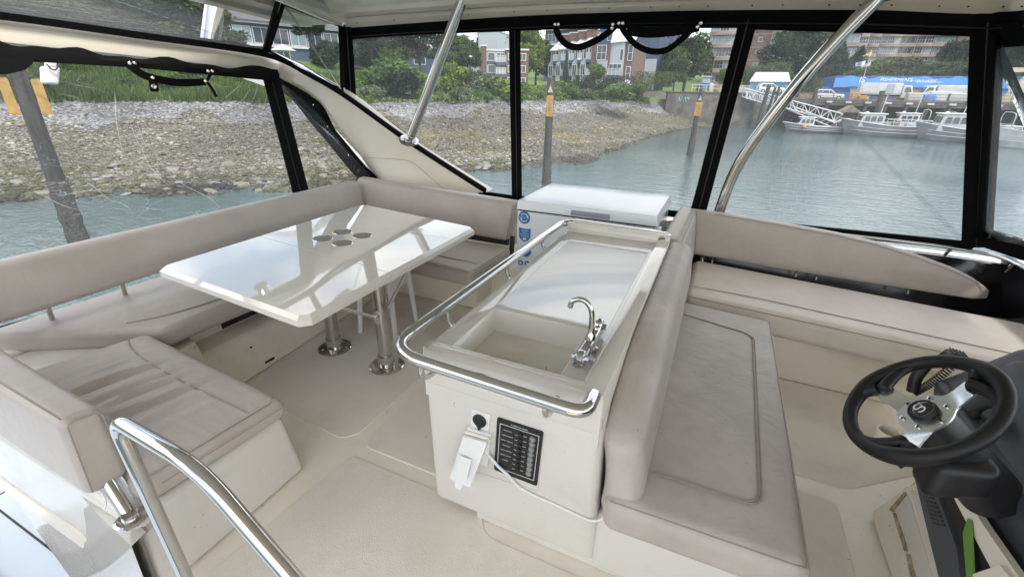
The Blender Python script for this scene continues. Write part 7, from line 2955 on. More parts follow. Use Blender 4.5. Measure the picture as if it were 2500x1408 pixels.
def suv(loc, rot, label):
    t = thing('parked_car', label, 'car', loc, 'vehicles parked on the wharf', rotz=rot)
    b = MB()
    b.hexa([(-2.2, -0.9, 0.32), (2.25, -0.88, 0.32), (2.25, 0.88, 0.32), (-2.2, 0.9, 0.32)], [(-2.15, -0.88, 1.0), (2.1, -0.84, 0.92), (2.1, 0.84, 0.92), (-2.15, 0.88, 1.0)], 0.14, 4, 4)
    body_ = part('body', b, M['wpaint'], t, angle=50)
    b = MB()
    b.hexa([(-2.1, -0.84, 0.96), (1.05, -0.82, 0.93), (1.05, 0.82, 0.93), (-2.1, 0.84, 0.96)], [(-1.75, -0.66, 1.62), (0.15, -0.66, 1.62), (0.15, 0.66, 1.62), (-1.75, 0.66, 1.62)], 0.10, 4, 4)
    part('cabin', b, M['wpaint'], t, angle=50)
    for sy in (-1, 1):
        for q in ([(-1.75, 1.06), (-1.05, 1.06), (-1.05, 1.48), (-1.55, 1.48)], [(-0.98, 1.06), (-0.15, 1.06), (-0.15, 1.50), (-0.98, 1.50)], [(-0.08, 1.06), (0.72, 1.06), (0.12, 1.50), (-0.08, 1.50)]):
            b = MB()
            b.prism([(x, sy * (0.84 - (z - 0.96) * 0.26), z) for x, z in q], (0, sy * 0.02, 0))
            part('window', b, M['win'], t)
        b = MB()
        b.box((1.95, sy * 0.55 - 0.2, 0.66), (2.235, sy * 0.55 + 0.2, 0.82), 0.03)
        part('headlight', b, M['winb'], t)
        b = MB()
        b.box((-2.2, sy * 0.72 - 0.12, 0.72), (-2.12, sy * 0.72 + 0.12, 1.02), 0.02)
        part('taillight', b, M['brick'], t)
        b = MB()
        b.box((0.62, sy * 0.97 - 0.1, 1.0), (0.80, sy * 0.97 + 0.1, 1.14), 0.03)
        part('mirror', b, M['wpaint'], t)
    b = MB()
    b.prism([(0.97, -0.72, 1.0), (0.97, 0.72, 1.0), (0.26, 0.62, 1.54), (0.26, -0.62, 1.54)], (0.03, 0, 0.03))
    part('windscreen', b, M['win'], t)
    wheel_set(t, (-1.4, 1.4), 0.80)
    return t


def box_truck(loc, rot, label, L=6.0, H=2.9, side_panel=True):
    t = thing('box_truck', label, 'truck', loc, 'vehicles parked on the wharf', rotz=rot)
    b = MB()
    b.hexa([(-L + 1.2, -1.15, 0.95), (1.2, -1.15, 0.95), (1.2, 1.15, 0.95), (-L + 1.2, 1.15, 0.95)], [(-L + 1.2, -1.15, 0.95 + H), (1.2, -1.15, 0.95 + H), (1.2, 1.15, 0.95 + H), (-L + 1.2, 1.15, 0.95 + H)], 0.05, 3, 2)
    bx = part('cargo_box', b, M['wpaint'], t)
    if side_panel:
        b = MB()
        b.box((-0.9, -1.18, 1.1), (0.2, -1.153, 0.75 + H))
        part('side_door', b, mat('door_grey', (0.30, 0.32, 0.36), 0.6), bx)
    b = MB()
    b.hexa([(1.35, -1.0, 0.45), (3.1, -1.0, 0.45), (3.1, 1.0, 0.45), (1.35, 1.0, 0.45)], [(1.35, -0.98, 2.35), (2.45, -0.95, 2.35), (2.45, 0.95, 2.35), (1.35, 0.98, 2.35)], 0.10, 3, 3)
    cb2 = part('cab', b, M['wpaint'], t, angle=50)
    for sy in (-1, 1):
        b = MB()
        b.prism([(1.65, sy * 0.985, 1.35), (2.62, sy * 0.985, 1.35), (2.3, sy * 0.965, 2.1), (1.65, sy * 0.965, 2.1)], (0, sy * 0.025, 0))
        part('window', b, M['win'], cb2)
    b = MB()
    b.prism([(2.82, -0.85, 1.35), (2.82, 0.85, 1.35), (2.55, 0.82, 2.15), (2.55, -0.82, 2.15)], (0.03, 0, 0.02))
    part('windscreen', b, M['win'], cb2)
    b = MB()
    b.box((-L + 1.4, -0.5, 0.55), (2.9, 0.5, 0.94))
    part('chassis', b, M['tyre'], t)
    wheel_set(t, (-L + 2.6, 2.3), 0.92, 0.42)
    return t


pc = at(2018, 243, y=97.0)
suv((pc[0], 96.5, DK), 0.0, 'white estate car parked at the wharf edge right of the capped pile')
pc = at(2150, 245, y=98.0)
box_truck((pc[0] + 1.0, 98.5, DK), 0.0, 'white box truck with a grey side door under the FISHERMEN sign', 5.6, 1.75)
pc = at(2262, 248, y=97.0)
suv((pc[0], 97.5, DK), PI * 0.95, 'white car with its nose up to the blue tarp right of the box truck')
pc = at(2345, 250, y=97.0)
box_truck((pc[0] - 2.2, 98.0, DK), PI, 'second white box truck near the corner post', 5.4, 1.5, False)
pc = at(1868, 238, y=100)
suv((pc[0] + 0.2, 95.6, 1.95), 0.3, 'white car half hidden by piles in front of the pale blue shed')
# crates on the wharf
for (u, y, w, h, m_, lb) in [(2238, 94.2, 2.6, 1.3, 'galv', 'pale grey fish bin on the wharf, left of the blue tarp'), (2268, 94.0, 1.6, 1.2, 'tarp', 'blue tarp bundle on the wharf edge'), (2292, 94.2, 2.4, 1.5, 'wpaint', 'white fish tote right of the blue tarp'), (2318, 94.3, 2.2, 1.5, 'wpaint', 'white fish tote beside the second box truck'), (2345, 94.2, 3.4, 1.3, 'galv', 'wide pale bin in front of the second box truck'), (2395, 94.4, 3.0, 1.3, 'galv', 'pale bin under the beige crane'), (1968, 95.6, 2.2, 0.9, 'wood2', 'brown crate on the wharf left of the white car'), (2085, 95.0, 1.3, 1.2, 'yellow', 'small yellow bin right of the white car'), (2105, 94.5, 1.0, 0.8, 'yellow', 'low yellow box at the wharf edge')]:
    p = at(u, 245, y=y)
    b = MB()
    b.hexa([(p[0] - w / 2, y, DK), (p[0] + w / 2, y, DK), (p[0] + w / 2, y + 1.2, DK), (p[0] - w / 2, y + 1.2, DK)], [(p[0] - w / 2 - 0.05, y, DK + h), (p[0] + w / 2 + 0.05, y, DK + h), (p[0] + w / 2 + 0.05, y + 1.25, DK + h), (p[0] - w / 2 - 0.05, y + 1.25, DK + h)], 0.06 if m_ != 'tarp' else 0.3, 2, 2)
    o = solo('wharf_crate', b, M[m_], lb, 'crate')
# trailer and machine by the seawall
p = at(1760, 218, y=92)
t = thing('equipment_stack', 'jumble of pale machinery behind the promenade rail by the slanted post', 'machinery', (p[0], 92, 2.0))
for k in range(14):
    x = p[0] - 1.8 + rnd.uniform(0, 4.6)
    h = rnd.uniform(0.4, 1.7)
    b = MB()
    w = rnd.uniform(0.25, 0.6)
    b.hexa([(x - w, 91.5, 2.0), (x + w, 91.5, 2.0), (x + w, 92.3, 2.0), (x - w, 92.3, 2.0)], [(x - w * 0.8, 91.6, 2.0 + h), (x + w * 0.8, 91.6, 2.0 + h), (x + w * 0.8, 92.3, 2.0 + h), (x - w * 0.8, 92.3, 2.0 + h)], 0.06, 1, 2)
    part('machine_block', b, M[['beige', 'galv', 'wood2', 'rust'][k % 4]], t)
p = at(1722, 222, y=93)
t = thing('parked_tractor', 'small blue tractor with a white roof behind the seawall', 'tractor', (p[0], 93, 2.0))
b = MB()
b.hexa([(p[0] - 1.6, 92.4, 2.5), (p[0] + 1.4, 92.4, 2.5), (p[0] + 1.4, 93.6, 2.5), (p[0] - 1.6, 93.6, 2.5)], [(p[0] - 1.5, 92.5, 3.4), (p[0] + 1.3, 92.5, 3.3), (p[0] + 1.3, 93.5, 3.3), (p[0] - 1.5, 93.5, 3.4)], 0.1, 2, 3)
part('body', b, M['tarp'], t)
b = MB()
b.hexa([(p[0] - 0.9, 92.4, 3.35), (p[0] + 0.6, 92.4, 3.35), (p[0] + 0.6, 93.6, 3.35), (p[0] - 0.9, 93.6, 3.35)], [(p[0] - 0.8, 92.5, 4.4), (p[0] + 0.4, 92.5, 4.4), (p[0] + 0.4, 93.5, 4.4), (p[0] - 0.8, 93.5, 4.4)], 0.06, 2, 2)
part('cab', b, M['winb'], t)
b = MB()
b.box((p[0] - 1.0, 92.3, 4.4), (p[0] + 0.6, 93.7, 4.55), 0.05)
part('roof', b, M['wpaint'], t)
for x in (p[0] - 1.0, p[0] + 0.9):
    b = MB()
    b.lathe([(0.3, -0.15), (0.55, -0.12), (0.55, 0.12), (0.3, 0.15)], (x, 92.35, 2.53), (0, 1, 0), 16)
    part('wheel', b, M['tyre'], t)

# crane at the right edge
p = at(2482, 232, y=96)
t = thing('wharf_crane', 'beige pedestal crane with a long jib at the right edge', 'crane', (p[0], 96, DK))
b = MB()
b.hexa([(p[0] - 1.8, 95.4, DK), (p[0] + 0.2, 95.4, DK), (p[0] + 0.2, 96.6, DK), (p[0] - 1.8, 96.6, DK)], [(p[0] + 0.4, 95.6, 5.6), (p[0] + 1.1, 95.6, 5.6), (p[0] + 1.1, 96.4, 5.6), (p[0] + 0.4, 96.4, 5.6)], 0.1, 2, 2)
part('mast', b, M['beige'], t)
b = MB()
q0, q1 = at(2436, 171, y=96), at(2530, 160, y=96)
b.box((q0[0], 95.7, q0[2] - 0.3), (q1[0] + 3, 96.3, q0[2] + 0.3))
part('jib', b, M['beige'], t)
b = MB()
b.tube([(p[0] + 0.75, 96, 5.4), (p[0] + 0.6, 96, q0[2])], 0.28, 10)
part('column', b, M['beige'], t)

# flag pole
fp0, fp1 = at(2092, 245, y=97), at(2128, 122, y=97)
t = thing('flag_pole', 'slim wharf flag pole flying an orange and white flag above a striped one', 'flag pole', fp0)
b = MB()
b.tube([fp0 * (1, 1, 0) + (0, 0, DK), fp1], [0.08, 0.04], 8)
part('pole', b, M['galv'], t)


def flag(pts, m_, nm='flag'):
    a, b2, c, d = [at(*q, y=96.9) for q in pts]
    G = []
    for s in np.linspace(0, 1, 9):
        top = a + (b2 - a) * s + (0, 0.15 * math.sin(s * 7), 0)
        bot = d + (c - d) * s + (0, 0.15 * math.sin(s * 7 + 0.5), 0)
        G.append([top, (top + bot) / 2 + (0, 0.05, 0), bot])
    b = MB()
    b.grid(G)
    return part(nm, b, m_, t)


flag([(2105, 137), (2131, 124), (2128, 136), (2107, 138)], M['mural'])
flag([(2108, 136.4), (2118, 131), (2122, 136), (2112, 137)], M['trim'], 'flag_emblem')
flag([(2089, 154), (2114, 148), (2112, 160), (2089, 163)], M['trim'])
for k in range(3):
    flag([(2089, 155.5 + k * 2.6), (2108, 151 + k * 2.6), (2108, 152.2 + k * 2.6), (2089, 156.6 + k * 2.6)], M['wblue'], 'flag_stripe')
flag([(2103, 161), (2128, 150), (2125, 160), (2103, 166)], mat('flag_grey', (0.45, 0.42, 0.45), 0.7))

# ------------------------------------------------------------------ blue wharf building
YB = 106.0
bl = thing('wharf_building', 'long low blue building with a wavy mural band lettered FISHERMEN WHARF', 'building', (16, YB, DK))
x0_, x1_ = at(2036, 200, y=YB)[0], 62.0
z_lo, z_mid, z_hi = DK, at(2250, 214, y=YB)[2], at(2250, 190, y=YB)[2] + 0.25
b = MB()
b.box((x0_ - 1.5, YB, DK), (x1_, YB + 14, z_mid))
part('wall', b, M['wblued'], bl)
# mural band with a wavy upper edge in deep blue
b = MB()
b.box((x0_, YB - 0.35, z_mid - 0.2), (x1_, YB + 14, z_hi))
part('fascia', b, M['wblued'], bl)
xs_ = np.linspace(x0_ + 0.05, x1_ - 0.05, 150)
wv = 0.30 + 0.22 * np.sin(xs_ * 1.25) + 0.10 * np.sin(xs_ * 2.9 + 1)
wl_ = 0.16 + 0.10 * np.sin(xs_ * 0.9 + 2) + 0.05 * np.sin(xs_ * 3.7)
top = [(x, YB - 0.36, z_hi - w * 0.8) for x, w in zip(xs_, wv)]
bot = [(x, YB - 0.36, z_mid - 0.18 + w) for x, w in zip(xs_, wl_)]
b = MB()
b.grid(np.array([top, bot]))
part('wave_band', b, M['wblue'], bl)


def wall_text(s, u, v, size, m_=None, parent=None):
    p = at(u, v, y=YB - 0.38)
    return part('lettering', text_mb(s, size, p, (1, 0, 0), (0.12, 0, 0.99), 0.01), M['white'], parent, smooth=False)


wall_text("FISHERMEN'S", 2188, 195.5, 0.80, parent=bl)
wall_text('WHARF', 2261, 199.5, 0.78, parent=bl)
wall_text('IS', 2105, 196, 1.3, parent=bl)
for (u0, u1, v, a_) in ((2150, 2158, 193, 0.3), (2218, 2243, 198, 0.22), (2283, 2300, 201, 0.3)):
    b = MB()
    P = [at(u, v + 1.6 * math.sin((u - u0) * 1.1), y=YB - 0.38) for u in np.arange(u0, u1, 0.6)]
    b.ribbon(P, (0, 0, 1), 0.12, 0.01)
    part('wave_line', b, M['trim'], bl)
b = MB()
qa, qb = at(2218, 214, y=YB), at(2262, 214, y=YB)
b.prism([(qa[0], YB - 0.03, DK), (qb[0] + 1, YB - 0.03, DK), (qb[0] + 1, YB - 0.03, z_mid - 0.25), (qa[0] + 0.6, YB - 0.03, z_mid - 0.25)], (0, 0.02, 0))
part('mural_panel', b, M['mural'], bl)
for (ua, ub) in ((2196, 2212), (2272, 2300), (2408, 2430)):
    qa, qb = at(ua, 220, y=YB), at(ub, 220, y=YB)
    b = MB()
    b.box((qa[0], YB - 0.03, DK), (qb[0], YB - 0.005, z_mid - 0.3))
    part('doorway', b, M['dark'], bl)
b = MB()
qa, qb = at(2432, 220, y=YB), at(2452, 220, y=YB)
b.box((qa[0], YB - 0.04, DK), (qb[0] + 0.5, YB - 0.005, z_mid - 0.3))
part('mural_panel', b, M['wblue'], bl)
b = MB()
c = at(2100, 214, y=YB) + (0, -0.03, 0)
b.lathe([(1.5, 0), (1.5, 0.02)], c, (0, -1, 0), 20)
part('mural_panel', b, M['grey'], bl)

# pale blue shed
YS = 99.0
q0, q1 = at(1834, 200, y=YS), at(1925, 200, y=YS)
ze, zr_ = at(1880, 200, y=YS)[2], at(1880, 185, y=YS)[2] + 0.15
sh = thing('blue_shed', 'pale blue shed with a ribbed white roof beside the bent pole', 'shed', (q0[0], YS, 1.9))
b = MB()
b.box((q0[0], YS, 1.0), (q1[0], YS + 6, ze))
part('wall', b, M['shedb'], sh)
for x in np.arange(q0[0] + 0.25, q1[0], 0.42):
    b = MB()
    b.box((x - 0.03, YS - 0.04, 1.0), (x + 0.03, YS - 0.002, ze))
    part('batten', b, M['shedb'], sh)
b = MB()
b.prism([(q0[0] - 0.3, YS - 0.4, ze - 0.05), (q1[0] + 0.3, YS - 0.4, ze - 0.05), (q1[0] - 0.1, YS + 3, zr_ + 0.4), (q0[0] + 0.5, YS + 3, zr_ + 0.4)], (0, 0, 0.1))
rf = part('roof', b, mat('pale_blue_roof', (0.42, 0.49, 0.55), 0.45), sh)
for k in range(11):
    s = (k + 0.5) / 11
    b = MB()
    b.tube([(q0[0] - 0.3 + s * (q1[0] - q0[0] + 0.6), YS - 0.42, ze + 0.07), (q0[0] + 0.5 + s * (q1[0] - q0[0] - 0.6), YS + 3, zr_ + 0.52)], 0.06, 5)
    part('rib', b, M['galv'], rf)
b = MB()
b.box((q0[0] - 3.2, YS + 0.5, 1.0), (q0[0] - 0.1, YS + 4, 3.1))
part('lean_to', b, M['grey'], sh)

# ------------------------------------------------------------------ windows that repeat
_wc = {}


def win_mesh(w, h, nx, ny, fr=0.09):
    k = (round(w, 2), round(h, 2), nx, ny)
    if k not in _wc:
        b = MB()
        b.box((-w / 2, -0.06, 0), (-w / 2 + fr, 0.0, h))
        b.box((w / 2 - fr, -0.06, 0), (w / 2, 0.0, h))
        b.box((-w / 2 + fr, -0.06, 0), (w / 2 - fr, 0.0, fr))
        b.box((-w / 2 + fr, -0.06, h - fr), (w / 2 - fr, 0.0, h))
        for i in range(1, nx):
            x = -w / 2 + w * i / nx
            b.box((x - fr * 0.35, -0.055, fr), (x + fr * 0.35, -0.003, h - fr))
        for j in range(1, ny):
            z = h * j / ny
            b.box((-w / 2 + fr, -0.054, z - fr * 0.35), (w / 2 - fr, -0.004, z + fr * 0.35))
        fm = b.mesh('window', smooth=False)
        fm.materials.append(M['trim'])
        p = MB()
        p.box((-w / 2 + fr * 0.5, -0.03, fr * 0.5), (w / 2 - fr * 0.5, -0.015, h - fr * 0.5))
        pm = p.mesh('pane', smooth=False)
        pm.materials.append(M['win'])
        pm2 = pm.copy()
        pm2.materials.clear()
        pm2.materials.append(M['winb'])
        _wc[k] = (fm, pm, pm2)
    return _wc[k]


def win(parent, x, y, z, w, h, nx=2, ny=1, rz=0.0, pale=False):
    fm, pm, pm2 = win_mesh(w, h, nx, ny)
    o = bpy.data.objects.new('window', fm)
    COL.objects.link(o)
    o.parent = parent
    o.location = (x, y, z)
    o.rotation_euler = (0, 0, rz)
    p = bpy.data.objects.new('pane', pm2 if pale else pm)
    COL.objects.link(p)
    p.parent = o
    return o


def lbox(parent, name, lo, hi, m_):
    b = MB()
    b.box(lo, hi)
    return part(name, b, m_, parent, smooth=False)


def balcony(parent, x0, x1, y, z, dep=1.1, rail=1.0, band=None):
    s = lbox(parent, 'balcony', (x0, y - dep, z - 0.45), (x1, y, z), band or M['navy'])
    for xx in np.linspace(x0 + 0.04, x1 - 0.04, 4):
        lbox(s, 'baluster', (xx - 0.04, y - dep - 0.02, z), (xx + 0.04, y - dep + 0.05, z + rail), M['trim'])
    lbox(s, 'hand_rail', (x0, y - dep - 0.03, z + rail), (x1, y - dep + 0.06, z + rail + 0.08), M['trim'])
    lbox(s, 'glass', (x0 + 0.05, y - dep + 0.06, z + 0.1), (x1 - 0.05, y - dep + 0.08, z + rail), M['grey'])


# ------------------------------------------------------------------ white-roofed townhouses (centre)
A_, B_ = at(1322, 205, y=84.0), at(1532, 205, y=83.0)
rz_ = math.atan2(B_[1] - A_[1], B_[0] - A_[0])
Wd = math.hypot(*(B_ - A_)[:2])
zg = 1.9
th_ = thing('townhouse_row', 'three-storey blue and white townhouse row with a white metal roof and brick gable', 'building', (A_[0], A_[1], zg), rotz=rz_)
top_z = at(1440, 112, y=84)[2] - zg       # eaves
rid_z = at(1480, 84, y=86)[2] - zg
nU = 5
left_w = Wd * 0.60
uw = left_w / nU
st_ = (top_z) / 3.0
for k in range(nU):
    x0, x1 = k * uw, (k + 1) * uw
    yo = (nU - 1 - k) * 0.9          # each house steps back from its right neighbour
    bo = lbox(th_, 'house_wall', (x0, yo, 0), (x1 - 0.02, yo + 9, top_z - (nU - 1 - k) * 0.12), M['grey'])
    h_ = top_z - (nU - 1 - k) * 0.12
    # lower floor band, conservatory bays, balconies
    lbox(th_, 'blue_band', (x0 + 0.02, yo - 0.05, st_ * 0.72), (x1 - 0.05, yo - 0.003, st_ * 1.0), M['navy'])
    lbox(th_, 'blue_band', (x0 + 0.02, yo - 0.05, st_ * 1.80), (x1 - 0.05, yo - 0.003, st_ * 2.06), M['navy'])
    win(th_, x0 + uw * 0.27, yo - 1.0, st_ * 1.0, uw * 0.46, st_ * 0.78, 2, 1)
    lbox(th_, 'bay', (x0 + uw * 0.03, yo - 0.94, st_ * 0.62), (x0 + uw * 0.50, yo - 0.003, st_ * 1.80), M['trim'])
    b = MB()
    b.prism([(x0 + uw * 0.02, yo - 1.05, st_ * 1.80), (x0 + uw * 0.51, yo - 1.05, st_ * 1.80), (x0 + uw * 0.51, yo - 0.06, st_ * 2.05), (x0 + uw * 0.02, yo - 0.06, st_ * 2.05)], (0, 0, 0.06))
    part('bay_roof', b, M['winb'], th_)
    win(th_, x0 + uw * 0.28, yo, st_ * 2.12, uw * 0.46, st_ * 0.72, 2, 1, pale=k < 3)
    win(th_, x0 + uw * 0.76, yo, st_ * 2.10, uw * 0.40, st_ * 0.74, 2, 1)
    win(th_, x0 + uw * 0.76, yo, st_ * 1.04, uw * 0.40, st_ * 0.72, 2, 1)
    win(th_, x0 + uw * 0.30, yo, st_ * 0.05, uw * 0.44, st_ * 0.56, 2, 1)
    balcony(th_, x0 + uw * 0.53, x1 - 0.08, yo, st_ * 2.06)
    balcony(th_, x0 + uw * 0.53, x1 - 0.08, yo, st_ * 1.0)
    b = MB()
    b.prism([(x0 - 0.1, yo - 0.35, h_), (x1 + 0.1, yo - 0.35, h_), (x1 + 0.1, yo + 4.0, h_ + (rid_z - top_z)), (x0 - 0.1, yo + 4.0, h_ + (rid_z - top_z))], (0, 0, 0.12))
    rf = part('roof', b, M['roofw'], th_)
    for s in np.linspace(0.08, 0.92, 7):
        x = x0 + s * uw
        b = MB()
        b.tube([(x, yo - 0.35, h_ + 0.16), (x, yo + 4.0, h_ + (rid_z - top_z) + 0.16)], 0.05, 5)
        part('seam', b, M['trim'], rf)
    if k < 4:
        ch_ = lbox(th_, 'chimney', (x1 - 0.5, yo + 1.6, h_), (x1 + 1.2, yo + 3.0, h_ + (rid_z - top_z) + 0.9), M['brick'])
        lbox(ch_, 'chimney_cap', (x1 - 0.6, yo + 1.5, h_ + (rid_z - top_z) + 0.9), (x1 + 1.3, yo + 3.1, h_ + (rid_z - top_z) + 1.05), M['trim'])
# right block: brick tower, grey bay, brick gable
x0 = left_w
xe = Wd
lbox(th_, 'brick_tower', (x0, -1.2, 0), (x0 + (xe - x0) * 0.50, 3, top_z - 0.1), M['brick'])
lbox(th_, 'grey_bay', (x0 + (xe - x0) * 0.18, -1.42, 0.6), (x0 + (xe - x0) * 0.46, -1.203, st_ * 2.0), M['grey'])
win(th_, x0 + (xe - x0) * 0.29, -1.42, st_ * 2.0, (xe - x0) * 0.26, st_ * 0.95, 2, 2)
lbox(th_, 'grey_wall', (x0 + (xe - x0) * 0.502, -0.9, 0), (x0 + (xe - x0) * 0.86, 8, top_z + 0.1), M['grey'])
lbox(th_, 'brick_gable', (x0 + (xe - x0) * 0.862, -0.5, 0), (xe + 0.6, 8.2, top_z + 0.4), M['brick'])
win(th_, x0 + (xe - x0) * 0.80, -0.9, st_ * 1.95, (xe - x0) * 0.10, st_ * 0.75, 1, 1)
win(th_, x0 + (xe - x0) * 0.66, -0.9, st_ * 1.05, (xe - x0) * 0.34, st_ * 0.72, 3, 1)
win(th_, xe + 0.05, -0.5, st_ * 1.95, 0.8, st_ * 1.0, 1, 2)
win(th_, xe + 0.0, -0.5, st_ * 0.7, 0.8, st_ * 0.9, 1, 2)
balcony(th_, x0 + (xe - x0) * 0.52, x0 + (xe - x0) * 0.86, -0.9, st_ * 1.0, 1.3)
win(th_, x0 + (xe - x0) * 0.30, -1.2, 0.2, (xe - x0) * 0.18, st_ * 0.9, 1, 1)
b = MB()
b.prism([(x0 + (xe - x0) * 0.5, -1.2, top_z + 0.12), (xe + 0.8, -0.9, top_z + 0.42), (xe + 0.4, 4.2, rid_z + 0.9), (x0 + (xe - x0) * 0.3, 4.2, rid_z + 0.9)], (0, 0, 0.14))
rf = part('roof', b, M['roofw'], th_)
for s in np.linspace(0.06, 0.94, 10):
    b = MB()
    p0 = np.array((x0 + (xe - x0) * 0.5, -1.2, top_z + 0.30)) * (1 - s) + np.array((xe + 0.8, -0.9, top_z + 0.60)) * s
    p1 = np.array((x0 + (xe - x0) * 0.3, 4.2, rid_z + 1.08)) * (1 - s) + np.array((xe + 0.4, 4.2, rid_z + 1.08)) * s
    b.tube([p0, p1], 0.05, 5)
    part('seam', b, M['trim'], rf)
b = MB()
b.lathe([(0.9, 0), (0.8, 0.35), (0.5, 0.7), (0.1, 0.85)], (xe + 0.2, -1.4, 0.9), (0, 0, 1), 16)
part('awning', b, M['trim'], th_)

# ------------------------------------------------------------------ brick and grey townhouse left of the middle post
A_, B_ = at(1085, 200, y=72.5), at(1262, 200, y=79.0)
rz_ = math.atan2(B_[1] - A_[1], B_[0] - A_[0])
Wd = math.hypot(*(B_ - A_)[:2])
zg = 2.2
tl = thing('brick_townhouse', 'brick and grey townhouse with white balconies left of the middle black post', 'building', (A_[0], A_[1], zg), rotz=rz_)
H_ = at(1210, 126, y=78)[2] - zg
st_ = H_ / 3
lbox(tl, 'house_wall', (0, 0.6, 0), (Wd * 0.50, 10, H_ - 0.4), M['grey'])
lbox(tl, 'brick_pier', (Wd * 0.16, 0.0, 0), (Wd * 0.22, 9, H_ - 0.2), M['brick'])
lbox(tl, 'brick_pier', (Wd * 0.502, -0.7, 0), (Wd * 0.575, 9, H_ + 0.6), M['brick'])
lbox(tl, 'pier_cap', (Wd * 0.495, -0.8, H_ + 0.6), (Wd * 0.582, 0.6, H_ + 0.8), M['trim'])
lbox(tl, 'house_wall', (Wd * 0.577, 0.0, 0), (Wd * 0.84, 10, H_), M['grey'])
lbox(tl, 'brick_wall', (Wd * 0.842, -0.5, 0), (Wd * 1.15, 10, H_ + 0.15), M['brick'])
lbox(tl, 'parapet', (Wd * 0.57, -0.15, H_), (Wd * 0.84, 10, H_ + 0.25), M['trim'])
lbox(tl, 'parapet', (Wd * 0.835, -0.65, H_ + 0.15), (Wd * 1.15, 10, H_ + 0.4), M['trim'])
lbox(tl, 'parapet', (Wd * 0.22, 0.45, H_ - 0.4), (Wd * 0.50, 10, H_ - 0.18), M['trim'])
for j in (0, 1, 2):
    z = st_ * j + 0.35
    win(tl, Wd * 0.29, 0.6, z, Wd * 0.09, st_ * 0.66, 1, 1)
    win(tl, Wd * 0.42, 0.6, z, Wd * 0.13, st_ * 0.66, 2, 1)
    win(tl, Wd * 0.645, 0.0, z, Wd * 0.10, st_ * 0.68, 1, 1)
    win(tl, Wd * 0.77, 0.0, z, Wd * 0.11, st_ * 0.68, 2, 1)
    win(tl, Wd * 0.92, -0.5, z + 0.1, Wd * 0.11, st_ * 0.60, 2, 1)
    win(tl, Wd * 1.06, -0.5, z + 0.1, Wd * 0.11, st_ * 0.60, 2, 1)
    if j:
        balcony(tl, Wd * 0.35, Wd * 0.50, 0.6, st_ * j + 0.1, 0.9)
        balcony(tl, Wd * 0.70, Wd * 0.84, 0.0, st_ * j + 0.1, 0.9)
        lbox(tl, 'blue_band', (Wd * 0.585, -0.05, st_ * j - 0.25), (Wd * 0.70, -0.003, st_ * j + 0.25), M['navy'])
        lbox(tl, 'blue_band', (Wd * 0.235, 0.55, st_ * j - 0.25), (Wd * 0.34, 0.597, st_ * j + 0.25), M['navy'])
    else:
        balcony(tl, Wd * 0.60, Wd * 0.82, 0.0, 0.3, 0.9)
        balcony(tl, 0.2, Wd * 0.15, 0.6, 1.6, 0.9)
# upper grey house behind
p = at(1180, 110, y=92)
uh = thing('grey_house', 'pale grey upper house with a flat roof behind the brick townhouse', 'building', (p[0], 92, 3), rotz=0.12)
z0 = at(1180, 122, y=92)[2] - 3
z1 = at(1170, 84, y=92)[2] - 3
lbox(uh, 'wall', (-3.0, 0, 0), (4.5, 8, z0), M['navy'])
lbox(uh, 'upper_wall', (-1.2, 0.3, z0), (3.0, 8, z1 + 0.5), M['grey'])
lbox(uh, 'parapet', (-1.3, 0.2, z1 + 0.5), (3.1, 8.1, z1 + 0.65), M['trim'])
win(uh, -1.5, 0, z0 - 2.4, 1.8, 1.9, 2, 1)
win(uh, 1.2, 0, z0 - 2.4, 2.2, 1.9, 2, 1)
lbox(uh, 'balcony', (-2.6, -0.9, z0 - 3.0), (3.5, 0, z0 - 2.7), M['trim'])

# hillside house behind the chimneys
p = at(1392, 88, y=125)
hh_ = thing('hill_house', 'grey-blue hillside house with white windows above the townhouse chimneys', 'building', (p[0], 125, 3), rotz=-0.05)
zt_ = at(1392, 58, y=125)[2] - 3
lbox(hh_, 'wall', (-7, 0, 0), (26, 10, zt_ + 2), M['navy'])
for j in range(3):
    for i in range(8):
        win(hh_, -5 + i * 4, 0, zt_ - 7.5 + j * 3.4, 2.2, 1.9, 2, 1, pale=(i + j) % 2 == 0)
    lbox(hh_, 'balcony', (-6.5, -1.0, zt_ - 8.2 + j * 3.4), (3.0, 0, zt_ - 7.9 + j * 3.4), M['trim'])
# blue house right of the gable
p = at(1560, 140, y=100)
bh = thing('blue_house', 'dark blue house with two white windows right of the brick gable', 'building', (p[0], 100, 2.2), rotz=-0.1)
zt_ = at(1560, 88, y=100)[2] - 2.2
lbox(bh, 'wall', (-6, 0, 0), (3.6, 8, zt_), M['navy'])
win(bh, -0.6, 0, at(1560, 135, y=100)[2] - 2.2, 1.8, 1.4, 2, 1)
win(bh, -2.6, 0, at(1560, 112, y=100)[2] - 2.2, 1.6, 1.6, 2, 1)
lbox(bh, 'grey_wall', (-6, -0.05, 0), (3.6, -0.003, at(1560, 145, y=100)[2] - 2.2), M['grey'])

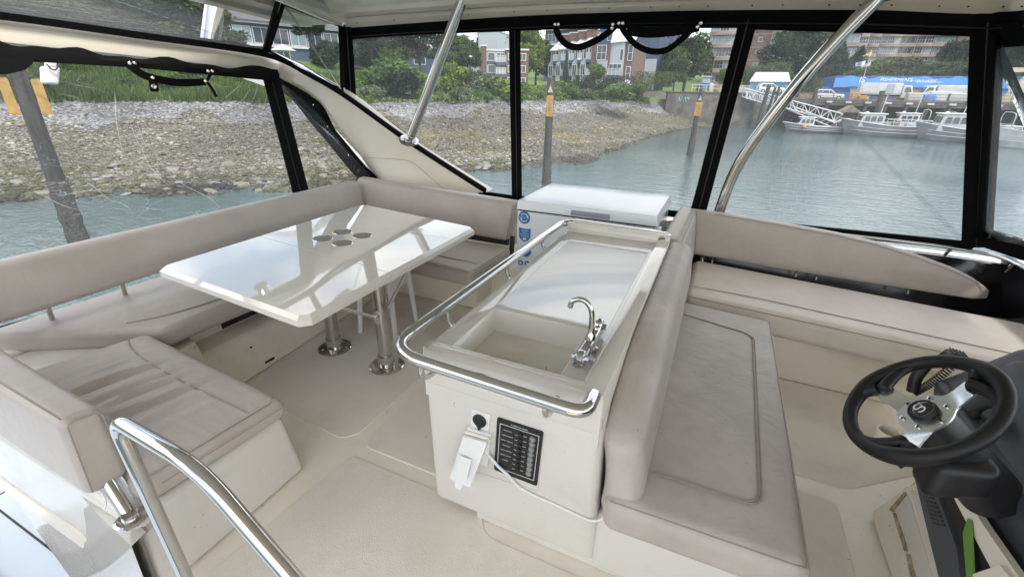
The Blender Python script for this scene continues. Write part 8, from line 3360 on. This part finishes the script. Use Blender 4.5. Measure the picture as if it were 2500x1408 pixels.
# long blue house on the stern hill
A_, B_ = far(575, 118, 84), far(935, 118, 92)
rz_ = math.atan2(B_[1] - A_[1], B_[0] - A_[0])
Wd = math.hypot(*(B_ - A_)[:2])
zg = 4.6
lh = thing('lawn_house', 'long blue house with rows of white-framed windows above the lawn', 'building', (A_[0], A_[1], zg), rotz=rz_)
Hh = far(640, 60, 85)[2] - zg
lbox(lh, 'wall', (-8, 0, 0), (Wd, 10, Hh), M['navy'])
lbox(lh, 'sill_band', (-8, -0.25, Hh * 0.46), (Wd, -0.003, Hh * 0.52), M['trim'])
lbox(lh, 'eaves', (-8.4, -0.6, Hh), (Wd + 0.4, 10.4, Hh + 0.25), M['trim'])
nb = int(Wd / 2.6)
for i in range(-3, nb):
    win(lh, 1.3 + i * 2.6, 0, Hh * 0.53, 2.4, Hh * 0.40, 2, 1, pale=i % 3 == 0)
    if i % 2 == 0:
        win(lh, 1.3 + i * 2.6, 0, Hh * 0.12, 2.0, Hh * 0.28, 2, 1)
b = MB()
b.prism([(-8.6, -0.8, Hh + 0.25), (Wd + 0.6, -0.8, Hh + 0.25), (Wd - 2, 5, Hh + 3.6), (-6, 5, Hh + 3.6)], (0, 0, 0.15))
part('roof', b, mat('slate_roof', (0.10, 0.10, 0.11), 0.8), lh)
c = far(690, 112, 66)
t = thing('garden_parasol', 'pale garden parasol on the lawn seen through the upper stern window', 'parasol', c * (1, 1, 0) + (0, 0, float(ground(c[0], c[1], False))))
b = MB()
gz = float(ground(c[0], c[1], False))
b.lathe([(1.5, c[2] - 0.55 - 0), (0.75, c[2] - 0.15), (0.02, c[2] + 0.15)], (c[0], c[1], 0), (0, 0, 1), 10)
part('canopy', b, M['wpaint'], t)
b = MB()
b.tube([(c[0], c[1], gz), (c[0], c[1], c[2])], 0.04, 6)
part('pole', b, M['galv'], t)
c = far(975, 132, 78)
t = thing('garden_house', 'white and blue bungalow half hidden behind the park trees', 'building', (c[0], c[1], 3.5), rotz=0.5)
lbox(t, 'wall', (-4, 0, 0), (7, 7, c[2] - 3.5 + 0.4), M['navy'])
lbox(t, 'white_band', (-4, -0.1, c[2] - 3.5 + 0.4), (7, 7, c[2] - 3.5 + 1.7), M['trim'])
win(t, -1, 0, c[2] - 3.5 - 1.4, 1.8, 1.3, 2, 1)
win(t, 3, 0, c[2] - 3.5 - 1.4, 1.8, 1.3, 2, 1)
# white roof high at the far left
c = far(40, 10, 75)
t = thing('pale_house', 'pale house with a ribbed white roof at the top left corner', 'building', (c[0], c[1], 4.5), rotz=1.1)
lbox(t, 'wall', (-3, 0, 0), (3, 6, c[2] - 4.5), M['grey'])
b = MB()
b.prism([(-3.4, -0.6, c[2] - 4.5), (3.4, -0.6, c[2] - 4.5), (3.0, 3, c[2] - 2.2), (-3.0, 3, c[2] - 2.2)], (0, 0, 0.12))
part('roof', b, M['roofw'], t)


# ------------------------------------------------------------------ brick apartment blocks
def apartments(org, rz, label, bays, floors, fh, zg):
    """bays: list of (width, kind) with kind w = bay window, b = brick, r = recessed balcony; each bay may step"""
    t = thing('apartment_block', label, 'building', (org[0], org[1], zg), rotz=rz)
    x = 0.0
    nwin = 0
    for (w, kind, step) in bays:
        y = step
        lbox(t, 'brick_bay', (x, y, 0), (x + w - 0.01, y + 12, floors * fh), M['brick2'] if kind != 'w' else M['band'])
        for j in range(floors):
            z = j * fh
            if kind == 'w':
                b = MB()
                n_ = 7
                P = [(x - 0.1 + (w + 0.2) * s, y - 0.25 - 1.1 * math.sin(s * PI) ** 0.6 if 0 < s < 1 else y - 0.2, z) for s in np.linspace(0, 1, n_)]
                P += [(x + w + 0.1, y + 0.5, z), (x - 0.1, y + 0.5, z)]
                b.prism(P, (0, 0, fh * 0.30))
                part('floor_band', b, M['band'], t)
                k = 3 if w > 5 else 2
                for i in range(k):
                    win(t, x + w * (i + 0.5) / k, y - 0.28 + 0.1, z + fh * 0.32, w / k * 0.96, fh * 0.66, 3, 2, pale=rnd.random() < 0.45)
                    nwin += 1
            elif kind == 'r':
                lbox(t, 'floor_band', (x - 0.1, y - 0.9, z), (x + w + 0.1, y - 0.003, z + fh * 0.30), M['band'])
                win(t, x + w * 0.5, y - 0.05, z + fh * 0.34, w * 0.85, fh * 0.62, 3, 1, pale=rnd.random() < 0.3)
                nwin += 1
            else:
                lbox(t, 'floor_line', (x, y - 0.06, z), (x + w, y - 0.003, z + 0.18), M['band'])
                if w > 2.6:
                    win(t, x + w * 0.5, y - 0.02, z + fh * 0.45, 1.0, fh * 0.35, 1, 1)
                    nwin += 1
        x += w
    lbox(t, 'roof_slab', (-0.4, -1.5, floors * fh), (x + 0.4, 12, floors * fh + 0.5), M['band'])
    return t


o1 = at(1716, 185, y=140)
apartments((o1[0], 140), -0.03, 'brown brick apartment block with curved balcony bands left of the bent pole', [(6.6, 'w', 0), (3.0, 'b', 0.2), (4.6, 'b', 0.5), (4.4, 'w', 0.6), (2.0, 'b', 0.8), (4.6, 'w', 0.8), (4.4, 'w', 2.4), (3.5, 'r', 3.4)], 6, 2.86, o1[2] - 2.2)
p = at(1905, 75, y=152)
apartments((p[0] - 6, 152), 0.0, 'upper brick block rising behind the dark tree', [(4.0, 'w', 0), (3.0, 'b', 0.3), (4.0, 'w', 0.3), (4.0, 'r', 0.6)], 5, 2.9, 7.0)
o2 = at(2036, 160, y=205)
apartments((o2[0], 205), 0.05, 'wide brown brick apartment block right of the bent pole', [(3.0, 'b', 0), (5.0, 'w', 0), (3.6, 'w', 0.4), (5.4, 'w', 0.2), (4.4, 'r', 0.8), (4.6, 'w', 0.4), (6.0, 'r', 0.8), (2.4, 'b', 0.3), (4.2, 'w', 0.6), (3.4, 'b', -0.6), (4.4, 'r', 0.8)], 8, 3.0, o2[2] - 9.5)
p = at(2440, 80, y=175)
apartments((p[0], 175), 0.1, 'brick apartment block at the far right beyond the forward window', [(3.5, 'w', 0), (3.0, 'b', 0.3), (5, 'w', 0.2), (4, 'r', 0.6), (5, 'w', 0)], 7, 3.0, 7.0)

# lamp post in front of the townhouse and concrete path wall
for (u, v0, v1, d, lb) in ((1413, 146, 205, 82, 'thin black lamp post in front of the townhouse balconies'), (1148, 140, 180, 72, 'thin black lamp post beside the brick townhouse')):
    a, b2 = far(u, v1, d), far(u, v0, d)
    t = thing('street_lamp', lb, 'lamp', a)
    b = MB()
    b.tube([a - (0, 0, 2), b2], 0.07, 6)
    part('post', b, M['blackp'], t)
    b = MB()
    b.lathe([(0.3, 0), (0.25, 0.15), (0.05, 0.2)], b2, (0, 0, 1), 10)
    part('lamp_head', b, M['trim'], t)
a, b2 = far(1545, 219, 80), far(1625, 228, 84)
t = thing('path_wall', 'low pale concrete wall below the bright hedge', 'wall', a)
b = MB()
b.prism([a, b2, b2 - (0, 0, 0.9), a - (0, 0, 0.9)], (0.1, 0.4, 0))
part('wall', b, M['conc'], t)
c = at(962, 233, y=48)
b = MB()
c = far(992, 219, 56)
b.box(c + (-0.6, -0.03, -0.45), c + (0.6, 0.03, 0.45))
solo('notice_board', b, M['trim'], 'small white notice board among the bank shrubs left of the straight pole', 'sign')
